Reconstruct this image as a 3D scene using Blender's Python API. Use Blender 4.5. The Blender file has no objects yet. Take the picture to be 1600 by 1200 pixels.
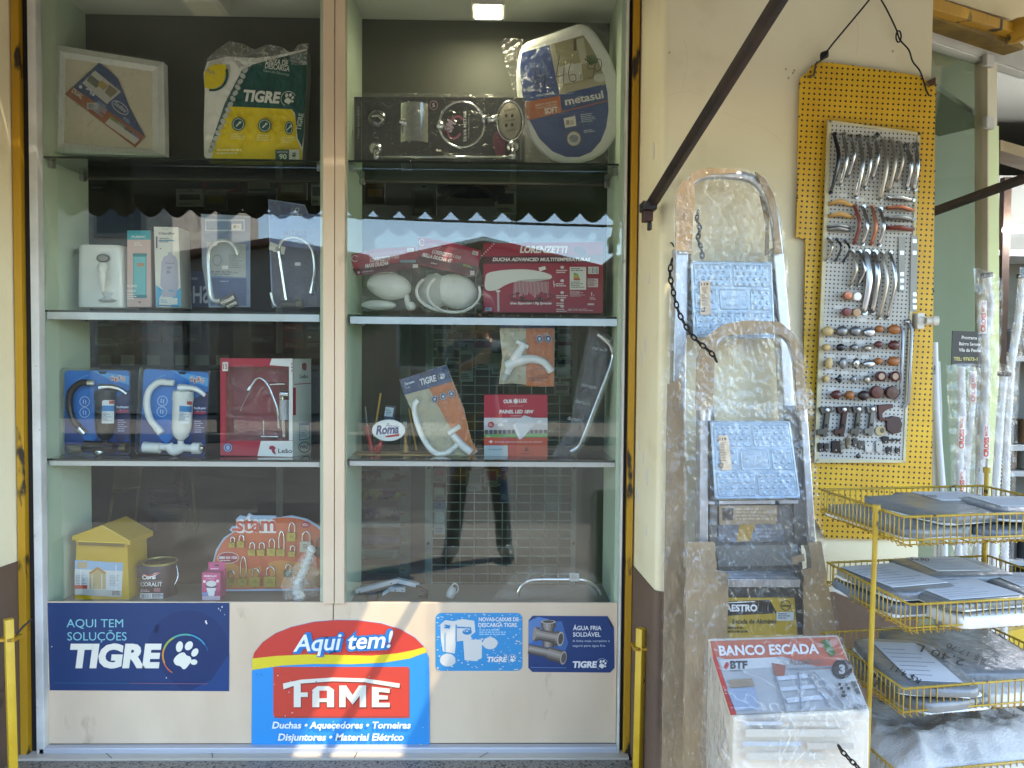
import bpy, bmesh, math, random
from mathutils import Vector, Matrix, noise
random.seed(7)
SC = bpy.context.scene
COL = SC.collection
# ------------------------------------------------------------------ camera
CAM = Vector((0, -2.3, 1.30))
FPX = 1208.0                       # focal length in photo pixels (1600 wide)
ROT = (Matrix.Rotation(math.radians(-1.15), 3, 'Z') @ Matrix.Rotation(math.radians(88.0), 3, 'X')
       @ Matrix.Rotation(math.radians(0.5), 3, 'Z'))
cam_data = bpy.data.cameras.new('camera')
cam_data.sensor_width = 36.0
cam_data.lens = FPX / 1600 * 36
cam_data.clip_start = 0.02
cam_data.clip_end = 500
cam = bpy.data.objects.new('camera', cam_data)
cam.matrix_world = Matrix.Translation(CAM) @ ROT.to_4x4()
COL.objects.link(cam)
SC.camera = cam
# ------------------------------------------------------------------ light
SUN_EL, SUN_AZ = 57.0, (0.85, -0.52)   # towards the sun: right and behind the camera
world = bpy.data.worlds.new('World')
SC.world = world
world.use_nodes = True
_n = world.node_tree.nodes
_n.clear()
_sky = _n.new('ShaderNodeTexSky')
_sky.sky_type = 'NISHITA'
_sky.sun_disc = False
_sky.sun_elevation = math.radians(SUN_EL)
_sky.sun_rotation = math.atan2(SUN_AZ[0], SUN_AZ[1])
_sky.air_density = 1.0
_sky.dust_density = 0.2
_bg = _n.new('ShaderNodeBackground')
_bg.inputs['Strength'].default_value = 0.15
_out = _n.new('ShaderNodeOutputWorld')
world.node_tree.links.new(_sky.outputs[0], _bg.inputs[0])
world.node_tree.links.new(_bg.outputs[0], _out.inputs[0])
sun_data = bpy.data.lights.new('sun', 'SUN')
sun_data.energy = 3.2
sun_data.angle = math.radians(0.5)
sun_data.color = (1.0, 0.92, 0.80)
sun = bpy.data.objects.new('sun', sun_data)
_az = Vector((SUN_AZ[0], SUN_AZ[1], 0)).normalized() * math.cos(math.radians(SUN_EL))
SUNDIR = Vector((_az.x, _az.y, math.sin(math.radians(SUN_EL))))
sun.rotation_euler = SUNDIR.to_track_quat('Z', 'Y').to_euler()
sun.location = (3, -4, 6)
COL.objects.link(sun)
SC.view_settings.view_transform = 'Standard'
SC.view_settings.look = 'None'
SC.view_settings.exposure = 3.0
SC.view_settings.gamma = 1.0
SC.render.engine = 'CYCLES'
SC.cycles.use_denoising = True
SC.cycles.max_bounces = 10
SC.cycles.diffuse_bounces = 5
SC.cycles.glossy_bounces = 5
SC.cycles.transparent_max_bounces = 40
SC.cycles.transmission_bounces = 6
SC.cycles.caustics_reflective = False
SC.cycles.caustics_refractive = False
SC.cycles.sample_clamp_indirect = 6.0

# ------------------------------------------------------------------ geometry of the view
def ray(px, py):
    return ROT @ Vector(((px - 800) / FPX, (600 - py) / FPX, -1))

class PL:
    """a real plane in the place; at() gives the point of it seen at a photo pixel"""
    def __init__(s, p, n=(0, -1, 0)):
        s.p = Vector(p); s.n = Vector(n).normalized()
    def at(s, px, py, w=0.0):
        d = ray(px, py)
        return CAM + d * (((s.p + s.n * w) - CAM).dot(s.n) / d.dot(s.n))

def YP(y): return PL((0, y, 0))
def P(px, py, y): return YP(y).at(px, py)
REG = {1: (0, 0, .3375), 2: (520, 0, .3375), 3: (0, 280, .3375), 4: (520, 280, .3375), 5: (0, 480, .3375),
       6: (520, 480, .3375), 7: (0, 700, .3375), 8: (520, 700, .3375), 9: (0, 920, .3375), 10: (520, 920, .3375),
       11: (960, 0, .41667), 12: (1220, 0, 1 / 3), 13: (1020, 240, 1 / 3), 14: (1020, 620, .4832), 15: (1220, 380, 1 / 3),
       16: (1260, 740, .3833), 0: (0, 0, 1.0)}
def Q(r, x, y, depth):
    a, b, k = REG[r]
    return P(a + x * k, b + y * k, depth)

# ------------------------------------------------------------------ materials
MATS = {}
def lin(h):
    h = h.lstrip('#')
    v = [int(h[i:i + 2], 16) / 255 for i in (0, 2, 4)]
    return tuple((c / 12.92 if c <= .04045 else ((c + .055) / 1.055) ** 2.4) for c in v) + (1.0,)

def mat(h, rough=.5, metal=0.0, emit=0.0, coat=0.0):
    """a plain painted / printed / moulded material of one colour"""
    key = (h, rough, metal, emit, coat)
    if key in MATS: return MATS[key]
    m = bpy.data.materials.new('colour_' + h.strip('#'))
    m.use_nodes = True
    nt = m.node_tree
    b = nt.nodes['Principled BSDF']
    b.inputs['Base Color'].default_value = lin(h)
    b.inputs['Roughness'].default_value = rough
    b.inputs['Metallic'].default_value = metal
    b.inputs['Coat Weight'].default_value = coat
    if emit:
        b.inputs['Emission Color'].default_value = lin(h)
        b.inputs['Emission Strength'].default_value = emit
    m.diffuse_color = lin(h)
    MATS[key] = m
    return m

def nodemat(name):
    m = bpy.data.materials.new(name)
    m.use_nodes = True
    return m, m.node_tree, m.node_tree.nodes['Principled BSDF']

def noisy(name, c1, c2, scale=6.0, rough=.6, bump=0.0, bscale=40.0, metal=0.0, detail=6.0, spots=None, contrast=(.35, .65), stretch=(1, 1, 1), dist=.01):
    """two colours mixed by noise, with fine bump and optional dark specks"""
    if name in MATS: return MATS[name]
    m, nt, b = nodemat(name)
    N, L = nt.nodes.new, nt.links.new
    tc = N('ShaderNodeTexCoord')
    mp = N('ShaderNodeMapping'); mp.inputs['Scale'].default_value = stretch
    L(tc.outputs['Object'], mp.inputs['Vector'])
    no = N('ShaderNodeTexNoise'); no.inputs['Scale'].default_value = scale; no.inputs['Detail'].default_value = detail
    L(mp.outputs[0], no.inputs['Vector'])
    cr = N('ShaderNodeValToRGB')
    cr.color_ramp.elements[0].position = contrast[0]; cr.color_ramp.elements[0].color = lin(c1)
    cr.color_ramp.elements[1].position = contrast[1]; cr.color_ramp.elements[1].color = lin(c2)
    L(no.outputs['Fac'], cr.inputs[0])
    colour = cr.outputs[0]
    if spots:
        n2 = N('ShaderNodeTexNoise'); n2.inputs['Scale'].default_value = spots[1]; n2.inputs['Detail'].default_value = 8
        L(mp.outputs[0], n2.inputs['Vector'])
        r2 = N('ShaderNodeValToRGB')
        r2.color_ramp.elements[0].position = spots[2]; r2.color_ramp.elements[1].position = spots[2] + spots[3]
        L(n2.outputs['Fac'], r2.inputs[0])
        mx = N('ShaderNodeMix'); mx.data_type = 'RGBA'
        L(r2.outputs[0], mx.inputs[0]); L(colour, mx.inputs[6]); mx.inputs[7].default_value = lin(spots[0])
        colour = mx.outputs[2]
    L(colour, b.inputs['Base Color'])
    b.inputs['Roughness'].default_value = rough
    b.inputs['Metallic'].default_value = metal
    if bump:
        nb = N('ShaderNodeTexNoise'); nb.inputs['Scale'].default_value = bscale; nb.inputs['Detail'].default_value = 5
        L(mp.outputs[0], nb.inputs['Vector'])
        bp = N('ShaderNodeBump'); bp.inputs['Strength'].default_value = bump; bp.inputs['Distance'].default_value = dist
        L(nb.outputs['Fac'], bp.inputs['Height']); L(bp.outputs[0], b.inputs['Normal'])
    MATS[name] = m
    return m

def clear(name, tint='#ffffff', gloss=1.0, rough=0.0, white=0.0, bump=0.0, bscale=30.0, stretch=(1, 1, 1), ior=1.5, boost=1.0):
    """a thin clear sheet: sees through, reflects by Fresnel, may be hazy and wrinkled"""
    if name in MATS: return MATS[name]
    m = bpy.data.materials.new(name)
    m.use_nodes = True
    nt = m.node_tree; nt.nodes.clear()
    N, L = nt.nodes.new, nt.links.new
    out = N('ShaderNodeOutputMaterial')
    tr = N('ShaderNodeBsdfTransparent'); tr.inputs[0].default_value = lin(tint)
    gl = N('ShaderNodeBsdfGlossy'); gl.inputs['Roughness'].default_value = rough
    fr = N('ShaderNodeFresnel')      # same reflection from either side of the sheet
    ge = N('ShaderNodeNewGeometry'); io = N('ShaderNodeMapRange')
    io.inputs['To Min'].default_value = ior; io.inputs['To Max'].default_value = 1 / ior
    L(ge.outputs['Backfacing'], io.inputs[0]); L(io.outputs[0], fr.inputs['IOR'])
    mu = N('ShaderNodeMath'); mu.operation = 'MULTIPLY'; mu.inputs[1].default_value = gloss; mu.use_clamp = True
    L(fr.outputs[0], mu.inputs[0])
    fac = mu.outputs[0]
    mx = N('ShaderNodeMixShader')
    if bump:
        tc = N('ShaderNodeTexCoord'); mp = N('ShaderNodeMapping'); mp.inputs['Scale'].default_value = stretch
        L(tc.outputs['Object'], mp.inputs['Vector'])
        nb = N('ShaderNodeTexNoise'); nb.inputs['Scale'].default_value = bscale; nb.inputs['Detail'].default_value = 4
        nb.inputs['Distortion'].default_value = 1.2
        L(mp.outputs[0], nb.inputs['Vector'])
        bp = N('ShaderNodeBump'); bp.inputs['Strength'].default_value = bump; bp.inputs['Distance'].default_value = .01
        L(nb.outputs['Fac'], bp.inputs['Height'])
        L(bp.outputs[0], gl.inputs['Normal']); L(bp.outputs[0], fr.inputs['Normal'])
    L(fac, mx.inputs[0]); L(tr.outputs[0], mx.inputs[1]); L(gl.outputs[0], mx.inputs[2])
    res = mx.outputs[0]
    if white:
        df = N('ShaderNodeBsdfDiffuse'); df.inputs[0].default_value = (.82, .77, .68, 1)
        m2 = N('ShaderNodeMixShader'); m2.inputs[0].default_value = white
        if bump:   # pale lines in the haze paint highlights as if along creases
            n3 = N('ShaderNodeTexNoise'); n3.inputs['Scale'].default_value = bscale * .28; n3.inputs['Detail'].default_value = 3; n3.inputs['Distortion'].default_value = 2.0
            L(mp.outputs[0], n3.inputs['Vector'])
            s1 = N('ShaderNodeMath'); s1.operation = 'SUBTRACT'; s1.inputs[1].default_value = .5; L(n3.outputs['Fac'], s1.inputs[0])
            s2 = N('ShaderNodeMath'); s2.operation = 'ABSOLUTE'; L(s1.outputs[0], s2.inputs[0])
            r = N('ShaderNodeMapRange'); r.inputs['From Min'].default_value = .0; r.inputs['From Max'].default_value = .018
            r.inputs['To Min'].default_value = min(.85, white * 4.0); r.inputs['To Max'].default_value = white * .55
            L(s2.outputs[0], r.inputs[0]); L(r.outputs[0], m2.inputs[0])
        L(res, m2.inputs[1]); L(df.outputs[0], m2.inputs[2])
        res = m2.outputs[0]
    L(res, out.inputs[0])
    MATS[name] = m
    return m

GLASS = clear('window_glass', tint='#fbfdfb', gloss=1.12)
SHELFGLASS = clear('shelf_glass', tint='#d3e0d8', gloss=1.6)
FILM = clear('plastic_film', gloss=2.0, rough=.12, white=.10, bump=.9, bscale=38)
BAG = clear('clear_bag', gloss=1.9, rough=.09, white=.014, bump=.9, bscale=60)
WRAP = clear('stretch_film', gloss=1.4, rough=.14, white=.045, bump=.35, bscale=60, stretch=(1.3, 1, .5))
CHROME = mat('#c9cbcc', .12, 1.0)
STEEL = mat('#b4b6b8', .3, 1.0)
ALU = noisy('aluminium', '#a9abac', '#c4c6c8', 30, .38, .05, 200, metal=.85, stretch=(1, 1, .05))
DARKMETAL = mat('#2a2420', .5, .4)
WHITE = mat('#e6e4dc', .4)
BLACK = mat('#141414', .45)
CARD = noisy('cardboard', '#8a7557', '#9b8666', 14, .85, .08, 90, stretch=(1, 1, .3))

# ------------------------------------------------------------------ mesh builder
ROOTLOC = {}
class MB:
    def __init__(s):
        s.bm = bmesh.new(); s.mats = []
    def mi(s, m):
        if m not in s.mats: s.mats.append(m)
        return s.mats.index(m)
    def face(s, pts, m, smooth=False):
        vs = [s.bm.verts.new(p) for p in pts]
        f = s.bm.faces.new(vs); f.material_index = s.mi(m); f.smooth = smooth
        return f
    def box(s, p0, p1, m, M=None):
        x0, y0, z0 = p0; x1, y1, z1 = p1
        c = [Vector((x, y, z)) for z in (min(z0, z1), max(z0, z1)) for y in (min(y0, y1), max(y0, y1)) for x in (min(x0, x1), max(x0, x1))]
        if M is not None: c = [M @ v for v in c]
        vs = [s.bm.verts.new(v) for v in c]
        k = s.mi(m)
        for q in ((0, 2, 3, 1), (4, 5, 7, 6), (0, 1, 5, 4), (2, 6, 7, 3), (0, 4, 6, 2), (1, 3, 7, 5)):
            f = s.bm.faces.new([vs[i] for i in q]); f.material_index = k
        return s
    def prism(s, pts, vec, m, m_side=None):
        """polygon extruded along vec, both ends closed"""
        vec = Vector(vec); k = s.mi(m); k2 = s.mi(m_side or m)
        a = [s.bm.verts.new(Vector(p)) for p in pts]
        b = [s.bm.verts.new(Vector(p) + vec) for p in pts]
        f = s.bm.faces.new(a); f.material_index = k
        f = s.bm.faces.new(list(reversed(b))); f.material_index = k
        n = len(a)
        for i in range(n):
            f = s.bm.faces.new((a[(i + 1) % n], a[i], b[i], b[(i + 1) % n])); f.material_index = k2
        return s
    def bridge(s, rings, m, closed=True, caps=True, smooth=True, loop=False):
        k = s.mi(m)
        R = [[s.bm.verts.new(p) for p in r] for r in rings]
        n = len(R[0])
        pairs = list(zip(R[:-1], R[1:])) + ([(R[-1], R[0])] if loop else [])
        for a, b in pairs:
            for i in range(n if closed else n - 1):
                j = (i + 1) % n
                f = s.bm.faces.new((a[i], a[j], b[j], b[i])); f.material_index = k; f.smooth = smooth
        if caps and closed and not loop:
            for r in (list(reversed(R[0])), R[-1]):
                f = s.bm.faces.new(r); f.material_index = k
        return s
    def tube(s, pts, r, m, n=8, curve=0, loop=False, flat=1.0):
        pts = [Vector(p) for p in pts]
        rs = list(r) if isinstance(r, (list, tuple)) else [r] * len(pts)
        if curve:
            pts, rs = catmull(pts, rs, curve, loop)
        rings = []
        up = None
        N = len(pts)
        for i, p in enumerate(pts):
            if loop: t = pts[(i + 1) % N] - pts[i - 1]
            else: t = pts[min(i + 1, N - 1)] - pts[max(i - 1, 0)]
            if t.length < 1e-9: t = Vector((0, 0, 1))
            t.normalize()
            if up is None:
                up = t.cross(Vector((0, 1, 0)))
                if up.length < .1: up = t.cross(Vector((1, 0, 0)))
            up = (up - t * up.dot(t)).normalized()
            v = t.cross(up)
            rings.append([p + (up * math.cos(a) + v * math.sin(a) * flat) * rs[i] for a in [2 * math.pi * j / n for j in range(n)]])
        return s.bridge(rings, m, loop=loop)
    def lathe(s, o, axis, prof, m, n=20, smooth=True):
        """profile of (radius, distance along axis)"""
        o = Vector(o); ax = Vector(axis).normalized()
        u = ax.cross(Vector((0, 0, 1)))
        if u.length < .1: u = ax.cross(Vector((1, 0, 0)))
        u.normalize(); v = ax.cross(u)
        rings = [[o + ax * h + (u * math.cos(2 * math.pi * j / n) + v * math.sin(2 * math.pi * j / n)) * max(rr, 1e-5) for j in range(n)] for rr, h in prof]
        return s.bridge(rings, m, smooth=smooth)
    def blob(s, c, r, m, M=None, nu=12, nv=18, wob=0.0, seed=0, e=1.0):
        c = Vector(c); rings = []
        sp = lambda x: math.copysign(abs(x) ** e, x)
        for i in range(nu + 1):
            th = math.pi * (.02 + .96 * i / nu)
            ring = []
            for j in range(nv):
                ph = 2 * math.pi * j / nv
                d = Vector((sp(math.sin(th)) * sp(math.cos(ph)) * r[0], sp(math.sin(th)) * sp(math.sin(ph)) * r[1], sp(math.cos(th)) * r[2]))
                if M is not None: d = M @ d
                if wob: d *= 1 + wob * (noise.noise(d * 22 + Vector((seed, seed * 1.7, 0))) + .45 * noise.noise(d * 61 + Vector((seed * 2.1, seed, 4))))
                ring.append(c + d)
            rings.append(ring)
        return s.bridge(rings, m)
    def sheet(s, fn, nu, nv, m, smooth=True):
        k = s.mi(m)
        V = [[s.bm.verts.new(fn(i / nu, j / nv)) for j in range(nv + 1)] for i in range(nu + 1)]
        for i in range(nu):
            for j in range(nv):
                f = s.bm.faces.new((V[i][j], V[i + 1][j], V[i + 1][j + 1], V[i][j + 1])); f.material_index = k; f.smooth = smooth
        return s
    def add(s, art):
        art.into(s); return s
    def obj(s, name, parent=None, bevel=0.0, smooth=None, fixn=True, kind=None):
        if fixn: bmesh.ops.recalc_face_normals(s.bm, faces=s.bm.faces)
        lo = Vector((1e9,) * 3); hi = Vector((-1e9,) * 3)
        for v in s.bm.verts:
            for a in range(3):
                lo[a] = min(lo[a], v.co[a]); hi[a] = max(hi[a], v.co[a])
        loc = ROOTLOC[parent.name] if parent is not None else Vector(((lo.x + hi.x) / 2, (lo.y + hi.y) / 2, lo.z))
        for v in s.bm.verts: v.co -= loc
        me = bpy.data.meshes.new(name)
        s.bm.to_mesh(me); s.bm.free()
        for m in s.mats: me.materials.append(m)
        if smooth:
            for p in me.polygons: p.use_smooth = True
            me.set_sharp_from_angle(angle=math.radians(smooth))
        o = bpy.data.objects.new(name, me)
        COL.objects.link(o)
        if parent is not None: o.parent = parent; ROOTLOC[o.name] = loc
        else: o.location = loc; ROOTLOC[o.name] = loc.copy()
        if bevel:
            b = o.modifiers.new('bevel', 'BEVEL'); b.width = bevel; b.segments = 2; b.limit_method = 'ANGLE'; b.angle_limit = math.radians(40)
        if kind: o['kind'] = kind
        return o

def catmull(pts, rs, k, loop=False):
    out, ro = [], []
    N = len(pts)
    for i in range(N if loop else N - 1):
        g = (lambda j: j % N) if loop else (lambda j: max(0, min(N - 1, j)))
        p0, p1, p2, p3 = (pts[g(i + d)] for d in (-1, 0, 1, 2))
        r1, r2 = rs[g(i)], rs[g(i + 1)]
        for q in range(k):
            t = q / k
            out.append(.5 * ((2 * p1) + (p2 - p0) * t + (2 * p0 - 5 * p1 + 4 * p2 - p3) * t * t + (3 * p1 - p0 - 3 * p2 + p3) * t ** 3))
            ro.append(r1 + (r2 - r1) * t)
    if not loop: out.append(pts[-1]); ro.append(rs[-1])
    return out, ro

def thing(name, label, cat, loc, group=None):
    o = bpy.data.objects.new(name, None)
    COL.objects.link(o)
    o.location = loc; o.empty_display_size = .05
    ROOTLOC[o.name] = Vector(loc)
    return tag(o, label, cat, group)
def tag(o, label, cat, group=None):
    o['label'] = label; o['category'] = cat
    if group: o['group'] = group
    return o

# ------------------------------------------------------------------ flat artwork printed on a plane
_TC = {}
def textmesh(t, bold):
    key = (t, bold)
    if key not in _TC:
        cu = bpy.data.curves.new('lettering', 'FONT')
        cu.body = t; cu.size = 1.0; cu.offset = bold; cu.resolution_u = 3
        cu.fill_mode = 'FRONT'
        ob = bpy.data.objects.new('lettering', cu)
        me = ob.to_mesh()
        vs = [(v.co.x, v.co.y) for v in me.vertices]
        fs = [tuple(p.vertices) for p in me.polygons]
        ob.to_mesh_clear()
        bpy.data.objects.remove(ob); bpy.data.curves.remove(cu)
        _TC[key] = (vs, fs)
    return _TC[key]
def capheight():
    vs, _ = textmesh('H', 0.0)
    return max(v[1] for v in vs)

class Art:
    """shapes drawn in photo (or zoomed-photo) pixels on a real plane, each a hair above the last"""
    def __init__(s, pl, r=0, gap=.00022, bulge=None, seg=0):
        s.pl = pl if isinstance(pl, PL) else YP(pl); s.r = REG[r]; s.gap = gap; s.bulge = bulge; s.seg = seg; s.k = 0; s.items = []
    def c(s, p):
        a, b, k = s.r
        return (a + p[0] * k, b + p[1] * k)
    def w(s, p, lay):
        return lay * s.gap + (s.bulge(*p) if s.bulge else 0)
    def pt(s, x, y, w=0.0):
        p = s.c((x, y)); return s.pl.at(p[0], p[1], w + (s.bulge(*p) if s.bulge else 0))
    def put(s, vs, fs, m, same=False):
        if not same: s.k += 1
        s.items.append((s.k, [s.c(v) for v in vs], fs, mat(m) if isinstance(m, str) else m))
        return s
    def poly(s, pts, m, same=False): return s.put(pts, [tuple(range(len(pts)))], m, same)
    def curve(s, pts, m, k=5, same=False):
        q, _ = catmull([Vector((a, b, 0)) for a, b in pts], [0] * len(pts), k, True)
        return s.poly([(v.x, v.y) for v in q], m, same)
    def rect(s, x0, y0, x1, y1, m, same=False): return s.poly([(x0, y0), (x1, y0), (x1, y1), (x0, y1)], m, same)
    def rrect(s, x0, y0, x1, y1, r, m, same=False): return s.poly(rr(x0, y0, x1, y1, r), m, same)
    def ell(s, cx, cy, rx, ry, m, rot=0, n=28, same=False): return s.poly(el(cx, cy, rx, ry, rot, n), m, same)
    def ring(s, cx, cy, rx, ry, t, m, a0=0, a1=360, n=32, rot=0):
        vs, fs = [], []
        for i in range(n + 1):
            a = math.radians(a0 + (a1 - a0) * i / n)
            for q in (0, t):
                x, y = (rx - q) * math.cos(a), (ry - q) * math.sin(a)
                cr, sr = math.cos(math.radians(rot)), math.sin(math.radians(rot))
                vs.append((cx + x * cr - y * sr, cy + x * sr + y * cr))
        for i in range(n): fs.append((2 * i, 2 * i + 1, 2 * i + 3, 2 * i + 2))
        return s.put(vs, fs, m)
    def line(s, pts, wd, m, same=False):
        vs, fs = [], []
        for i, p in enumerate(pts):
            a = Vector(pts[max(i - 1, 0)]); b = Vector(pts[min(i + 1, len(pts) - 1)])
            d = (b - a).normalized(); nn = Vector((-d.y, d.x)) * wd / 2
            vs += [(p[0] + nn.x, p[1] + nn.y), (p[0] - nn.x, p[1] - nn.y)]
        for i in range(len(pts) - 1): fs.append((2 * i, 2 * i + 1, 2 * i + 3, 2 * i + 2))
        return s.put(vs, fs, m, same)
    def pen(s, pts, wd, m, k=5):
        q, _ = catmull([Vector((a, b, 0)) for a, b in pts], [0] * len(pts), k)
        return s.line([(v.x, v.y) for v in q], wd, m)
    def text(s, t, x, y, h, m, w=None, sl=0.0, rot=0, b=0.0, mid=False, same=False, arc=None):
        """x,y: left end of the baseline (or its middle); h: capital height; w: fitted width"""
        vs, fs = textmesh(t, b)
        if not vs: return s
        ch = capheight(); x0 = min(v[0] for v in vs); x1 = max(v[0] for v in vs)
        ky = h / ch; kx = ky if w is None else w / max(x1 - x0, 1e-6)
        off = (x1 - x0) * kx / 2 if mid else 0
        cr, sr = math.cos(math.radians(rot)), math.sin(math.radians(rot))
        out = []
        for a, bb in vs:
            u = (a - x0) * kx - off + bb * ky * sl; v = -bb * ky
            if arc: v += arc * ((u / (((x1 - x0) * kx) / 2)) ** 2 if mid else 0)
            out.append((x + u * cr - v * sr, y + u * sr + v * cr))
        return s.put(out, fs, m, same)
    def lines(s, x0, y0, x1, y1, n, m, fill=.55, seed=1, rot=0):
        """rows of print too small to read"""
        rd = random.Random(seed); vs, fs = [], []
        st = (y1 - y0) / n; cr, sr = math.cos(math.radians(rot)), math.sin(math.radians(rot))
        for i in range(n):
            y = y0 + st * i; x = x0; end = x0 + (x1 - x0) * rd.uniform(.6, 1)
            while x < end - 1:
                wd = min(rd.uniform(.05, .18) * (x1 - x0), end - x)
                k = len(vs)
                for a, b in ((x, y), (x + wd, y), (x + wd, y + st * fill), (x, y + st * fill)):
                    vs.append((x0 + (a - x0) * cr - (b - y0) * sr, y0 + (a - x0) * sr + (b - y0) * cr))
                fs.append((k, k + 1, k + 2, k + 3)); x += wd + .03 * (x1 - x0)
        return s.put(vs, fs, m)
    def bars(s, x0, y0, x1, y1, n=14, m='#1a1a1a', bg='#e8e6e0'):
        s.rect(x0 - 2, y0 - 2, x1 + 2, y1 + 2, bg)
        rd = random.Random(int(x0)); vs, fs = [], []; x = x0; st = (x1 - x0) / n
        for i in range(n):
            k = len(vs); wd = st * rd.uniform(.25, .75)
            vs += [(x, y0), (x + wd, y0), (x + wd, y1), (x, y1)]; fs.append((k, k + 1, k + 2, k + 3)); x += st
        return s.put(vs, fs, m)
    def paw(s, cx, cy, r, m, ring=None, rot=8):
        s.curve([(cx + r * a, cy + r * b) for a, b in ((-.55, .1), (-.3, -.12), (-.05, -.18), (.1, -.02), (.28, .05), (.36, .25), (.22, .5), (.02, .72), (-.12, .72), (-.25, .58), (-.5, .5), (-.62, .3))], m)
        for a, b, ra, rb, q in ((-.3, -.5, .19, .3, 12), (.22, -.55, .2, .27, 35), (.55, -.18, .17, .25, 35), (.5, .35, .19, .15, -5)):
            s.ell(cx + r * a, cy + r * b, r * ra, r * rb, m, q, 16, same=True)
        if ring: s.ring(cx - .05 * r, cy, 1.08 * r, 1.08 * r, .07 * r, ring, 120, 335)
        return s
    def slab(s, mb, pts, t, m, smooth_r=None):
        """the body of the printed thing, behind its face"""
        f = [s.pl.at(*s.c(p)) for p in pts]
        mb.prism(f, -s.pl.n * t, mat(m) if isinstance(m, str) else m)
        return s
    def into(s, mb):
        for lay, vs, fs, m in s.items:
            bm = bmesh.new()
            V = [bm.verts.new((x, -y, 0)) for x, y in vs]
            for f in fs:
                try: bm.faces.new([V[i] for i in f])
                except ValueError: pass
            bmesh.ops.triangulate(bm, faces=bm.faces[:])
            if s.seg:
                for _ in range(7):
                    ed = [e for e in bm.edges if e.calc_length() > s.seg]
                    if not ed: break
                    bmesh.ops.subdivide_edges(bm, edges=ed, cuts=1)
                    bmesh.ops.triangulate(bm, faces=[f for f in bm.faces if len(f.verts) > 3])
            k = mb.mi(m); mp = {}
            for v in bm.verts:
                p = (v.co.x, -v.co.y)
                mp[v] = mb.bm.verts.new(s.pl.at(p[0], p[1], s.w(p, lay)))
            for f in bm.faces:
                q = mb.bm.faces.new([mp[v] for v in f.verts])
                q.material_index = k; q.smooth = bool(s.bulge)
                q.normal_update()
                if q.normal.dot(s.pl.n) < 0: q.normal_flip()
            bm.free()

def rr(x0, y0, x1, y1, r, n=5):
    pts = []
    for cx, cy, a in ((x1 - r, y0 + r, -90), (x1 - r, y1 - r, 0), (x0 + r, y1 - r, 90), (x0 + r, y0 + r, 180)):
        for i in range(n + 1):
            t = math.radians(a + 90 * i / n); pts.append((cx + r * math.cos(t), cy + r * math.sin(t)))
    return pts
def el(cx, cy, rx, ry, rot=0, n=28):
    cr, sr = math.cos(math.radians(rot)), math.sin(math.radians(rot))
    return [(cx + rx * math.cos(a) * cr - ry * math.sin(a) * sr, cy + rx * math.cos(a) * sr + ry * math.sin(a) * cr) for a in [2 * math.pi * i / n for i in range(n)]]
def bul(x0, y0, x1, y1, h, wr=0.0, sc=.03, seed=0, e=4):
    """a filled bag's bulge over a pixel box, with creases"""
    def f(x, y):
        u = 2 * (x - x0) / (x1 - x0) - 1; v = 2 * (y - y0) / (y1 - y0) - 1
        g = max(0, 1 - abs(u) ** e) * max(0, 1 - abs(v) ** e)
        r = h * g ** .5
        if wr: r += wr * (noise.noise(Vector((x * sc, y * sc * .7, seed))) + .6 * (1 - 2 * abs(noise.noise(Vector((x * sc * 2, y * sc * 1.3, seed + 9)))))) * min(1, g * 3 + .1)
        return r
    return f
def film(pl, r, pts, bulge, parent, name='plastic_bag', m=None, seg=9):
    a = Art(pl, r, bulge=bulge, seg=seg); a.poly(pts, m or BAG)
    mb = MB(); mb.add(a)
    return mb.obj(name, parent, fixn=False)
# ================================================================== the place
WALLF = -.28                                   # front of the street wall; the window stands back in it
Z0 = P(500, 1172, 0).z                         # foot of the window frame
ZF = P(500, 952, .0).z                         # floor of the display
XL = P(62, 600, 0).x; XR = P(970, 600, 0).x    # clear width of the window
CREAM = noisy('cream_wall_paint', '#dccfa9', '#e3d8b5', 3.0, .75, .12, 26, spots=('#cdbf98', 5, .58, .2))
PLASTER_OLD = noisy('worn_cream_reveal', '#cdbf9b', '#dccfb0', 5, .8, .25, 30, spots=('#efe9da', 12, .64, .04))
BROWN = noisy('brown_dado_paint', '#5a4638', '#66513f', 4, .7, .15, 40, spots=('#3c2f27', 14, .66, .08))
YELLOW = noisy('worn_yellow_paint', '#a87c10', '#b58a18', 8, .55, .2, 60, spots=('#2b2118', 17, .585, .05), stretch=(1, 1, .35))
YCLEAN = noisy('yellow_enamel', '#c19a1e', '#cfaa2c', 12, .45, .1, 80, spots=('#4a3a1a', 30, .68, .05))
FRAMEW = noisy('white_frame', '#b9b8b0', '#cfcdc5', 9, .45, .1, 90, spots=('#7d7a70', 22, .68, .06))
BEIGE = noisy('cream_panel', '#c8b193', '#d4bfa1', 4.5, .5, .05, 60, spots=('#a18d71', 13, .64, .14), stretch=(1, 1, .45))
GREEN = noisy('pale_green_lining', '#b7c6ae', '#c1cfb8', 4, .6, .05, 50)

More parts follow.
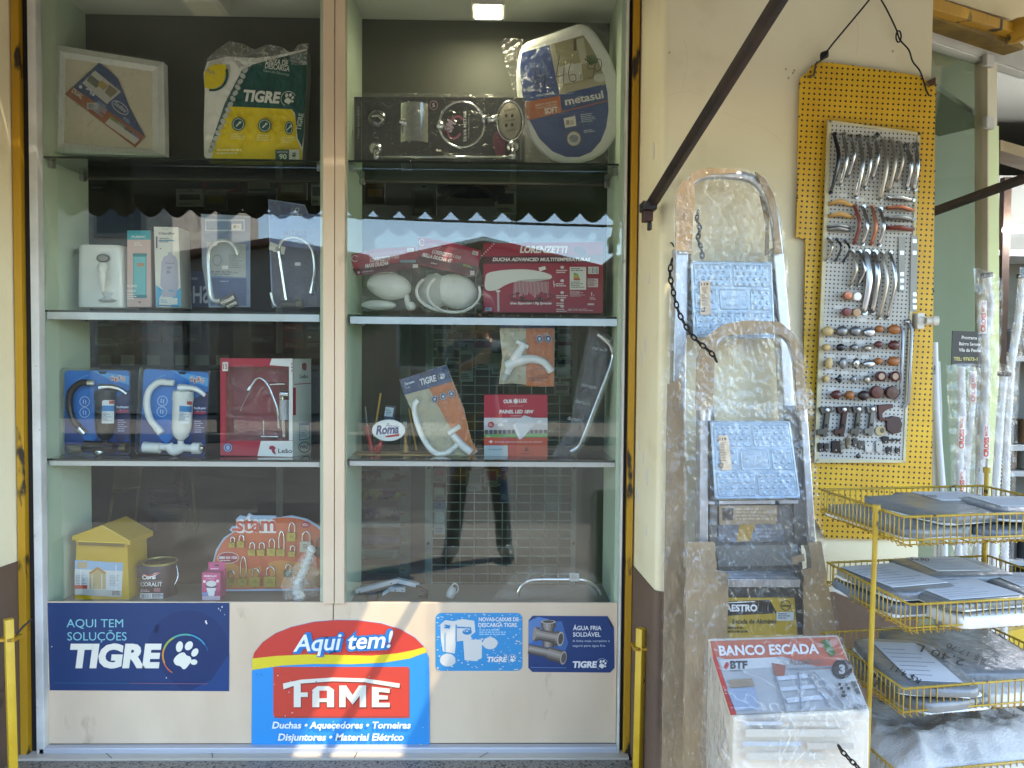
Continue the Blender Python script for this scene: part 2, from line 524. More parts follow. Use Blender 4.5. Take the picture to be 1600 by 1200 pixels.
# ground ---------------------------------------------------------------
PAVE = noisy('pavement_concrete', '#67635b', '#78736a', 2.2, .9, .3, 30, spots=('#6a665e', 7, .64, .1))
ROAD = noisy('asphalt', '#3d3b38', '#4a4743', 3, .92, .4, 60, spots=('#34322f', 1.2, .6, .15))
mb = MB(); mb.box((-60, -120, -.3), (60, 60, -.17), ROAD); mb.obj('street', kind='structure')
mb = MB(); mb.box((-30, -3.7, -.17), (30, .4, 0), PAVE); mb.obj('pavement', kind='structure', bevel=.015)
mb = MB(); mb.box((-30, -14.5, -.17), (30, -10.6, -.02), PAVE); mb.obj('far_pavement', kind='structure', bevel=.015)
TILE = noisy('porcelain_tile', '#b3aa98', '#c0b7a6', 3, .3, .03, 40)
mb = MB()
zt = P(500, 1174, -.02).z
mb.box((XL - .05, -.06, .02), (XR + .03, .02, zt), TILE)
mb.obj('threshold', kind='structure')
GRANITE = noisy('granite', '#6b665c', '#948d7e', 160, .5, .2, 120, spots=('#2e2b27', 120, .56, .05))
mb = MB(); mb.box((XL - .06, -.30, 0), (XR + .05, -.0605, zt - .004), GRANITE); mb.obj('doorstep', kind='structure', bevel=.006)
mb = MB()
for a, b in ((160, 2), (330, 1.4), (560, .9), (770, .2)):
    p = P(a, 1172, -.01)
    mb.prism([(p.x, -.012, zt + .0006), (p.x + .003, -.012, zt + .0006), (p.x + .003 + .05 * (b - 1), -.058, zt + .0006), (p.x + .05 * (b - 1), -.058, zt + .0006)], (0, 0, .0005), mat('#5d5a52', .8))
mb.obj('tile_joint', kind='structure')
FLOORIN = noisy('shop_floor_tile', '#3b3933', '#45423b', 5, .35, .03, 40)
mb = MB(); mb.box((-6, .30, .0), (6.5, 6.0, .12), FLOORIN); mb.box((1.12, -.05, 0), (6.5, .30, .12), FLOORIN); mb.obj('floor', kind='structure')

# the street wall with the shop built into it ---------------------------
t = thing('shop_wall', 'cream painted street wall with brown lower band around the shop window', 'wall', (0, WALLF, 0))
RX = P(1029, 600, WALLF).x                     # corner right of the window
LX = P(-92, 600, WALLF).x
WX = P(1450, 300, WALLF).x                     # where the wall ends at the shop entrance
ZD = P(1035, 924, WALLF).z                     # top of the brown band
XB = P(990, 600, .0).x; XA = P(37, 600, .0).x  # back of the reveals
mb = MB()
r = .02
def pier(mb, xa, xb, xback, z0, z1, m, g=0):
    """wall pier seen from above, outer corner rounded; xa is the window side"""
    sgn = 1 if xb > xa else -1
    pts = [(xback - sgn * g, .02), (xa + (xback - xa) * .0 - sgn * g, WALLF + r)]
    for i in range(1, 6):
        a = math.pi / 2 * i / 5
        pts.append((xa - sgn * g + sgn * r * (1 - math.cos(a)), WALLF - g + r * (1 - math.sin(a))))
    pts += [(xb + (sgn * g if xb < 3 and xb > 0 else 0), WALLF - g), (xb + (sgn * g if 0 < xb < 3 else 0), .02)]
    k = mb.mi(m)
    mb.prism([(x, y, z0) for x, y in pts], (0, 0, z1 - z0), m)
pier(mb, RX, WX, XB, ZD, 2.9, CREAM)
pier(mb, LX, -6, XA, P(20, 903, -.2).z, 2.9, CREAM)
mb.box((-6, WALLF, 2.9), (6.5, .02, 4.2), CREAM); mb.box((LX + .03, WALLF + .002, 2.62), (RX - .03, .019, 2.899), CREAM); mb.box((WX + .003, WALLF + .002, 2.62), (6.499, .019, 2.899), CREAM)
mb.obj('plaster', t, smooth=30)
mb = MB()
pier(mb, RX, WX, XB, 0, ZD, BROWN, .004)
pier(mb, LX, -6, XA, 0, P(20, 903, -.2).z, BROWN, .004)
mb.obj('dado', t, smooth=30)
# flaked plaster strip on the reveal right of the window
mb = MB()
x0 = P(1010, 600, -.12).x
rd = random.Random(3)
for i in range(9):
    zc = (1.52, 1.34, 1.30, 1.05, 1.02, .97, .90, 1.86, .82)[i]; yy = rd.uniform(-.2, -.05); s_ = rd.uniform(.004, .014)
    pts = []
    for k in range(9):
        a = 2 * math.pi * k / 9; q = s_ * rd.uniform(.6, 1.2)
        u = (yy + q * math.cos(a) * .8 - .02) / (WALLF - .02)
        pts.append((XB + (RX - XB) * u, yy + q * math.cos(a) * .8, zc + q * 2 * math.sin(a)))
    mb.prism(pts, (-.0012, 0, 0), mat('#d9d3c4', .85))
mb.obj('flaked_patch', t)
# hairline cracks and small holes in the plaster
mb = MB(); a = Art(WALLF - .0002, 0, gap=.00005)
for q, c in (([(1068, 60), (1074, 95), (1066, 140)], '#cbbd95'), ([(1130, 175), (1160, 188), (1195, 200), (1222, 222)], '#cbbd95'), ([(1040, 150), (1075, 142), (1098, 150)], '#cdbf98'), ([(1335, 20), (1341, 50), (1338, 84)], '#cbbd95'), ([(1225, 420), (1229, 470), (1223, 520)], '#cbbd95')):
    a.pen(q, .45, c)
for x, y in ((1228, 108), (1241, 110), (1239, 114), (1232, 122), (1046, 82), (1395, 80)): a.ell(x, y, 1.6, 2.0, '#a5966f', n=8)
a.into(mb); mb.obj('hairline_crack', t, kind='stuff')

# yellow shutter guides either side of the window
def guide(p0, p1, q0, q1, lab):
    mb = MB()
    mb.box((P(p0, 600, -.035).x, -.035, .1), (P(p1, 600, -.035).x, .015, 2.9), YELLOW)
    mb.box((P(q0, 600, -.015).x, -.015, .1), (P(q1, 600, -.015).x, .018, 2.9), mat('#0c0b0a', .7))
    o = mb.obj('shutter_guide', bevel=.001)
    tag(o, lab, 'shutter track')
guide(24, 36, 36.5, 50, 'worn yellow shutter track at the left edge of the window, by the tiled doorstep')
guide(982, 992, 975, 982, 'black stained yellow shutter track between window and the cream wall with ladders')
def latch(r, pts, y, lab):
    a = [Q(r, x, yy, y) for x, yy in pts]
    t = thing('shutter_bolt', lab, 'bolt', a[1])
    mb = MB()
    mb.tube([a[0], a[1]], .0145, YCLEAN, n=4)
    mb.obj('bar', t, bevel=.001)
    mb = MB()
    c = a[0] + Vector((0, 0, -.055))
    mb.box((c.x - .022, y - .013, c.z - .004), (c.x + .022, y + .03, c.z + .004), YELLOW)
    mb.tube([c + Vector((.02, 0, .012)), c + Vector((.03, .015, .03)), c + Vector((.045, .03, .045))], .003, DARKMETAL)
    mb.obj('bracket', t, bevel=.001)
latch(9, [(40, 140), (62, 900)], -.2, 'yellow iron shutter bolt standing at the brown wall left of the window')
latch(10, [(1427, 182), (1410, 900)], -.2, 'yellow iron shutter bolt standing at the brown reveal right of the window')

# ---------------------------------------------------------------- display window
W = thing('display_window', 'white framed two pane shop display window with green lined shelves', 'window', (P(520, 600, 0).x, 0, Z0))
DEP = .262
zS = {'1L': P(285, 246, 0).z, '1R': P(755, 252, 0).z, '2L': P(285, 486, 0).z, '2R': P(755, 493, 0).z, '3L': P(285, 718, 0).z, '3R': P(755, 718.5, 0).z}
ZC = P(330, 27, DEP).z                          # cabinet ceiling
ZP = P(520, 941, -.006).z                       # top of the lower panels
XM = P(521.5, 600, 0).x
mb = MB()
fw = P(62, 600, -.02).x - P(48, 600, -.02).x
mb.box((P(49, 600, -.03).x, -.03, Z0), (P(62, 600, -.03).x, .004, 2.75), FRAMEW)
mb.box((XR, -.03, Z0), (P(976, 600, -.03).x, .004, 2.75), FRAMEW)
mb.box((XL, -.028, 2.55), (XR, .02, 2.75), FRAMEW)
mb.obj('outer_frame', W, bevel=.003)
mb = MB(); mb.box((XL, -.03, Z0), (XR, -.003, Z0 + .022), mat('#b7b9be', .4, .3)); mb.obj('sill_rail', W, bevel=.003)
def stile(a, b, y):
    mb = MB(); mb.box((P(a, 600, y).x, y, ZP - .001), (P(b, 600, y).x, .004, 2.55), BEIGE)
    mb.obj('stile', W, bevel=.003)
stile(504, 522, -.022); stile(523, 538.5, -.022)
for a, b in ((XL + .001, XM - .0012), (XM + .0012, XR - .001)):
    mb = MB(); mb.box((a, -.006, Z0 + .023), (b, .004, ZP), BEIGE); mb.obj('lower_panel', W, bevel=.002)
for a, b in ((XL, P(504, 600, 0).x), (P(538.5, 600, 0).x, XR)):
    mb = MB(); mb.box((a, -.003, ZP + .001), (b, .001, 2.549), GLASS); mb.obj('glass_pane', W)
xm1, xm2 = P(506, 600, .01).x, P(537, 600, .01).x
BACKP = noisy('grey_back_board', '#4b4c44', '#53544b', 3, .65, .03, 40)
CEIL = noisy('cabinet_ceiling', '#bfc3b6', '#c8ccbf', 3, .6, .02, 40)
def cabinet(xa, xb, l):
    mb = MB()
    mb.box((xa - .004, .006, ZF - .012), (xa + .010, DEP, ZC + .25), GREEN)
    mb.obj('side_panel', W)
    mb = MB()
    mb.box((xb - .010, .006, ZF - .012), (xb + .004, DEP, ZC + .25), GREEN); mb.obj('side_panel', W)
    mb = MB(); mb.box((xa + .011, .005, ZF - .02), (xb - .011, DEP, ZF), mat('#6e6c62', .4)); mb.obj('cabinet_floor', W)
    mb = MB(); mb.box((xa + .011, .006, ZC), (xb - .011, DEP, ZC + .02), CEIL); mb.obj('cabinet_ceiling', W)
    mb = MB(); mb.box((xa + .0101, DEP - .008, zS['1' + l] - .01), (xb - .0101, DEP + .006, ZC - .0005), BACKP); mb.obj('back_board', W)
    mb = MB(); mb.box((xa + .0102, DEP - .002, ZF), (xb - .0102, DEP + .001, zS['1' + l] - .012), clear('back_glass', tint='#e4ebe6', gloss=.5)); mb.obj('back_glass', W)
    for k in '123':
        z = zS[k + l]
        mb = MB()
        mb.box((xa + .013, .008, z - .006), (xb - .013, DEP - .012, z), SHELFGLASS)
        mb.box((xa + .013, .0062, z - .006), (xb - .013, .0079, z), mat('#1d2622', .15))
        sh = mb.obj('shelf', W)
        if k != '1':
            hh = .021 if k == '2' else .014
            mb = MB(); mb.box((xa + .02, .004, z - .0065 - hh), (xb - .012, .0075, z - .0065), mat('#c3c6c8', .28, .7))
            mb.obj('edge_strip', sh)
        mb = MB()
        for xx in (xa + .012, xb - .026):
            for yy in (.03, DEP - .06):
                mb.box((xx, yy, z - .026), (xx + .014, yy + .02, z - .0061), mat('#9fa3a3', .3, .9))
        mb.obj('shelf_bracket', sh, bevel=.002)
cabinet(P(63, 600, 0).x, xm1, 'L')
cabinet(xm2, P(969.5, 600, 0).x, 'R')
# two LED fittings under the cabinet ceiling; the right one is lit
def lampfit(px0, px1, py0, py1, lit, lab):
    yb = .055
    a = P(px0, py0, yb); b = P(px1, py1, yb)
    t = thing('ceiling_lamp', lab, 'lamp', ((a.x + b.x) / 2, yb, ZC - .001))
    mb = MB(); mb.box((a.x, yb - .045, b.z), (b.x, yb + .06, ZC - .0008), mat('#c9c7bb', .5)); mb.obj('housing', t, bevel=.003)
    mb = MB()
    for i in range(5): mb.box((a.x + .012 + i * (b.x - a.x - .03) / 5, yb - .0458, b.z + .025), (a.x + .019 + i * (b.x - a.x - .03) / 5, yb - .0452, b.z + .034), mat('#3a3a36'))
    mb.obj('vent', t)
    mb = MB()
    if lit: mb.box((a.x + .012, yb - .04, b.z - .002), (b.x - .012, yb + .05, b.z - .0005), mat('#fff6d2', .5, emit=15.0))
    else: mb.box((a.x + .012, yb - .04, b.z - .002), (b.x - .012, yb + .05, b.z - .0005), mat('#cfcdb8', .4))
    mb.obj('diffuser', t)
lampfit(290, 350, 0, 12, False, 'unlit pale ceiling lamp above the yellow and green bag')
lampfit(737, 789, -5, 18, True, 'lit yellowish LED ceiling lamp above the black accessory set')

# ---------------------------------------------------------------- awning over the pavement
A = thing('awning', 'grey canvas awning with a scalloped edge over the shop front', 'awning', (0, WALLF, 2.6))
CANV = noisy('awning_canvas', '#6f706a', '#7b7c75', 4, .85, .2, 90)
AX0, AX1, AY, AZ = -4.2, 3.6, -1.55, 2.22
hx0, hx1, hy0, hy1 = .70, 1.02, -.84, -.60      # see-through patch added to throw a sun patch on the lower panels
def cz(y): return 2.62 + (AZ - 2.62) * (y - WALLF) / (AY - WALLF)
mb = MB()
for (a, b, c, d) in ((AX0, hx0, AY, WALLF), (hx1, AX1, AY, WALLF), (hx0, hx1, AY, hy0), (hx0, hx1, hy1, WALLF)):
    mb.prism([(a, c, cz(c)), (b, c, cz(c)), (b, d, cz(d)), (a, d, cz(d))], (0, 0, .004), CANV)
mb.obj('canvas', A)
LIGHTPANE = clear('added_light_pane', tint='#a39c90', gloss=.0)  # added pane, passes part of the sun through the awning
mb = MB(); n_ = 9; rd = random.Random(5)
pts = [(hx0, hy0, cz(hy0)), (hx1, hy0, cz(hy0)), (hx1, hy1, cz(hy1)), (hx0, hy1, cz(hy1))]
mb.face(pts, LIGHTPANE); mb.obj('added_light_patch', A)
mb = MB()
pts = []; zb = P(760, 343, 3.1 - 2 * 0).z
sc_ = .128; x = AX0; zl = CAM.z + math.tan(math.radians(0)) ; zv = 2.0
prof = []
while x < AX1:
    for i in range(8):
        u = i / 8; prof.append((x + u * sc_, 2.015 - .045 * math.sin(math.pi * u)))
    x += sc_
mb.prism([(AX0, AY - .012, AZ)] + [(a, AY - .012, b) for a, b in prof] + [(prof[-1][0], AY - .012, AZ)], (0, .004, 0), CANV)
mb.obj('valance', A)
mb = MB(); mb.tube([(AX0, AY + .012, AZ - .02), (AX1, AY + .012, AZ - .02)], .016, DARKMETAL, n=10); mb.obj('front_bar', A)
def strut(p0, p1, w):
    mb = MB(); p0, p1 = Vector(p0), Vector(p1)
    mb.tube([p0, p1], w, noisy('dark_iron', '#231d1a', '#3a2c24', 20, .6, .2, 100, metal=.3), n=4)
    s_ = mb.obj('strut', A, bevel=.002)
    return s_
s0 = P(1016, 322, -.30)
s_ = strut(s0, (.61, AY + .02, AZ - .02), .0155)
mb = MB()
for (x0, y0, x1, y1, ya, yb, m) in ((1002, 316, 1024, 330, -.325, -.27, DARKMETAL), (1004, 330, 1019, 347, -.315, -.283, mat('#3b1d16', .6)), (1012, 347, 1018, 360, -.308, -.29, DARKMETAL)):
    a, b = P(x0, y0, -.3), P(x1, y1, -.3)
    mb.box((a.x, ya, b.z), (b.x, yb, a.z), m)
mb.obj('wall_hinge', s_, bevel=.003)
strut(P(1455, 332, -.16), (1.71, -1.2, CAM.z + .62), .0135)

# ---------------------------------------------------------------- across the street (seen in the window's reflection)
def house(name, lab, x0, x1, y, h, c, gable=0, nw=2, roofc='#6a4a3a', dep=6):
    t = thing(name, lab, 'house', ((x0 + x1) / 2, y, 0))
    m = noisy('wall_' + c, c, c, 2, .85, .15, 20, spots=('#6b655c', 2.5, .62, .12))
    mb = MB(); mb.box((x0, y - dep, 0), (x1, y, h), m)
    if gable: mb.prism([(x0, y - .001, h), (x1, y - .001, h), ((x0 + x1) / 2, y - .001, h + gable)], (0, -dep + .002, 0), m)
    mb.obj('wall', t)
    mb = MB(); rm = noisy('roof_' + roofc, roofc, '#7d5a48', 6, .85, .3, 30)
    if gable:
        for a in (x0 - .3, x1 + .3):
            xm = (x0 + x1) / 2; k = (gable) / (abs(xm - a) - .3)
            mb.prism([(a, y + .35, h - .3 * k + .02), (xm, y + .35, h + gable + .02), (xm, y + .35, h + gable + .14), (a, y + .35, h - .3 * k + .14)], (0, -dep - .6, 0), rm)
    else: mb.box((x0 - .1, y - dep, h), (x1 + .1, y + .15, h + .12), rm)
    mb.obj('roof', t)
    for i in range(nw):
        xc = x0 + (x1 - x0) * (i + .5) / nw
        for k in range(max(1, int(h // 2.7))):
            z = 1.0 + k * 2.8
            mb = MB(); mb.box((xc - .55, y - .02, z), (xc + .55, y + .035, z + 1.15), mat('#8d8a80', .6)); f = mb.obj('window', t)
            mb = MB(); mb.box((xc - .47, y + .036, z + .08), (xc + .47, y + .04, z + 1.07), mat('#20262a', .08)); mb.obj('pane', f)
    mb = MB(); dx = x0 + (x1 - x0) * (.5 if nw != 1 else .15)
    mb.box((dx - .45, y + .001, 0), (dx + .45, y + .04, 2.1), mat('#5a4432', .5)); mb.obj('door', t)
house('apartment_house', 'tall pale apartment house across the street', -11.5, -7.0, -14.6, 9.0, '#b8b1a2', 0, 2)
house('terraced_house', 'low grey house with shallow gable roof across the street', -6.8, -3.1, -15, 3.4, '#8b857b', .3, 2)
house('terraced_house', 'brown gabled house opposite the right pane of the window', -3.0, 2.4, -14.6, 3.1, '#7c6a58', .62, 2)
house('terraced_house', 'ochre house with flat roof across the street beyond the brown gable', 2.6, 10, -14.6, 3.4, '#a08a62', 0, 3)
WIRE = mat('#1a1a1a', .6)
def pole(x, y, h, lab):
    t = thing('utility_pole', lab, 'pole', (x, y, -.02))
    mb = MB(); mb.tube([(x, y, 0), (x, y, h)], [.14, .09], mat('#7d776d', .9), n=12); mb.obj('post', t)
    mb = MB(); mb.box((x - .9, y - .05, h - .7), (x + .9, y + .05, h - .58), mat('#5a4a3a', .8)); mb.obj('crossarm', t)
pole(-4.6, -10.9, 7.5, 'concrete utility pole on the far pavement')
pole(9, -10.9, 7.5, 'concrete utility pole at the far end of the opposite pavement')
for i, (za, zb_, ya) in enumerate(((4.0, 5.6, -10.5), (6.8, 7.0, -10.8), (5.9, 6.5, -10.9), (4.3, 3.7, -10.6))):
    mb = MB(); pts = []
    for k in range(17):
        u = k / 16; pts.append((-16 + 34 * u, ya, za + (zb_ - za) * u - .5 * math.sin(math.pi * u)))
    mb.tube(pts, .022, WIRE, n=6)
    tag(mb.obj('power_cable'), ['lowest sagging black cable over the street', 'topmost black cable between the poles', 'black cable strung below the topmost one', 'slack black cable sloping down to the right'][i], 'cable', 'cables over the street')
# a garden tree over the way
T = thing('street_tree', 'small leafy tree on the pavement across the street', 'tree', (-2.5, -11.2, 0))
mb = MB(); mb.tube([(-2.5, -11.2, -.05), (-2.45, -11.2, 1.0), (-2.55, -11.25, 1.9)], [.09, .07, .05], mat('#4a3c30', .9), curve=4)
for i in range(6):
    a = i * 1.05; mb.tube([(-2.55, -11.25, 1.6 + .05 * i), (-2.55 + .3 * math.cos(a), -11.25 + .3 * math.sin(a), 1.95), (-2.55 + .55 * math.cos(a), -11.25 + .55 * math.sin(a), 2.2)], [.03, .02, .01], mat('#4a3c30', .9))
mb.obj('trunk', T, smooth=60)
mb = MB(); rd = random.Random(4); lm = [mat(c, .6) for c in ('#3f5a2a', '#4c6a30', '#324a22')]
cl = [Vector((-2.55 + rd.uniform(-.55, .55), -11.25 + rd.uniform(-.5, .5), 2.0 + rd.uniform(-.35, .55))) for _ in range(16)]
for i in range(1500):
    c = rd.choice(cl) + Vector((rd.gauss(0, .14), rd.gauss(0, .14), rd.gauss(0, .11)))
    a = Vector((rd.uniform(-1, 1), rd.uniform(-1, 1), rd.uniform(-.5, .5))).normalized() * .06; b = a.cross(Vector((rd.uniform(-1, 1), rd.uniform(-1, 1), 1))).normalized() * .028
    mb.face([c - a, c + b, c + a, c - b], lm[i % 3])
mb.obj('crown', T, fixn=False)
# ================================================================== inside the shop
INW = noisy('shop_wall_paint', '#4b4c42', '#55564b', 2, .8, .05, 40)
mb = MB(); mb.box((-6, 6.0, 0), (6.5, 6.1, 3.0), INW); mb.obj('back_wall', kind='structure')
mb = MB(); mb.box((-6.1, .021, 0), (-6, 6.1, 3.0), INW); mb.box((6.5, -.28, 0), (6.6, 6.1, 3.0), INW); mb.obj('side_wall', kind='structure')
mb = MB(); mb.box((-6.1, .021, 2.9), (6.6, 6.1, 3.0), mat('#7d7c70', .8)); mb.obj('ceiling', kind='structure')
mb = MB()
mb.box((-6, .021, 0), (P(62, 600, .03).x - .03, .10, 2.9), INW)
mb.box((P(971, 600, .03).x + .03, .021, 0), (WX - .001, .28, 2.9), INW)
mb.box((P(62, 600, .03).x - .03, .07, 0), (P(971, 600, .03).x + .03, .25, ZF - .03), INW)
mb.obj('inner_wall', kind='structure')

def rectz(r, x0, y0, x1, y1, depth):
    return Q(r, x0, y0, depth), Q(r, x1, y1, depth)
def card(r, x0, y0, x1, y1, depth, cols, lab, cat='pack', name='hanging_pack', group=None, thick=.012, seed=0):
    """a printed packet hanging on a hook: header band, picture, rows of print"""
    m = MB(); a = Art(depth, r)
    a.slab(m, [(x0, y0), (x1, y0), (x1, y1), (x0, y1)], thick, cols[0])
    w, h = x1 - x0, y1 - y0
    a.rect(x0, y0, x1, y0 + h * .22, cols[1])
    a.ell((x0 + x1) / 2, y0 + h * .07, w * .08, h * .03, '#15161a', n=10)
    rd = random.Random(seed + int(x0 * 7 + y0))
    a.rect(x0 + w * .12, y0 + h * .3, x1 - w * .12, y0 + h * rd.uniform(.6, .75), cols[2])
    a.lines(x0 + w * .12, y0 + h * .8, x1 - w * .12, y0 + h * .95, 3, cols[3], seed=int(x0))
    a.lines(x0 + w * .15, y0 + h * .1, x1 - w * .15, y0 + h * .2, 2, cols[3], seed=int(y0))
    a.into(m)
    return tag(m.obj(name), lab, cat, group)

# dark goods rack behind the left pane
t = thing('goods_rack', 'dark shop rack with rails behind the left window pane', 'rack', (P(280, 900, .95).x, .95, .12))
a, b = rectz(5, 300, 30, 1560, 0, .95)
mb = MB(); mb.box((a.x, 1.02, .12), (b.x, 1.05, 2.2), mat('#2c2b27', .7)); mb.obj('back_panel', t)
for yy in (46, 218, 300):
    p = Q(5, 420, yy, .95)
    mb = MB(); mb.box((a.x, .78, p.z - .01), (b.x, 1.0, p.z + .01), mat('#35342f', .5)); mb.obj('rack_shelf', t)
p = Q(5, 420, 232, .78)
for i, xx in enumerate((485, 590, 710, 840, 935, 1030)):
    q = Q(5, xx, 245, .775); mb = MB(); mb.box((q.x - .025, .774, q.z - .02), (q.x + .025, .779, q.z + .02), mat('#b6b5ac')); mb.obj('price_tag', t)
p0, p1 = Q(5, 1280, 40, .8), Q(5, 1300, 600, .8)
mb = MB(); mb.box((p0.x, .79, .12), (p1.x, .83, p0.z + .5), mat('#a5a69f', .4)); mb.obj('upright', t)
R_ = ['#7a1c22', '#a32a30', '#3a2c2e', '#c0b3a6']; W_ = ['#c9c7be', '#9e9d96', '#5d5d5a', '#43433f']; G_ = ['#5a5c58', '#84867f', '#32342f', '#abaca3']
B_ = ['#26303f', '#33486a', '#4c545c', '#8f949a']
for i, (x0, y0, x1, y1, c, lab) in enumerate((
        (440, 50, 540, 178, W_, 'pale packet hanging leftmost on the dark rack rail'), (520, 52, 615, 162, R_, 'maroon packet hanging beside the pale leftmost packet'),
        (632, 50, 745, 165, R_, 'wide maroon packet hanging on the dark rack rail'), (756, 50, 850, 160, R_, 'maroon packet with dark window right of the wide one'),
        (860, 60, 930, 165, G_, 'dark grey packet hanging on the rack rail'), (1150, 55, 1262, 165, G_, 'grey packet hanging just left of the pale upright'),
        (1310, 80, 1400, 190, R_, 'dark red packet hanging right of the pale upright'), (1412, 80, 1490, 190, B_, 'blue grey packet hanging by the window stile'))):
    card(5, x0, y0, x1, y1, .76, c, lab, seed=i)
for i, (x0, y0, x1, y1, c, lab) in enumerate((
        (935, -5, 1118, 62, R_, 'red packet on the rack under the top left shelf'), (1130, -10, 1270, 70, ['#39413a', '#6b2e26', '#8a8168', '#a9a798'], 'multicoloured packet under the top left shelf'),
        (1285, -5, 1420, 95, ['#7d5b3a', '#8c4a2d', '#9a9276', '#2b2b26'], 'brown and red packet under the top left shelf'), (1440, 0, 1490, 120, W_, 'pale packet under the top shelf beside the stile'),
        (815, 45, 940, 125, W_, 'white instruction packet over the water bottle boxes'), (945, 50, 1050, 140, ['#565049', '#8d8a80', '#7d6a22', '#2a2a28'], 'packet with a yellow picture above the gooseneck tap'),
        (410, -30, 505, 50, B_, 'navy blue packet behind the white dispenser'))):
    card(3, x0, y0, x1, y1, .74, c, lab, seed=i + 20)
# cap and hooks behind the right pane
t = thing('baseball_cap', 'navy blue cap hanging behind the right window pane', 'cap', Q(4, 625, 170, .62))
mb = MB(); c = Q(4, 640, 20, .62)
prof = [(.002, .13), (.05, .125), (.10, .09), (.125, .03), (.128, -.03)]
mb.lathe(c + Vector((0, 0, -.0)), (0, 0, 1), prof, mat('#10182a', .8), n=24); mb.obj('cap_dome', t)
mb = MB()
mb.sheet(lambda u, v: c + Vector(((u - .5) * .24 * (1 - .25 * v), -.09 - .11 * v + .12 * abs(u - .5) ** 2, -.028 - .035 * v - .15 * (u - .5) ** 2)), 12, 6, mat('#0d1424', .8)); mb.obj('peak', t)
mb = MB(); mb.box((c.x + .02, c.y - .131, c.z - .002), (c.x + .03, c.y - .126, c.z + .004), mat('#c9c9c4')); mb.obj('badge', t)
for i, (x0, y0, x1, y1, c, lab) in enumerate((
        (365, 25, 480, 165, G_, 'grey packet hanging left of the navy cap'), (750, 25, 850, 160, W_, 'pale packet hanging right of the navy cap'),
        (150, 15, 240, 110, ['#4c3b28', '#8a5a22', '#9a6a2a', '#2b2b26'], 'orange brown packet under the top right shelf'))):
    card(4, x0, y0, x1, y1, .72, c, lab, seed=i + 40)
t = thing('partition_board', 'tall olive green board standing behind the right pane', 'board', Q(4, 1060, 700, 1.3))
a, b = Q(4, 850, 0, 1.3), Q(4, 1300, 0, 1.3)
mb = MB(); mb.box((a.x, 1.3, .12), (b.x + .3, 1.33, 2.6), noisy('olive_board', '#4d5542', '#565e4a', 4, .6)); mb.obj('panel', t)
mb = MB(); mb.box((a.x - .03, 1.29, .12), (a.x - .001, 1.34, 2.6), mat('#80827a', .5)); mb.obj('edge_post', t)

# wire grid with packets, behind the right pane
GY = .60
t = thing('wire_grid', 'white wire grid panel with flat side posts behind the right pane', 'display grid', (Q(8, 780, 700, GY).x, GY, .12))
for x0, x1 in ((428, 460), (1106, 1128)):
    a, b = Q(8, x0, 70, GY), Q(8, x1, 70, GY)
    mb = MB(); mb.box((a.x, GY - .005, .12), (b.x, GY + .02, 1.62), mat('#a7a9a4', .4)); 
    for q in (90, 440): 
        z = Q(8, x0, q, GY).z; mb.lathe(((a.x + b.x) / 2, GY - .005, z), (0, -1, 0), [(.006, 0), (.006, .001)], BLACK, n=10)
    mb.obj('post', t)
mb = MB()
xs = [460 + 65 * i * 1.0 for i in range(11)]
zt_, zb_ = 1.60, .2
for x in xs:
    p = Q(8, x, 300, GY); mb.tube([(p.x, GY, zb_), (p.x, GY, zt_)], .0022, mat('#dfe1da', .4), n=5)
a, b = Q(8, 460, 300, GY), Q(8, 1106, 300, GY)
z = zt_
while z > zb_:
    mb.tube([(a.x, GY + .003, z), (b.x, GY + .003, z)], .0022, mat('#dfe1da', .4), n=5); z -= .034
mb.obj('wire_mesh', t)
p = Q(8, 335, 70, .8); mb = MB(); mb.box((p.x - .02, .79, .12), (p.x + .02, .82, 1.7), mat('#9a9c97', .5)); tag(mb.obj('steel_upright'), 'pale steel upright between the fabric rolls and the wire grid', 'post')
rd = random.Random(11)
spots6 = [(455, 65, 560, 120), (570, 62, 660, 118), (668, 65, 765, 120), (480, 160, 560, 235), (585, 165, 650, 345), (660, 160, 735, 290), (735, 185, 800, 310), (520, 250, 590, 300), (1040, 80, 1110, 150), (1042, 160, 1105, 235), (1035, 245, 1100, 330), (1025, 345, 1095, 410)]
pal = [['#d3d1c9', '#bfbdb5', '#8f908c', '#4b4b48'], ['#cfcec6', '#a34a48', '#d9d7ce', '#4b4b48'], ['#c5c9c6', '#7f8c94', '#d8d6cd', '#3f3f3c'], ['#b0ada3', '#d5d3c8', '#6e6c66', '#32322f']]
for i, s_ in enumerate(spots6):
    card(6, *s_, GY - .02, pal[i % 4], 'small pale blister packet hooked on the white wire grid', group='packets on the wire grid', seed=i)
low = [(465, 75, 520, 160, ['#9c8f88', '#8c2c34', '#a3485a', '#5a1d22'], 'paisley red packet low on the wire grid'), (465, 165, 522, 240, ['#8f8880', '#7d2f34', '#a9a298', '#4a2d2d'], 'red topped packet under the paisley packet'),
       (468, 250, 520, 400, ['#8fa3b5', '#4d7296', '#b9c0c4', '#2d4a6e'], 'pale blue packet lowest on the wire grid'), (700, 75, 765, 180, ['#9d9a93', '#7c2530', '#8d4852', '#3b3b38'], 'pink and grey packet low on the wire grid'),
       (775, 75, 812, 250, ['#4b6a9c', '#7c2530', '#39558a', '#b9c0c4'], 'blue striped packet low on the wire grid'), (615, 80, 690, 200, ['#9b9c98', '#857b76', '#6c7f72', '#3b3b38'], 'grey green packet low on the wire grid')]
for i, (x0, y0, x1, y1, c, lab) in enumerate(low): card(8, x0, y0, x1, y1, GY - .02, c, lab, seed=i + 60)
t = card(8, 985, 75, 1060, 295, GY + .08, ['#6f857d', '#7b928a', '#5d726a', '#8fa39b'], 'greenish clear packet hanging at the right of the wire grid')
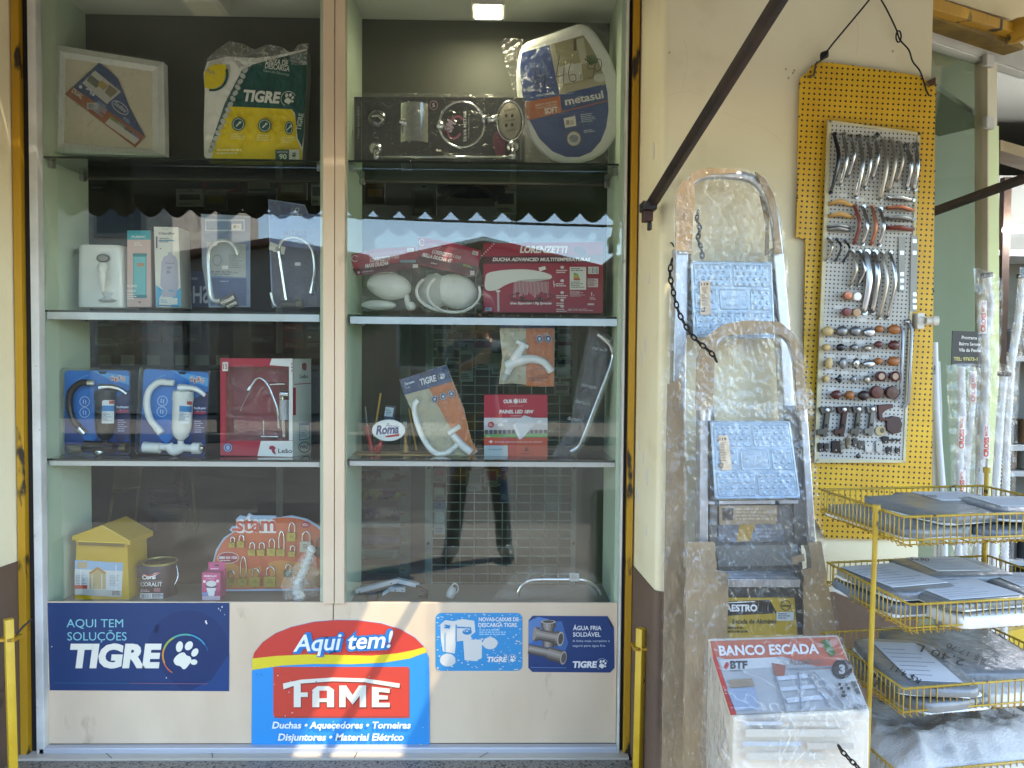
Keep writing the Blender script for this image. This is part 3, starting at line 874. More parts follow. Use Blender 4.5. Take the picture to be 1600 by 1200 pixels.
# rolls of patterned oilcloth
rolls = [(720, 752, '#6d5a30', '#7c6a3c', 'mustard'), (105, 155, '#8f8b80', '#7a4a42', 'white floral'), (190, 238, '#5e2440', '#8c7d3a', 'magenta and olive chequered'), (275, 325, '#8b7b80', '#5d3c62', 'mauve mandala'),
         (340, 370, '#8d9296', '#9fa3a4', 'silver grey'), (405, 450, '#5d5270', '#6d6384', 'violet'), (470, 515, '#4c7468', '#5f8578', 'sea green'), (545, 580, '#4a6142', '#58714d', 'leaf green')]
for i, (y0, y1, c1, c2, nm) in enumerate(rolls):
    if i == 0: y0, y1 = 75, 98
    a, b = Q(8, 90, (y0 + y1) / 2, .62), Q(8, 305 + (i % 3) * 6, (y0 + y1) / 2, .62)
    rr_ = (Q(8, 90, y0, .62).z - Q(8, 90, y1, .62).z) / 2
    t = thing('oilcloth_roll', f'{nm} roll of oilcloth on the rack behind the right pane', 'roll', (b.x, .62, a.z), 'rolls of oilcloth')
    m = noisy('oilcloth_' + nm.replace(' ', '_'), c1, c2, 26, .35, .05, 60, contrast=(.46, .54))
    mb = MB(); mb.lathe(a, (1, 0, 0), [(rr_ * .3, 0), (rr_, .001), (rr_, b.x - a.x), (rr_ * .35, b.x - a.x + .001)], m, n=18); mb.obj('cloth', t, smooth=40)
    mb = MB(); mb.lathe(b + Vector((-.01, 0, 0)), (1, 0, 0), [(rr_ * .3, 0), (rr_ * .3, .03)], mat('#8b7355', .8), n=12); mb.obj('core', t, smooth=40)
# easel and tools deep behind the left pane
t = thing('sign_easel', 'wooden easel with a straw yellow board behind the left pane', 'easel', Q(7, 700, 400, .7))
a = Art(.70, 7); mb = MB(); a.slab(mb, [(530, 60), (655, 60), (640, 185), (520, 205)], .01, '#7d6a38'); a.lines(545, 80, 635, 180, 9, '#6a5828'); mb.add(a); mb.obj('board', t)
for x0, y0, x1, y1 in ((655, 60, 622, 390), (525, 200, 488, 440), (885, 65, 910, 390)):
    mb = MB(); mb.tube([Q(7, x0, y0, .71), Q(7, x1, y1, .74)], .006, mat('#8a7440', .6), n=6); mb.obj('leg', t)
mb = MB(); mb.tube([Q(7, 520, 203, .69), Q(7, 645, 183, .69)], .004, mat('#a08a50', .5), n=6); mb.obj('ledge', t)
t = thing('hanging_pliers', 'red handled pliers hanging deep behind the left pane', 'pliers', Q(7, 830, 280, .8))
mb = MB()
mb.tube([Q(7, 812, 70, .8), Q(7, 808, 130, .8), Q(7, 830, 190, .8)], .007, mat('#5e1a1a', .5), curve=4); mb.tube([Q(7, 838, 70, .8), Q(7, 850, 120, .8), Q(7, 832, 190, .8)], .007, mat('#5e1a1a', .5), curve=4); mb.obj('handle', t)
mb = MB(); mb.tube([Q(7, 831, 188, .8), Q(7, 838, 240, .8), Q(7, 836, 280, .8)], [.012, .012, .004], mat('#4a4a48', .4, .6), curve=4); mb.obj('jaw', t)
t = thing('stacked_buckets', 'stack of dark and grey buckets behind the left pane', 'buckets', Q(7, 780, 380, .85))
mb = MB()
for i in range(4):
    p = Q(7, 785, 370 - i * 32, .85); mb.lathe(p, (0, 0, 1), [(.055, 0), (.068, .07), (.074, .07), (.074, .08), (.06, .078)], mat(('#2b3036', '#3c4248')[i % 2], .5), n=20)
mb.obj('bucket_body', t)
# dark counter low behind the left pane
mb = MB(); a, b = Q(7, 300, 0, 1.1), Q(7, 1560, 0, 1.1); mb.box((a.x, 1.1, .12), (b.x, 1.7, Q(7, 500, 330, 1.1).z), mat('#3b3a36', .6))
tag(mb.obj('shop_counter', bevel=.01), 'dark shop counter deep behind the left pane', 'counter')
# banner seen from behind: its lettering reads mirrored
mb = MB(); a = Art(.20, 3)
a.slab(mb, [(836, 425), (1150, 425), (1150, 592), (836, 592)], .004, '#1d2b52')
vs, fs = textmesh('SHO', .02); x1 = max(v[0] for v in vs); k = 75 / capheight()
a.put([(968 - v[0] * 132 / x1, 572 - v[1] * k) for v in vs], fs, '#b9bcc4')
a.lines(850, 455, 950, 475, 1, '#8f96a8'); a.ell(985, 540, 14, 20, '#b9bcc4')
mb.add(a); tag(mb.obj('shop_banner'), 'navy banner with mirrored white letters behind the bottle boxes', 'banner')

# ---------------------------------------------------------------- shop entrance at the right
PT = PL((WX + .012, -.13, 0), (.515, -.857, 0))
PTn = PT.n
def slabq(r, pts, w, t, m, pl=PT):
    a, b, k = REG[r]
    f = [pl.at(a + x * k, b + y * k, w) for x, y in pts]
    mb = MB(); mb.prism(f, -pl.n * t, m); return mb
t = thing('entrance_glazing', 'pale green lined glass partition of the entrance beside the pegboard', 'glass partition', PT.at(1500, 1100))
RAIL = noisy('grey_white_rail', '#a4a39d', '#b3b2ab', 8, .45, .05, 60)
slabq(12, [(640, 62), (1200, 255), (1200, 350), (640, 165)], .012, .05, RAIL).obj('top_rail', t, bevel=.002)
slabq(12, [(640, 167), (1200, 352), (1200, 362), (640, 177)], .006, .03, mat('#d2d1cb', .4)).obj('glazing_bead', t)
slabq(12, [(640, 178), (970, 287), (970, 3300), (640, 3300)], -.005, .005, GLASS).obj('glass_pane', t)
slabq(12, [(970, 283), (1014, 297), (1026, 3300), (972, 3300)], .012, .04, noisy('cream_post', '#c2b89c', '#cdc4a8', 5, .5)).obj('post', t, bevel=.002)
for y0 in (248, 540):
    slabq(12, [(968, y0), (1004, y0 + 10), (1004, y0 + 66), (968, y0 + 58)], .030, .017, mat('#b4b2aa', .5)).obj('hinge_block', t, bevel=.004)
slabq(12, [(1015, 590), (1022, 590), (1026, 2600), (980, 2600), (975, 600)], .0125, .0004, mat('#c3cc92', .45)).obj('yellow_strip', t)
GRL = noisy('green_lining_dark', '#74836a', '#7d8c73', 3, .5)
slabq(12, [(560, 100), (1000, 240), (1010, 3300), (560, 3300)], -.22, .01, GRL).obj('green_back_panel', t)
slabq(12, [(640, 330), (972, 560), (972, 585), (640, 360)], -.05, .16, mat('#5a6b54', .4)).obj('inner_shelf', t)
slabq(12, [(1030, 655), (1300, 735), (1300, 790), (1030, 705)], -.3, .1, noisy('old_timber', '#8f7d5e', '#a8977a', 6, .8, .2, 40, stretch=(.2, 1, 1))).obj('timber_rail', t)
# yellow roller shutter box over the entrance
t = thing('shutter_box', 'dirty yellow roller shutter rail over the shop entrance', 'shutter', PT.at(1520, 10, .1))
slabq(12, [(640, -40), (1090, 105), (1120, 160), (640, 20)], .10, .1, YELLOW).obj('top_flange', t, bevel=.002)
slabq(12, [(640, 22), (1090, 168), (1140, 215), (1140, 232), (640, 58)], .07, .08, noisy('darker_yellow', '#5e4a14', '#7a6220', 14, .7, .2, 60)).obj('lower_flange', t, bevel=.002)  # lower flange in a darker yellow than the top one
mb = MB(); p = PT.at(1220 + 1115 / 3, 47, .10); mb.lathe(p, -PTn, [(.012, -.03), (.03, -.03), (.036, 0), (.03, .05)], YELLOW, n=14); mb.obj('end_roller', t, smooth=40)
slabq(12, [(640, -400), (1300, -300), (1300, 170), (1090, 95), (640, -45)], .06, .2, CREAM).obj('soffit_board', t)
# deep shop seen through the open entrance
DP = 1.9
t = thing('steel_shelving', 'dark steel shelving with tins seen through the shop entrance', 'shelving', P(1640, 1000, DP))
for yy in (395, 560, 700, 740, 880):
    a, b = P(1560, yy, DP), P(1760, yy, DP); mb = MB(); mb.box((a.x, DP, a.z - .015), (b.x + .5, DP + .35, a.z + .015), mat('#b3b5b2', .5)); mb.obj('shelf', t)
a = P(1562, 600, DP); mb = MB(); mb.box((a.x - .02, DP - .02, .12), (a.x + .02, DP + .02, 2.3), noisy('rust_brown_post', '#3b2a1c', '#4a3624', 20, .7)); mb.obj('post', t)
mb = MB(); mb.box((a.x, DP + .36, .12), (a.x + 1.5, DP + .38, 2.4), mat('#74756d', .7)); mb.obj('back_panel', t)
rd = random.Random(9)
for yy in (555, 695, 735, 875):
    for i in range(6):
        p = P(1572 + i * 26, yy, DP + .08); c = rd.choice(['#26303a', '#4b4f45', '#59432b', '#3a3a3a', '#6b6a60'])
        mb = MB(); mb.lathe(p + Vector((0, 0, .0155)), (0, 0, 1), [(.05, 0), (.05, .12), (.046, .122), (.046, .13), (.0, .13)], mat(c, .4), n=16)
        tag(mb.obj('paint_tin', smooth=40), 'dull tin standing on the dark shelving inside the entrance', 'tin', 'tins on the dark shelving')
mb = MB(); p = P(1576, 357, DP - .1); mb.box((p.x, DP - .12, p.z - .012), (p.x + 1.2, DP - .05, p.z + .012), mat('#f4f6ff', .5, emit=14.0)); tag(mb.obj('tube_lamp'), 'white fluorescent tube glowing inside the shop entrance', 'lamp')
# low yellow board and threshold of the entrance
mb = slabq(16, [(590, 690), (1100, 590), (1100, 735), (600, 735)], .05, .03, noisy('yellow_board', '#b8951e', '#c7a630', 5, .5))
tag(mb.obj('threshold_board'), 'clean yellow board low in the entrance behind the wire rack', 'board')

for i, (x, y_) in enumerate(((-3.2, 2.6), (-.6, 2.6), (2.0, 2.6), (-1.9, 4.6), (.8, 4.6))):  # unseen ceiling tubes added to brighten the dark interior
    t = thing('added_fill_tube', 'added fluorescent tube fitting that brightens the shop interior', 'lamp', (x, y_, 2.86), 'added tube lights on the shop ceiling')
    mb = MB(); mb.box((x - .62, y_ - .06, 2.85), (x + .62, y_ + .06, 2.899), mat('#b5b5ae', .5)); mb.obj('housing', t)
    mb = MB(); mb.tube([(x - .6, y_, 2.83), (x + .6, y_, 2.83)], .018, mat('#f2f5ff', .5, emit=5.0), n=10); mb.obj('tube', t)
# ================================================================== goods in the window
def px2m(r, y): return REG[r][2] * (y - CAM.y) / FPX / 1.0
def base_pt(r, x, y, d): return Q(r, x, y, d)
NAVY, TWHITE, TGREEN, TYEL, TOR = '#122c58', '#dedbd0', '#0c4d47', '#e4ca12', '#b8642a'

def crinkle(seed, h=.003, sc=.06):
    return lambda x, y: h * (noise.noise(Vector((x * sc, y * sc, seed))) + .8 * (1 - 2 * abs(noise.noise(Vector((x * sc * 1.7, y * sc * 1.2, seed + 5)))))) + h

# ---- top shelf ------------------------------------------------------
D = .085
t = thing('framed_hatch', 'white framed hatch panel with slanted blue and orange card, top left shelf', 'hatch panel', Q(1, 500, 712, D))
fr = [(252, 207), (757, 288), (765, 722), (235, 706)]; inn = [(303, 268), (705, 330), (705, 690), (295, 662)]
mb = MB(); a = Art(D, 1)
FRM = noisy('white_moulding', '#e0dfd9', '#e8e7e1', 30, .35, .05, 60)
for i in range(4):
    q = [fr[i], fr[(i + 1) % 4], inn[(i + 1) % 4], inn[i]]
    mid = [((q[0][0] + q[3][0]) / 2, (q[0][1] + q[3][1]) / 2), ((q[1][0] + q[2][0]) / 2, (q[1][1] + q[2][1]) / 2)]
    o1, o2, m1, m2, n1, n2 = (a.pt(*q[0], -.012), a.pt(*q[1], -.012), a.pt(*mid[0], .004), a.pt(*mid[1], .004), a.pt(*q[3], -.004), a.pt(*q[2], -.004))
    b = Vector((0, .03, 0))
    mb.face([o1, o2, m2, m1], FRM); mb.face([m1, m2, n2, n1], FRM); mb.face([o1, o2, o2 + b, o1 + b], FRM); mb.face([n1, n2, n2 + b, n1 + b], FRM)
mb.obj('frame', t, bevel=.001)
a = Art(D + .006, 1); mb = MB(); a.slab(mb, inn, .012, noisy('cream_hatch_board', '#d2c7aa', '#dad0b6', 12, .5)); mb.obj('panel', t)
a = Art(D + .002, 1); mb = MB()
cardp = [(460, 290), (505, 325), (545, 365), (572, 430), (600, 500), (640, 575), (673, 632), (625, 683), (300, 435)]
a.slab(mb, cardp, .0015, '#1c3d72')
a.poly([(335, 400), (672, 632), (625, 683), (300, 435)], '#9a5427')
a.poly([(440, 326), (560, 425), (495, 482), (380, 385)], '#c3c1b8')
a.poly([(420, 345), (470, 385), (445, 408), (400, 372)], '#5d6152'); a.poly([(470, 372), (500, 395), (478, 416), (450, 392)], '#a38a2c'); a.poly([(505, 390), (545, 422), (512, 452), (485, 428)], '#7d6a4c')
a.text('DUAL', 330, 425, 21, '#d8d4c8', w=58, rot=36, b=.02)
a.bars(405, 478, 452, 503, 10); a.ring(556, 498, 46, 22, 3, '#cfd3d8', rot=38); a.text('Sadex', 524, 480, 20, '#d4d8dc', w=70, rot=38, sl=.2)
a.lines(455, 465, 520, 520, 6, '#9fb0c8', rot=36, seed=4); a.lines(575, 540, 620, 555, 2, '#9fb0c8', rot=36)
for i, c in enumerate(('#76904a', '#8d9a95', '#5a5650', '#7c6f9a')):
    x, y = 505 + i * 34, 560 + i * 24
    a.poly([(x, y - 12), (x + 38, y + 14), (x + 16, y + 36), (x - 18, y + 10)], '#c9c6ba'); a.poly([(x + 6, y - 22), (x + 42, y + 2), (x + 38, y + 14), (x, y - 12)], c)
a.ell(373, 402, 8, 8, '#cdd3da', n=10); a.ell(432, 437, 8, 8, '#cdd3da', n=10); a.ring(408, 424, 18, 16, 8, '#cdd3da', 200, 380, rot=30)
mb.add(a); mb.obj('product_card', t)
film(PL((0, D - .012, 0)), 1, [(240, 200), (765, 280), (772, 718), (228, 706)], crinkle(3, .002), t, 'plastic_bag')

# cistern bag
D = .10
t = thing('cistern_bag', 'puffy green and yellow printed bag with paw emblem, top left shelf', 'bag', Q(1, 1180, 745, D))
B = bul(930 * .3375, 190 * .3375, 1430 * .3375, 765 * .3375, .035, .004, .055, 3)
mb = MB(); a = Art(D, 1, bulge=B, seg=3, gap=.0007)
out = [(960, 285), (1050, 262), (1180, 268), (1270, 258), (1420, 225), (1423, 340), (1412, 500), (1408, 620), (1398, 757), (1180, 764), (975, 757), (945, 722), (943, 600), (948, 420), (942, 340)]
a.slab(mb, out, .05, '#8d8f88')
a.poly(out, '#e8e6de')
a.poly([(1165, 300), (1270, 272), (1420, 235), (1422, 340), (1412, 500), (1370, 530), (1350, 506), (1055, 492), (1100, 400)], TGREEN)
a.poly([(1055, 492), (1350, 506), (1372, 560), (1372, 640), (1398, 700), (1396, 757), (1180, 762), (975, 757), (1000, 650)], TYEL)
a.poly([(1365, 520), (1412, 495), (1406, 625), (1398, 680), (1378, 640)], TGREEN); a.text('TIGRE', 1392, 605, 22, '#cfd6cc', w=80, rot=-80, b=.02)
a.poly([(1120, 325), (1160, 305), (1055, 492), (1000, 650), (978, 700), (965, 700), (1040, 480)], '#3f5f5d')
for i in range(15):
    u = i / 14; x = 1135 - 160 * u; y = 325 + 370 * u
    a.ell(x, y, 15, 11, '#b9bdb6', 45 if i % 2 else -45, 12, same=i > 0)
a.poly([(946, 330), (990, 295), (1045, 300), (1052, 330), (1030, 390), (985, 415), (947, 405)], TYEL); a.ring(985, 345, 72, 78, 11, TGREEN, -20, 105)
a.text('CAIXA DE', 1228, 290, 24, '#d9dcd2', w=105, rot=8, b=.02); a.text('DESCARGA', 1226, 315, 24, '#d9dcd2', w=115, rot=8, b=.02); a.text('Caixa de Descarga', 1218, 330, 11, '#a9bcb6', w=122, rot=10)
a.text('TIGRE', 1120, 465, 48, '#e2e4da', w=172, rot=4, sl=.12, b=.045); a.paw(1337, 458, 33, '#e2e4da', '#e2e4da')
for x, y in ((1103, 575), (1225, 581), (1338, 592)):
    a.ell(x, y, 31 if x < 1300 else 20, 32, TGREEN, n=20); a.ring(x, y, 26 if x < 1300 else 16, 27, 3, '#c9d0c2'); a.line([(x - 10, y + 10), (x + 10, y - 10)], 6, '#c9d0c2'); a.ell(x + 8, y - 8, 6, 6, '#c9d0c2', n=8)
    a.lines(x - 36, y + 42, x + 40, y + 74, 3, '#e7dc86', seed=x)
a.lines(1003, 690, 1120, 720, 2, '#efe7a0', seed=2)
a.rect(1275, 693, 1338, 742, TGREEN); a.rect(1338, 693, 1385, 742, '#cfd2c8'); a.text('90', 1293, 736, 22, '#dfe2d8', w=34, b=.02); a.text('GARANTIA', 1280, 708, 9, '#dfe2d8', w=52); a.paw(1361, 717, 14, TGREEN)
mb.add(a); mb.obj('printed_bag', t, fixn=False)
film(PL((0, D - .018, 0)), 1, [(945, 330), (960, 270), (1010, 225), (1065, 188), (1130, 205), (1180, 230), (1245, 203), (1310, 220), (1350, 250), (1380, 205), (1432, 200), (1422, 245), (1420, 300), (1150, 300), (1000, 350)], crinkle(8, .010, .09), t, 'clear_outer_bag', clear('wrinkled_film', gloss=2.4, rough=.12, white=.16, bump=1.0, bscale=60))

# bath accessory set
D = .09
t = thing('bath_accessory_set', 'black carded set of chrome bathroom fittings in a clear tray', 'bathroom set', Q(2, 490, 742, D))
mb = MB(); a = Art(D, 2)
a.slab(mb, [(98, 448), (890, 452), (888, 752), (100, 752)], .006, '#15171a')
a.ell(597, 577, 84, 88, '#0d0e10'); a.ring(568, 590, 38, 58, 10, '#8a3558', 20, 300, rot=20); a.text('SM', 545, 615, 40, '#b9a9b4', w=52, rot=-62, b=.05)
a.text('SILVA METAIS', 618, 655, 13, '#b9bab8', w=140, rot=-90, b=.01); a.text('linha banheiro', 632, 640, 6, '#8e8f8d', w=100, rot=-90)
a.text('PARA BANHEIRO', 124, 640, 11, '#8d8e8d', w=150, rot=-90); a.lines(130, 470, 136, 740, 40, '#6d6e6d')
a.ell(467, 487, 20, 22, '#9c6c80', n=16); a.ell(467, 487, 17, 19, '#1b1b1d', n=16); a.text('5', 461, 495, 16, '#d0c0c8', w=11)
a.curve([(740, 660), (755, 610), (790, 620), (800, 700), (770, 740)], '#6a1f3c'); a.lines(866, 640, 876, 740, 20, '#6d6e6d')
mb.add(a); mb.obj('backing_card', t)
y = D - .02
mb = MB(); mb.tube([Q(2, 597 + 104 * math.cos(q), 577 + 106 * math.sin(q), y) for q in [2 * math.pi * i / 40 for i in range(40)]], .0038, CHROME, n=10, loop=True); mb.obj('towel_ring', t)
mb = MB(); p = Q(2, 497, 582, y); mb.lathe(p + Vector((0, .02, 0)), (0, -1, 0), [(.0, -.0), (.02, 0), (.02, .006), (.012, .012), (.012, .028), (0, .03)], CHROME, n=18); mb.obj('ring_mount', t)
mb = MB()
def ws(x0, y0, x1, y1, yy, bow):
    c0, c1 = Q(2, x0, y0, yy), Q(2, x1, y1, yy)
    mb.sheet(lambda u, v: Vector((c0.x + (c1.x - c0.x) * u, yy - bow * math.sin(math.pi * u), c0.z + (c1.z - c0.z) * v)), 12, 2, CHROME)
ws(315, 478, 440, 660, y, .02); p = Q(2, 322, 570, y); mb.lathe(p, (0, -1, 0), [(.01, 0), (.01, .012), (.006, .02), (0, .021)], CHROME, n=14); mb.tube([p + Vector((-.012, 0, 0)), p + Vector((.02, -.01, 0))], .006, CHROME); mb.obj('roll_holder', t)
mb = MB(); p = Q(2, 820, 560, y); mb.blob(p, (.034, .008, .055), mat('#a79f88', .4)); mb.obj('soap_dish', t)
mb = MB(); a = Art(y - .0085, 2)
for x, yy in ((803, 535), (830, 535), (803, 580), (830, 578)): a.ell(x, yy, 7, 9, '#3c3830', n=10, same=True)
for yy in (510, 558, 605): a.line([(795, yy + 4), (845, yy - 6)], 8, '#8c8570')
mb.add(a); mb.obj('drain_slots', t)
mb = MB(); mb.tube([Q(2, 768, 545, y), Q(2, 715, 558, y)], .011, CHROME, n=12); p = Q(2, 720, 557, y); mb.lathe(p + Vector((-.008, 0, 0)), (-1, .2, 0), [(.016, 0), (.016, .008), (.0, .009)], CHROME, n=14); mb.tube([Q(2, 820 + 60 * math.cos(q), 560 + 92 * math.sin(q), y) for q in [2 * math.pi * i / 30 for i in range(30)]], .003, CHROME, loop=True); mb.obj('dish_holder', t)
mb = MB(); mb.tube([Q(2, 200, 727, y - .008), Q(2, 838, 727, y - .008)], .0045, CHROME, n=10)
for x, yy in ((200, 690), (832, 680)):
    mb.tube([Q(2, x, yy, y), Q(2, x + 4, 742, y - .01)], .009, CHROME, n=12); mb.lathe(Q(2, x, yy, D - .002), (0, -1, 0), [(.019, 0), (.019, .008), (0, .01)], CHROME, n=16)
mb.obj('towel_bar', t)
mb = MB(); p = Q(2, 200, 540, y); mb.lathe(p + Vector((0, .02, 0)), (0, -1, 0), [(.03, 0), (.03, .006), (.015, .012), (0, .012)], mat('#5f6264', .15, .9), n=18)
mb.tube([p + Vector((-.012, 0, 0)), p + Vector((.01, -.012, -.002)), p + Vector((.022, -.016, -.016)), p + Vector((.014, -.02, -.028))], .004, CHROME, curve=5); mb.obj('robe_hook', t)
film(PL((0, y - .022, 0)), 2, [(70, 428), (915, 436), (915, 747), (75, 747)], crinkle(12, .003, .05), t, 'clear_tray')

# toilet seat
D = .10
t = thing('toilet_seat', 'white toilet seat in a clear bag with large blue label and handwritten price', 'toilet seat', Q(2, 1100, 770, D))
seat = [(868, 235), (900, 195), (1000, 160), (1110, 120), (1155, 113), (1195, 130), (1245, 195), (1300, 300), (1335, 410), (1343, 500), (1330, 590), (1290, 670), (1230, 725), (1160, 752), (1080, 757), (1000, 735), (930, 670), (885, 580), (858, 470), (850, 370), (855, 290)]
q_, _ = catmull([Vector((x, yy, 0)) for x, yy in seat], [0] * len(seat), 3, True)
seatp = [(v.x, v.y) for v in q_]
cx, cy = 1100, 440
pl = YP(D); SEATW = mat('#e6e7e3', .25, coat=.3)
mb = MB()
rings = []
for s_, w in ((1.0, -.035), (1.0, -.012), (.985, -.003), (.95, .002), (.90, .003), (.3, .003), (.01, .003)):
    rings.append([pl.at(520 + (cx + (x - cx) * s_) * .3375, (cy + (yy - cy) * s_) * .3375, w) for x, yy in seatp])
mb.bridge(rings, SEATW, caps=True); mb.obj('seat_lid', t, smooth=50)
mb = MB(); a = Art(D - .0036, 2)
lab = [(876, 243), (1160, 163), (1190, 205), (1225, 270), (1255, 350), (1272, 430), (1277, 510), (1266, 590), (1240, 655), (1195, 705), (1140, 727), (1080, 727), (1015, 700), (955, 640), (912, 560), (882, 470), (868, 370), (868, 300)]
a.poly(lab, '#163f86')
a.poly([(1002, 207), (1160, 163), (1190, 205), (1225, 270), (1255, 350), (1264, 388), (1050, 437)], '#9a936c')
a.poly([(1002, 207), (1025, 203), (1075, 430), (1050, 437)], '#b3ae9a'); a.poly([(1125, 185), (1160, 175), (1180, 290), (1150, 300)], '#bcb79c'); a.poly([(1040, 310), (1150, 290), (1158, 370), (1055, 390)], '#c7c5b8'); a.poly([(1075, 300), (1110, 290), (1115, 325), (1080, 335)], '#d5d3c8')
a.poly([(1060, 400), (1255, 355), (1264, 388), (1052, 436)], '#a9a184'); a.ell(1235, 360, 28, 20, '#c9c7bb'); a.rect(1115, 180, 1128, 235, '#5d5138')
for i in range(7): a.line([(1195, 300), (1195 + 32 * math.cos(3.6 + i * .42), 285 + 32 * math.sin(3.6 + i * .42))], 7, '#46602a', same=i > 0)
a.poly([(882, 474), (1052, 443), (1060, 520), (900, 557), (885, 510)], '#ad5722')
a.line([(1060, 518), (1276, 465)], 4, '#ad5722')
a.text('metasul', 1078, 487, 34, '#d5d8dc', w=180, rot=-11, b=.025)
a.text('SOFT', 982, 527, 25, '#dcd2c4', w=62, rot=-8, b=.03); a.text('ASSENTO SANITÁRIO', 938, 494, 10, '#d9c6b2', w=102, rot=-11); a.text('ASIENTO DE INODORO', 950, 505, 8, '#d9c6b2', w=92, rot=-11); a.text('MODELO UNIVERSAL', 942, 448, 9, '#c9d2e0', w=86, rot=-9)
a.poly([(1068, 548), (1122, 536), (1128, 582), (1076, 592)], '#d8d8d4'); a.bars(1080, 556, 1118, 578, 9)
a.lines(1146, 530, 1230, 572, 5, '#9fb3d2', rot=-8, seed=3); a.lines(1162, 603, 1222, 618, 2, '#b9c6dc', rot=-6)
a.ell(1116, 642, 32, 34, '#b5936a'); a.ell(1116, 642, 29, 31, '#c9ccca'); a.ell(1116, 640, 22, 16, '#7d8a98'); a.text('metasul', 1096, 660, 9, '#33506e', w=40)
INK = '#15171c'
a.pen([(925, 405), (940, 340), (935, 320), (960, 330), (955, 355), (935, 365), (960, 405)], 3, INK); a.pen([(990, 345), (972, 360), (985, 375), (968, 388)], 3, INK); a.line([(985, 330), (978, 400)], 2.5, INK)
a.pen([(1050, 255), (1040, 320), (1036, 355), (1072, 345)], 3, INK); a.line([(1070, 310), (1068, 385)], 3, INK)
a.pen([(1105, 285), (1092, 330), (1100, 375), (1125, 370), (1120, 345), (1098, 350)], 3, INK); a.pen([(1150, 345), (1148, 368)], 3.5, INK)
a.pen([(1210, 290), (1180, 300), (1185, 320), (1208, 318), (1205, 355), (1180, 362)], 3, INK); a.pen([(1225, 280), (1212, 305), (1222, 330), (1242, 315), (1242, 280), (1222, 272)], 3, INK)
mb.add(a); mb.obj('label', t)
film(PL((0, D - .008, 0)), 2, [(776, 200), (795, 175), (900, 182), (1000, 150), (1120, 112), (1270, 74), (1275, 130), (1310, 300), (1348, 520), (1345, 722), (1240, 762), (1040, 790), (925, 748), (880, 620), (820, 370)], crinkle(21, .004, .05), t)

# ---- second shelf ---------------------------------------------------
D = .11
t = thing('water_purifier', 'white countertop water purifier with oval badge and tap', 'water purifier', Q(3, 460, 590, D))
a0, b0 = Q(3, 345, 592, D), Q(3, 575, 592, D); zt1 = Q(3, 450, 305, D).z
PUR = mat('#d8d9d4', .3, coat=.2)
rings = []
for zz, s_ in ((a0.z, .98), (a0.z + .01, 1.0), (zt1 - .02, .955), (zt1 - .006, .94), (zt1, .88)):
    hw = (b0.x - a0.x) / 2 * s_; xm_ = (a0.x + b0.x) / 2 + .004
    rings.append([Vector((xm_ + x * hw, D + .055 + yy * .055 - .012 * (1 - x * x), zz)) for x, yy in rr(-1, -1, 1, 1, .35, 4)])
mb = MB(); mb.bridge(rings, PUR); mb.obj('housing', t, smooth=50)
mb = MB(); p = Q(3, 478, 366, D - .015); mb.blob(p, (.021, .004, .013), mat('#4d4c48', .3)); mb.blob(p + Vector((0, -.003, 0)), (.015, .003, .009), mat('#8c8a80', .3)); mb.obj('badge', t)
mb = MB(); p = Q(3, 475, 402, D - .03); mb.lathe(p, (0, 0, -1), [(.008, -.01), (.014, 0), (.014, .01), (.009, .02), (.012, .03), (.005, .07), (.004, .075)], mat('#d6d6d0', .3), n=16); mb.obj('tap', t, smooth=50)
mb = MB(); p = Q(3, 480, 560, D - .03); mb.lathe(p + Vector((0, .03, -.005)), (0, 0, 1), [(.02, 0), (.03, .006), (.012, .016), (.02, .03), (.012, .034)], mat('#cfd2d2', .2), n=18); mb.obj('spare_tap', t, smooth=50)

def carton(name, r, pts, dep, d, side, lab, cat, draw, group=None, top=None):
    """box with a printed front; pts: front corners in pixels"""
    t = thing(name, lab, cat, Q(r, (pts[2][0] + pts[3][0]) / 2, max(pts[2][1], pts[3][1]), d), group)
    mb = MB(); a = Art(d, r); a.slab(mb, pts, dep, side); mb.obj('carton', t, bevel=.0012)
    mb = MB(); a = Art(d - .0002, r); draw(a); mb.add(a); mb.obj('printed_face', t)
    return t
def d1(a):
    a.rect(589, 238, 697, 591, '#cdb0a8'); a.rect(589, 238, 697, 280, '#3fa0ad'); a.text('PURIFIC', 610, 272, 10, '#d5e0e0', w=65, b=.02)
    a.lines(622, 292, 665, 312, 2, '#e0d6d0'); a.rrect(616, 345, 678, 548, 8, '#53a4ab'); a.rect(622, 360, 672, 535, '#6cb4ba'); a.rrect(614, 343, 680, 358, 6, '#3b8289'); a.rrect(614, 535, 680, 550, 6, '#3b8289')
    a.rect(635, 388, 668, 404, '#b58a6c'); a.text('FILTRO', 588, 500, 11, '#eee8e2', w=45, b=.03); a.text('ÁGUA', 588, 522, 11, '#eee8e2', w=40, b=.03); a.lines(588, 530, 640, 560, 3, '#eee8e2'); a.rect(640, 565, 652, 574, '#8d7d78')
carton('filter_carton', 3, [(588, 237), (698, 237), (702, 592), (588, 592)], .06, .10, '#b59a94', 'slim pink carton with teal filter picture beside the water purifier', 'box', d1)
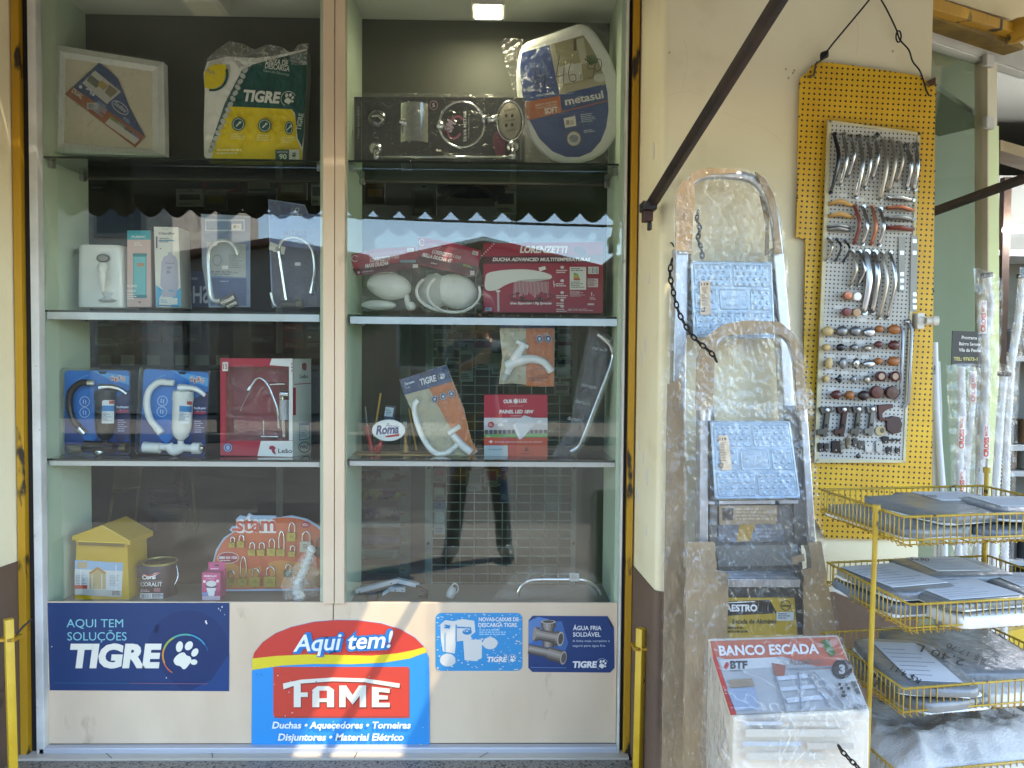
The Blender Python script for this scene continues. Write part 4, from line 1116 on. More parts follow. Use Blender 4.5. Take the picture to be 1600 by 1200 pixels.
def d2(a):
    a.poly([(712, 220), (826, 222), (838, 594), (722, 592)], '#d5d2c9'); a.ring(767, 222, 16, 12, 2, '#98968e', 0, 180)
    a.text('N Naturalflow', 735, 256, 11, '#4b4a55', w=72, b=.02); a.lines(738, 272, 808, 296, 3, '#7d7c86'); a.rect(733, 283, 808, 287, '#4d8fb0'); a.rect(722, 265, 729, 320, '#6a5676'); a.ell(743, 321, 3, 3, '#2a2a30', n=8)
    a.poly([(778, 350), (778, 338), (796, 338), (797, 350), (812, 358), (823, 380), (826, 490), (820, 520), (758, 520), (742, 490), (747, 385), (757, 360)], '#a9a7b8'); a.text('N Natural', 766, 392, 7, '#5a5966', w=42); a.text('APF', 772, 415, 9, '#5a5966', w=22, b=.02); a.lines(772, 422, 792, 440, 4, '#5a5966')
    a.poly([(722, 490), (742, 505), (760, 520), (740, 545), (735, 592), (724, 592)], '#4f9fc4'); a.poly([(838, 500), (815, 520), (780, 510), (800, 550), (790, 592), (838, 594)], '#4f9fc4'); a.poly([(745, 520), (820, 520), (812, 545), (752, 545)], '#a9a7b8')
    a.rect(738, 550, 785, 578, '#d8d8d2'); a.rect(790, 550, 822, 580, '#d8d8d2'); a.lines(744, 556, 780, 574, 3, '#5da0bc'); a.line([(735, 585), (835, 588)], 6, '#2f6f96')
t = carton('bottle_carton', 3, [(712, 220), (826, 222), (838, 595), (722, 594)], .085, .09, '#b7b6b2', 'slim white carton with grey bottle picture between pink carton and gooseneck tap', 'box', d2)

def faucet_bag(lab, outline, draw, tubes, seed, D):
    t = thing('bagged_tap', lab, 'tap', Q(3, sum(p[0] for p in outline) / len(outline), 594, D))
    mb = MB(); a = Art(D, 3); a.slab(mb, outline, .003, '#6e7d93'); draw(a); mb.add(a); mb.obj('printed_sheet', t)
    for nm, pts, rr_, m in tubes:
        mb = MB(); mb.tube([Q(3, x, y, D - .02) for x, y in pts], rr_, m, n=12, curve=6 if len(pts) > 2 else 0); mb.obj(nm, t, smooth=50)
    film(PL((0, D - .03, 0)), 3, outline, crinkle(seed, .005, .06), t)
def d3(a):
    a.poly([(940, 170), (1155, 180), (1155, 590), (970, 590)], '#5b7598'); a.rect(950, 186, 1133, 240, '#aebccb'); a.rect(955, 194, 1128, 234, '#55759c'); a.rect(1072, 206, 1118, 236, '#cfd0cc'); a.bars(1080, 212, 1110, 228, 8)
    a.poly([(955, 290), (1138, 300), (1138, 455), (965, 445)], '#9da3a5'); a.lines(965, 425, 1130, 446, 3, '#5d6468'); a.ring(1005, 375, 22, 26, 4, '#757c80'); a.lines(1060, 350, 1125, 415, 8, '#7d8488'); a.rect(1028, 400, 1056, 416, '#d0d2d0'); a.poly([(970, 455), (1140, 460), (1140, 585), (975, 585)], '#24427a'); a.lines(1020, 470, 1080, 480, 1, '#8fa0c0')
faucet_bag('white gooseneck tap in a clear blue bag, left of the dark blue bag', [(930, 160), (1158, 170), (1158, 592), (968, 594), (935, 400)], d3,
           [('spout', [(1040, 560), (985, 555), (970, 470), (966, 350), (990, 300), (1045, 284), (1085, 310), (1104, 350)], [.008, .008, .0065, .006, .006, .006, .006, .007], mat('#cfd2d2', .15, .4)), ('base', [(1030, 575), (1090, 545)], .016, CHROME), ('inlet', [(1055, 590), (1098, 570)], .01, CHROME)], 31, .09)
def d4(a):
    a.poly([(1244, 95), (1410, 122), (1425, 160), (1490, 165), (1490, 590), (1262, 592)], '#3b5c94'); a.poly([(1246, 98), (1408, 124), (1420, 172), (1300, 165), (1248, 190)], '#16305f'); a.ell(1375, 142, 11, 11, '#9aa0a0', n=14); a.ell(1375, 142, 7, 7, '#1a2a44', n=12)
    a.text('METROS', 1345, 170, 14, '#8d9ab0', w=56, rot=5, b=.02); a.text('METROZ', 1315, 262, 26, '#1d2d58', w=105, rot=4, b=.03)
    a.poly([(1255, 300), (1485, 330), (1488, 588), (1265, 590)], '#1e2848'); a.poly([(1250, 290), (1322, 315), (1315, 350), (1245, 325)], '#c9cac6'); a.bars(1268, 314, 1302, 334, 9); a.rect(1365, 385, 1392, 400, '#c0c4c8'); a.ell(1432, 360, 6, 8, '#0d1220', n=10)
faucet_bag('chrome flexible tap in a dark blue headed bag beside the window stile', [(1242, 93), (1410, 118), (1428, 160), (1492, 168), (1492, 590), (1258, 594), (1248, 330)], d4,
           [('spout', [(1292, 320), (1305, 288), (1345, 270), (1400, 280), (1445, 330), (1456, 420), (1445, 480)], .0048, mat('#c9cbca', .2, .8)), ('spray_head', [(1448, 470), (1436, 528)], [.007, .012], CHROME), ('column', [(1292, 335), (1325, 560)], .0055, CHROME), ('lower_hose', [(1255, 525), (1262, 560), (1275, 588)], .005, mat('#b9bcbc', .2, .8)), ('valve', [(1300, 575), (1400, 582)], .011, mat('#2f3136', .3, .5)), ('nut', [(1375, 580), (1400, 575)], .016, mat('#5e5a48', .4, .5))], 37, .08)

# showers on the right
MAR = '#8e1730'; MARD = '#4a0f1b'
def shower(lab, cardpts, texts, blobs, seed, bagpts, D=.09):
    t = thing('shower_pack', lab, 'shower head', Q(4, sum(p[0] for p in bagpts) / len(bagpts), 612, D))
    for nm, c, rad, m, ro in blobs:
        mb = MB(); k = .00064
        mb.blob(Q(4, c[0], c[1], D + .045), (rad[0] * k, rad[2] * k, rad[1] * k), m, Matrix.Rotation(math.radians(ro), 3, 'Y'), 14, 26); mb.obj(nm, t, smooth=60)
    mb = MB(); a = Art(D - .012, 4); a.slab(mb, cardpts, .002, MAR); a.poly(cardpts, MAR); texts(a); mb.add(a); mb.obj('header_card', t)
    film(PL((0, D - .015, 0)), 4, bagpts, crinkle(seed, .006, .06), t)
    return t
SHW = mat('#e2e0d8', .35)
def s1(a):
    a.poly([(92, 415), (392, 372), (398, 408), (110, 446)], MARD); a.text('LORENZETTI', 172, 384, 17, '#ded6d4', w=92, sl=.2, rot=-6, b=.03); a.text('100', 272, 370, 15, '#d0c4c0', w=34, sl=.2, rot=-6); a.text('MAXI DUCHA', 150, 411, 17, '#ded6d4', w=110, sl=.2, rot=-8, b=.04)
    a.rect(345, 318, 375, 334, '#cfc3c0'); a.lines(348, 321, 372, 332, 3, '#5a4a4a'); a.ring(102, 367, 16, 16, 4, '#d0c4c0', 30, 330); a.rect(312, 374, 385, 386, '#6d8a96'); a.rect(370, 394, 394, 410, '#c9c1bd'); a.ell(120, 432, 6, 6, '#c9b4b4', n=10); a.lines(135, 428, 220, 436, 1, '#bfa6a6', rot=-7)
shower('maroon carded electric shower with a flat white head, leftmost on right shelf', [(76, 352), (200, 322), (375, 312), (386, 318), (400, 408), (110, 447)], s1,
       [('shower_head', (262, 495), (108, 66, 60), SHW, 8), ('hose_coil', (212, 583), (86, 24, 50), SHW, 0), ('connector', (362, 588), (26, 22, 26), SHW, 0), ('arm', (345, 560), (16, 52, 24), SHW, -10)], 41, [(80, 355), (395, 320), (405, 420), (395, 605), (140, 610), (128, 560), (150, 450)])
def s2(a):
    a.poly([(395, 352), (672, 410), (660, 448), (392, 388)], MARD); a.text('LORENZETTI', 458, 342, 17, '#ded6d4', w=92, sl=.2, rot=13, b=.03); a.text('100', 556, 364, 15, '#d0c4c0', w=34, sl=.2, rot=12); a.text('BELLA DUCHA 4T', 413, 356, 16, '#ded6d4', w=138, sl=.2, rot=13, b=.04)
    a.ring(412, 293, 14, 16, 4, '#d0c4c0', 30, 330); a.poly([(648, 330), (674, 336), (672, 354), (646, 348)], '#c9bdb9'); a.lines(650, 336, 670, 350, 3, '#5a4a4a'); a.poly([(585, 383), (660, 402), (658, 416), (583, 398)], '#3b3a3c'); a.lines(605, 392, 655, 404, 2, '#b5a24a', rot=13); a.rect(636, 424, 656, 444, '#c9c1bd'); a.lines(455, 385, 500, 395, 1, '#bfa6a6', rot=10)
t = shower('maroon carded electric shower with a round white head, between flat shower and big box', [(397, 268), (540, 290), (685, 330), (688, 345), (662, 452), (388, 392)], s2,
       [('shower_head', (568, 520), (112, 84, 55), SHW, 12), ('rear_cover', (470, 520), (75, 88, 45), mat('#b9b7ae', .35), 8)], 47, [(395, 395), (400, 285), (660, 335), (690, 450), (690, 600), (620, 614), (420, 612), (385, 520)])
mb = MB(); mb.tube([Q(4, 560 + 122 * math.cos(q), 525 + 92 * math.sin(q), .09) for q in [math.pi * (-.1 + 1.35 * i / 30) for i in range(31)]], .0042, SHW, n=8); mb.obj('hose', t, smooth=60)
mb = MB(); mb.tube([Q(4, 560 + 172 * math.cos(q), 520 + 96 * math.sin(q), .1) for q in [math.pi * (.4 + .8 * i / 30) for i in range(31)]], .005, SHW, n=8); mb.obj('hose', t, smooth=60)
def d5(a):
    a.poly([(697, 297), (1252, 290), (1250, 620), (697, 615)], MAR); a.poly([(697, 358), (1251, 348), (1251, 386), (697, 392)], MARD)
    a.text('LORENZETTI', 866, 340, 29, '#e2dcd8', w=216, sl=.18, b=.045); a.text('DUCHA ADVANCED MULTITEMPERATURAS', 740, 379, 15, '#e2dcd8', w=450, sl=.2, b=.035); a.ell(1146, 333, 32, 18, '#3c1018', 28)
    a.curve([(706, 460), (720, 434), (800, 420), (900, 418), (980, 432), (1014, 448), (1000, 464), (930, 470), (850, 474), (800, 490), (760, 512), (720, 516), (704, 500)], '#cdcbc2'); a.curve([(850, 470), (930, 462), (1005, 462), (930, 474)], '#a5a39a'); a.line([(765, 515), (767, 612)], 9, '#b5a9a4'); a.rect(755, 514, 775, 522, '#cdcbc2')
    rd = random.Random(2)
    for i in range(26):
        x = 840 + i * 6.3; a.line([(x, 474), (x - 2, rd.uniform(520, 548))], 2.2, '#c9b4b2', same=i > 0)
    a.ring(918, 545, 104, 22, 7, '#2b0d12', 10, 170); a.ring(918, 545, 104, 22, 5, '#2b0d12', 180, 240); a.ring(918, 545, 104, 22, 5, '#2b0d12', 300, 360); a.poly([(892, 552), (866, 540), (872, 562)], '#2b0d12'); a.poly([(942, 552), (968, 540), (962, 562)], '#2b0d12')
    a.text('Gran Esparcidor / Big Spreader', 820, 579, 10, '#ddd3d0', w=195, sl=.2, b=.04)
    for i, y in enumerate((408, 470, 525, 560, 588)):
        a.ell(1062, y, 9, 7, '#d0bdbc', n=10); a.lines(1035, y + 12, 1088, y + 30, 2, '#d6c5c3', seed=i)
    a.rect(1097, 406, 1173, 512, '#cfccc4'); a.lines(1102, 412, 1168, 428, 2, '#55554f'); a.poly([(1115, 436), (1134, 436), (1146, 466), (1115, 466)], '#8aa050')
    for i, c in enumerate(('#4e8a4a', '#8fa33f', '#bfae3a', '#b8712f', '#a63a2a')): a.poly([(1115, 434 + i * 7), (1124 + i * 5, 434 + i * 7), (1126 + i * 5, 440 + i * 7), (1115, 440 + i * 7)], c)
    a.lines(1102, 474, 1168, 506, 4, '#77776f'); a.bars(1184, 408, 1228, 436, 14); a.rect(1180, 460, 1228, 500, '#c0a9a8'); a.lines(1183, 463, 1225, 497, 6, '#5c3038'); a.lines(1098, 518, 1170, 545, 5, '#c7a9aa'); a.text('1.', 1196, 538, 14, '#d6c5c3', w=14, b=.03); a.lines(1190, 545, 1222, 560, 3, '#c7a9aa'); a.lines(1180, 575, 1226, 590, 1, '#d6c5c3'); a.lines(1088, 600, 1228, 612, 2, '#c7a9aa')
    a.rect(706, 594, 736, 610, '#8d9fae'); a.lines(709, 597, 733, 608, 2, '#2f4050'); a.poly([(952, 410), (982, 402), (988, 416), (958, 427)], '#d6d4cc'); a.line([(1022, 470), (1025, 500)], 4, '#d6c5c3'); a.line([(1025, 485), (1042, 495)], 3, '#d6c5c3')
    for i in range(12): a.ell(745 - i * 9, 300 + i * 9, 4, 2.5, '#cdb0b2', 40, 8, same=i > 0)
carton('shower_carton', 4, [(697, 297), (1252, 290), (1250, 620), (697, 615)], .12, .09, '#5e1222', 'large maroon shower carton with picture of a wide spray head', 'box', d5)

# ---- third shelf ----------------------------------------------------
def blister(lab, dx, dy, dark, tilt, D=.09):
    F = lambda x, y: ((x - 450) * math.cos(tilt) - (y - 490) * math.sin(tilt) + 450 + dx, (x - 450) * math.sin(tilt) + (y - 490) * math.cos(tilt) + 490 + dy)
    G = lambda pts: [F(*p) for p in pts]
    t = thing('filter_blister', lab, 'water filter', Q(5, 450 + dx, 686, D))
    mb = MB(); a = Art(D, 5)
    a.slab(mb, G(rr(298, 292, 602, 684, 18)), .002, '#1f5fa8'); a.poly(G(rr(298, 292, 602, 684, 18)), '#2a6cb4')
    a.poly(G([(300, 500), (380, 600), (420, 640), (600, 400), (602, 660), (585, 684), (315, 684), (298, 665)]), '#1c3a75'); a.poly(G([(535, 420), (602, 380), (602, 600), (535, 640)]), '#26284f')
    a.poly(G([(420, 292), (600, 320), (600, 360), (520, 340)]), '#4f93c9'); a.ring(*F(430, 440), 120, 130, 5, '#4a8cc6', 120, 260)
    a.poly(G([(455, 297), (495, 297), (490, 309), (462, 309)]), '#10141c')
    for i, ch in enumerate('HERC'):
        x, y = F(512 + i * 17, 320 + (0, 6, -2, 4)[i]); a.poly([(x, y - 2), (x + 16, y - 4), (x + 17, y + 20), (x + 1, y + 22)], '#b9b4b0'); a.text(ch, x + 3, y + 18, 15, '#a32a2c', w=11, b=.03)
    for y in (437, 487): a.ring(*F(392, y), 24, 24, 3, '#a9c2dc'); a.line(G([(386, y - 10), (386, y + 10)]), 4, '#a9c2dc'); a.line(G([(397, y - 8), (397, y + 12)]), 4, '#a9c2dc')
    p = F(540, 467); a.text('Purificador', p[0], p[1], 10, '#c9cfe0', w=56, b=.03); p = F(552, 476); a.text('de água', p[0], p[1] + 5, 9, '#c9cfe0', w=44); a.poly(G([(538, 478), (596, 474), (596, 488), (538, 490)]), '#8e2f48'); a.lines(*F(545, 520), F(545, 520)[0] + 46, F(545, 520)[1] + 60, 6, '#8790b4')
    mb.add(a); mb.obj('backing_card', t)
    K = '#141517' if dark else '#c8cac6'; km = mat(K, .3); ch_ = CHROME if dark else mat('#cccec9', .25)
    y = D - .022
    T = lambda pts, rr_, m, nm, c=6: (lambda mb: (mb.tube([Q(5, *F(*p), y) for p in pts], rr_, m, n=12, curve=c), mb.obj(nm, t, smooth=50)))(MB())
    T([(408, 350), (370, 352), (330, 390), (320, 450), (338, 520), (375, 565)], .0098, mat(K, .4), 'flexible_spout')
    T([(402, 350), (440, 350)], .0095, ch_, 'spout_nut', 0); T([(370, 560), (395, 586)], .0115, ch_, 'spout_nut', 0)
    p0, p1 = Q(5, *F(487, 388), y + .008), Q(5, *F(487, 612), y + .008)
    L_ = (p1 - p0).length
    mb = MB(); mb.lathe(p0, p1 - p0, [(.024, -.004), (.030, 0), (.031, L_ * .18), (.029, L_ * .2), (.0285, L_ * .75), (.022, L_ * .92), (.01, L_), (0, L_)], km, n=22); body = mb.obj('filter_housing', t, smooth=40)
    R_px = 44
    cb = F(487, 480)[0]
    cyl = lambda x, y_: .029 * (max(0, 1 - ((x - (cb * .3375)) / (.3375 * 48)) ** 2) ** .5 - 0)
    mb = MB(); a = Art(y + .0075, 5, bulge=cyl, seg=3)
    a.poly(G([(443, 430), (530, 430), (528, 538), (444, 538)]), '#c3c7c9'); a.poly(G([(443, 455), (530, 455), (529, 482), (443, 482)]), '#2f6ea6'); a.poly(G([(505, 432), (528, 432), (528, 448), (505, 448)]), '#a0402c')
    a.lines(*F(450, 488), F(520, 488)[0], F(450, 530)[1], 7, '#777f88'); mb.add(a); mb.obj('filter_label', body, fixn=False)
    T([(465, 372), (510, 368), (555, 378), (588, 402)], [.013, .009, .008, .006], CHROME if dark else mat('#d0d2d0', .15, .3), 'tap_lever')
    T([(487, 615), (487, 640)], .009, km, 'valve_stem', 0)
    if dark:
        T([(315, 655), (385, 655)], .0135, mat('#77766e', .25, .8), 'inlet', 0); T([(395, 640), (530, 650)], .016, mat('#151618', .3), 'valve', 0); T([(440, 650), (465, 672), (492, 650)], [.008, .012, .004], CHROME, 'lever', 4); T([(560, 650), (590, 650)], .017, mat('#57503f', .3, .7), 'flange', 0)
    else:
        T([(318, 655), (395, 655)], .0165, km, 'inlet', 0); T([(395, 650), (570, 648)], .011, km, 'valve', 0); T([(430, 640), (460, 665), (510, 640)], [.014, .016, .01], km, 'lever', 4); T([(545, 648), (580, 646)], .018, km, 'flange', 0); T([(580, 645), (596, 645)], .009, CHROME, 'bolt', 0)
    mb = MB(); f = [Q(5, *F(*p), y - .02) for p in rr(284, 280, 612, 690, 22)]; g = [Q(5, *F(*p), D - .001) for p in rr(284, 280, 612, 690, 22)]
    h_ = [Q(5, *F(*p), y - .004) for p in rr(300, 296, 597, 676, 16)]
    mb.bridge([g, [p + Vector((0, -.012, 0)) for p in g], h_], clear('blister_shell', gloss=2.6, rough=.05, white=.03), caps=False); mb.obj('blister_shell', t)
    return t
blister('blue carded water filter with black housing and black hose, third left shelf', 0, 0, True, 0)
blister('blue carded water filter with white housing and white hose, third left shelf', 357, 0, False, math.radians(3.2))

D = .07
t = thing('tap_carton', 'red and white window carton with a chrome tap and lion emblem', 'box', Q(5, 1200, 690, D))
pl = YP(D); dp = .07
RED = '#98132c'
mb = MB(); a = Art(D, 5)
for q in ([(1020, 237), (1355, 237), (1355, 275), (1020, 275)], [(1020, 618), (1355, 618), (1355, 694), (1020, 686)], [(1020, 276), (1045, 276), (1045, 617), (1020, 617)], [(1338, 276), (1355, 276), (1355, 617), (1338, 617)]):
    a.slab(mb, q, .0015, RED)
a2 = Art(D + dp, 5)
x0, x1 = Q(5, 1020, 400, D).x, Q(5, 1355, 400, D).x; z0, z1 = Q(5, 1190, 688, D).z, Q(5, 1190, 237, D).z
mb.box((x0, D + dp, z0), (x1, D + dp + .002, z1), mat('#7d1426')); mb.box((x0, D + .002, z0), (x0 + .0015, D + dp, z1), mat(RED)); mb.prism([(x1 - .001, D + .002, z0), (x1 + .030, D + .11, z0), (x1 + .030, D + .11, z1), (x1 - .001, D + .002, z1)], (-.0015, 0, 0), mat('#b3b5b1')); mb.box((x0 + .002, D + .002, z1 - .0015), (x1 - .002, D + dp, z1), mat(RED)); mb.box((x0 + .002, D + .002, z0), (x1 - .002, D + dp, z0 + .0015), mat(RED))
mb.obj('carton', t)
mb = MB(); a = Art(D - .0003, 5)
a.poly([(1258, 238), (1355, 238), (1355, 617), (1338, 617), (1338, 275), (1248, 268)], '#c9c9c6'); a.poly([(1208, 619), (1355, 619), (1355, 693), (1192, 689)], '#cfcfcc'); a.rect(1030, 254, 1056, 296, '#c9c6c2'); a.text('15', 1033, 286, 20, '#8e1a2c', w=20, b=.02); a.text('anos', 1034, 265, 6, '#8e1a2c', w=18)
a.text('Leão', 1288, 675, 20, '#1b1b1c', w=64, b=.015)
a.curve([(1248, 645), (1262, 641), (1276, 650), (1272, 662), (1277, 682), (1262, 674), (1256, 660), (1247, 658)], '#8e1a2c'); a.ell(1055, 650, 22, 22, '#39406f'); a.ring(1055, 650, 18, 18, 2, '#b5b7c9'); a.ell(1055, 650, 9, 11, '#8790b4')
for y in (262, 278, 294): a.ell(1351, y, 3, 4, '#8e1a2c', n=8, same=True)
mb.add(a); mb.obj('printed_face', t)
# right side of the carton
PS = PL((x1 + .0003, D, 0), (.11, -.031, 0)); mb = MB(); a = Art(PS, 5)
a.poly([(1357, 240), (1440, 244), (1440, 684), (1357, 692)], '#b9bcb8'); a.curve([(1400, 262), (1414, 258), (1420, 272), (1416, 292), (1404, 290), (1398, 278)], '#8e1a2c'); a.text('Leão', 1388, 328, 17, '#26262a', w=38, b=.02); a.line([(1362, 357), (1440, 352)], 4, '#8e1a2c'); a.poly([(1357, 372), (1370, 372), (1370, 500), (1357, 500)], '#8e1a2c')
a.poly([(1385, 535), (1434, 532), (1434, 610), (1385, 618)], '#5b7fa0'); a.poly([(1389, 548), (1430, 546), (1430, 606), (1389, 612)], '#c6c9c8'); a.lines(1391, 552, 1428, 604, 6, '#7a8a98'); a.ell(1409, 648, 28, 26, '#2e2e30'); a.ell(1409, 648, 24, 22, '#b5b8b4'); a.text('FIRE', 1390, 654, 13, '#2e2e30', w=38, b=.03)
mb.add(a); mb.obj('side_print', t)
y = D + .03
for nm, pts, r_, m in (('spout', [(1290, 560), (1285, 480), (1262, 410), (1240, 360), (1215, 332), (1190, 330), (1168, 358), (1155, 380)], .0042, CHROME), ('aerator', [(1162, 365), (1152, 385)], .0065, CHROME), ('lever', [(1250, 357), (1320, 355)], .0045, CHROME), ('body', [(1305, 400), (1318, 600)], .0085, CHROME), ('cap', [(1300, 400), (1338, 402)], .012, CHROME), ('pin', [(1220, 525), (1220, 590)], .0028, CHROME), ('bolt', [(1210, 598), (1290, 600)], .005, CHROME), ('filter_cartridge', [(1318, 430), (1318, 520)], .016, mat('#aeb1b4', .3))):
    mb = MB(); mb.tube([Q(5, *p, y) for p in pts], r_, m, n=10, curve=6 if len(pts) > 2 else 0); mb.obj(nm, t, smooth=50)
mb = MB(); mb.tube([Q(5, *p, y + .02) for p in ((1160, 385), (1130, 440), (1112, 480))], .0012, mat('#9a8a84', .5), n=6, curve=4); mb.obj('cord', t)
film(PL((0, D + .0005, 0)), 5, [(1045, 275), (1338, 275), (1338, 618), (1045, 618)], lambda x, y_: .0, t, 'window_film', clear('box_window_film', gloss=2.2, rough=.05, white=.03, bump=.35, bscale=22))

# brush stand with an oval sign
D = .12
t = thing('brush_stand', 'wooden based brush display with white oval sign and red handled tools', 'brush display', Q(6, 300, 695, D))
WOODL = noisy('pale_wood', '#8f6f3d', '#a5844c', 20, .6, .05, 60, stretch=(.2, 1, 1))
p0, p1 = Q(6, 75, 676, D), Q(6, 540, 696, D)
mb = MB(); mb.box((p0.x, D - .02, p1.z), (p1.x, D + .06, p0.z), WOODL); mb.obj('base', t, bevel=.003)
mb = MB(); a = Art(D - .028, 6); a.slab(mb, el(258, 570, 77, 50), .003, '#d6d7d4'); a.ell(258, 570, 75, 48, '#dcddd9')
a.text('Roma', 200, 588, 38, '#16346f', w=105, sl=.2, rot=-3, b=.045); a.text('Pincéis', 243, 558, 22, '#16346f', w=60, sl=.35, rot=6); a.poly([(240, 596), (310, 585), (306, 597), (250, 603)], '#a81f34'); mb.add(a); mb.obj('oval_sign', t)
for nm, pts, r_, m in (('red_handle', [(160, 548), (168, 600), (180, 668)], [.007, .009, .006], mat('#94261f', .35)), ('scraper_handle', [(225, 618), (215, 640), (205, 672)], [.007, .012, .008], mat('#94261f', .35)), ('yellow_stick', [(222, 398), (190, 600)], .003, mat('#a3822f', .5)), ('yellow_stick', [(352, 470), (388, 662)], .003, mat('#a3822f', .5)), ('wooden_handle', [(335, 560), (338, 672)], [.005, .008], WOODL), ('thin_rod', [(150, 460), (160, 560)], .002, mat('#77776f', .4))):
    mb = MB(); mb.tube([Q(6, *p, D) for p in pts], r_, m, n=10, curve=5 if len(pts) > 2 else 0); mb.obj(nm, t, smooth=50)
mb = MB(); mb.tube([Q(6, 205 + 11 * math.cos(q), 658 + 16 * math.sin(q), D - .008) for q in [2 * math.pi * i / 16 for i in range(16)]], .0032, mat('#94261f', .35), loop=True); mb.obj('handle_loop', t)
mb = MB(); a = Art(D, 6); a.slab(mb, [(245, 455), (292, 460), (280, 560), (232, 555)], .012, '#2f3c4c'); a.poly([(245, 462), (283, 466), (276, 508), (238, 504)], '#a9b8c0'); a.lines(246, 470, 276, 500, 4, '#4a6a86'); mb.add(a); mb.obj('flat_brush', t)
mb = MB(); a = Art(D + .01, 6); a.slab(mb, [(325, 530), (342, 530), (345, 600), (325, 600)], .01, '#a9a292'); mb.obj('brush_bristles', t)

def tapbag(lab, D, outline, draw, tubes, seed):
    t = thing('tap_bag', lab, 'tap pack', Q(6, sum(p[0] for p in outline) / len(outline), max(p[1] for p in outline), D))
    xs = [520 + p[0] * .3375 for p in outline]; ys = [480 + p[1] * .3375 for p in outline]
    B = bul(min(xs), min(ys), max(xs), max(ys), .012, .003, .08, seed)
    mb = MB(); a = Art(D, 6, bulge=B, seg=3, gap=.0007); a.slab(mb, outline, .012, '#8d8672'); draw(a); mb.add(a); mb.obj('printed_bag', t, fixn=False)
    for nm, pts, r_, m in tubes:
        mb = MB(); mb.tube([Q(6, *p, D - .018) for p in pts], r_, m, n=12, curve=6 if len(pts) > 2 else 0); mb.obj(nm, t, smooth=50)
    film(PL((0, D - .026, 0)), 6, outline, crinkle(seed + 3, .006, .07), t)
PVCW = mat('#e2e3df', .3)
def d6(a):
    a.poly(o6, '#a39c80'); a.poly([(310, 335), (525, 268), (555, 345), (328, 407)], NAVY); a.poly([(445, 376), (552, 344), (605, 470), (640, 620), (668, 660), (640, 690), (580, 640), (545, 560)], '#b5611f')
    a.text('TIGRE', 405, 362, 27, '#d6d8dc', w=78, rot=-16, b=.03, sl=.1); a.paw(506, 322, 17, '#d6d8dc', '#d6d8dc'); a.text('Torneira', 333, 362, 11, '#c3cad6', w=48, rot=-17, b=.03); a.text('6,40', 340, 378, 7, '#c3cad6', w=20, rot=-17)
    for x, y in ((472, 426), (511, 413), (549, 401)): a.ell(x, y, 17, 17, NAVY, n=16); a.ring(x, y, 15, 15, 2, '#b9bcc4'); a.ell(x, y, 6, 7, '#b9bcc4', n=8)
    a.poly([(405, 312), (440, 302), (442, 309), (408, 320)], '#0e1a30')
o6 = [(308, 336), (420, 300), (525, 266), (557, 345), (607, 470), (640, 610), (672, 668), (640, 690), (560, 686), (470, 688), (420, 610), (370, 490), (335, 410)]
tapbag('leaning tap bag, navy, cream and orange, with long white spout', .10, o6, d6, [('spout', [(395, 430), (378, 455), (385, 520), (420, 610), (470, 672), (530, 672), (590, 625)], [.0095] + [.0085] * 6, PVCW), ('tap_body', [(555, 590), (600, 640), (640, 672)], [.01, .0125, .012], PVCW), ('handle', [(535, 585), (590, 550)], .0085, PVCW)], 5)
def d7(a):
    a.poly(o7, '#a09a80'); a.rect(895, 97, 1024, 366, '#b25e20'); a.rect(769, 58, 1027, 98, NAVY); a.text('TIGRE', 893, 81, 17, '#b9bec8', w=80, sl=.15, b=.03, rot=-1); a.paw(992, 70, 13, '#b9bec8', '#b9bec8')
    for x in (957, 998): a.ell(x, 146, 17, 19, NAVY, n=16); a.ring(x, 146, 15, 17, 2, '#b9bcc4'); a.ell(x, 146, 6, 8, '#b9bcc4', n=8)
    a.text('1/2', 978, 130, 12, '#c9c0b4', w=18); a.lines(905, 325, 1010, 345, 2, '#6d2f14', seed=5); a.ring(960, 300, 45, 18, 3, '#7d3f1c')
o7 = [(768, 57), (1028, 57), (1025, 366), (960, 368), (896, 360), (830, 352), (768, 357), (785, 230), (775, 140)]
tapbag('tap bag with white lever tap hanging above the red light panel carton', .07, o7, d7, [('spout', [(800, 272), (860, 250), (920, 240), (975, 255), (1012, 300)], [.0145, .0155, .013, .012, .011], PVCW), ('tap_body', [(885, 170), (840, 240), (805, 310)], [.011, .013, .009], PVCW), ('handle', [(850, 158), (905, 185)], .006, PVCW), ('inlet', [(805, 310), (788, 342)], [.009, .009], mat('#a9aaa4', .4))], 15)
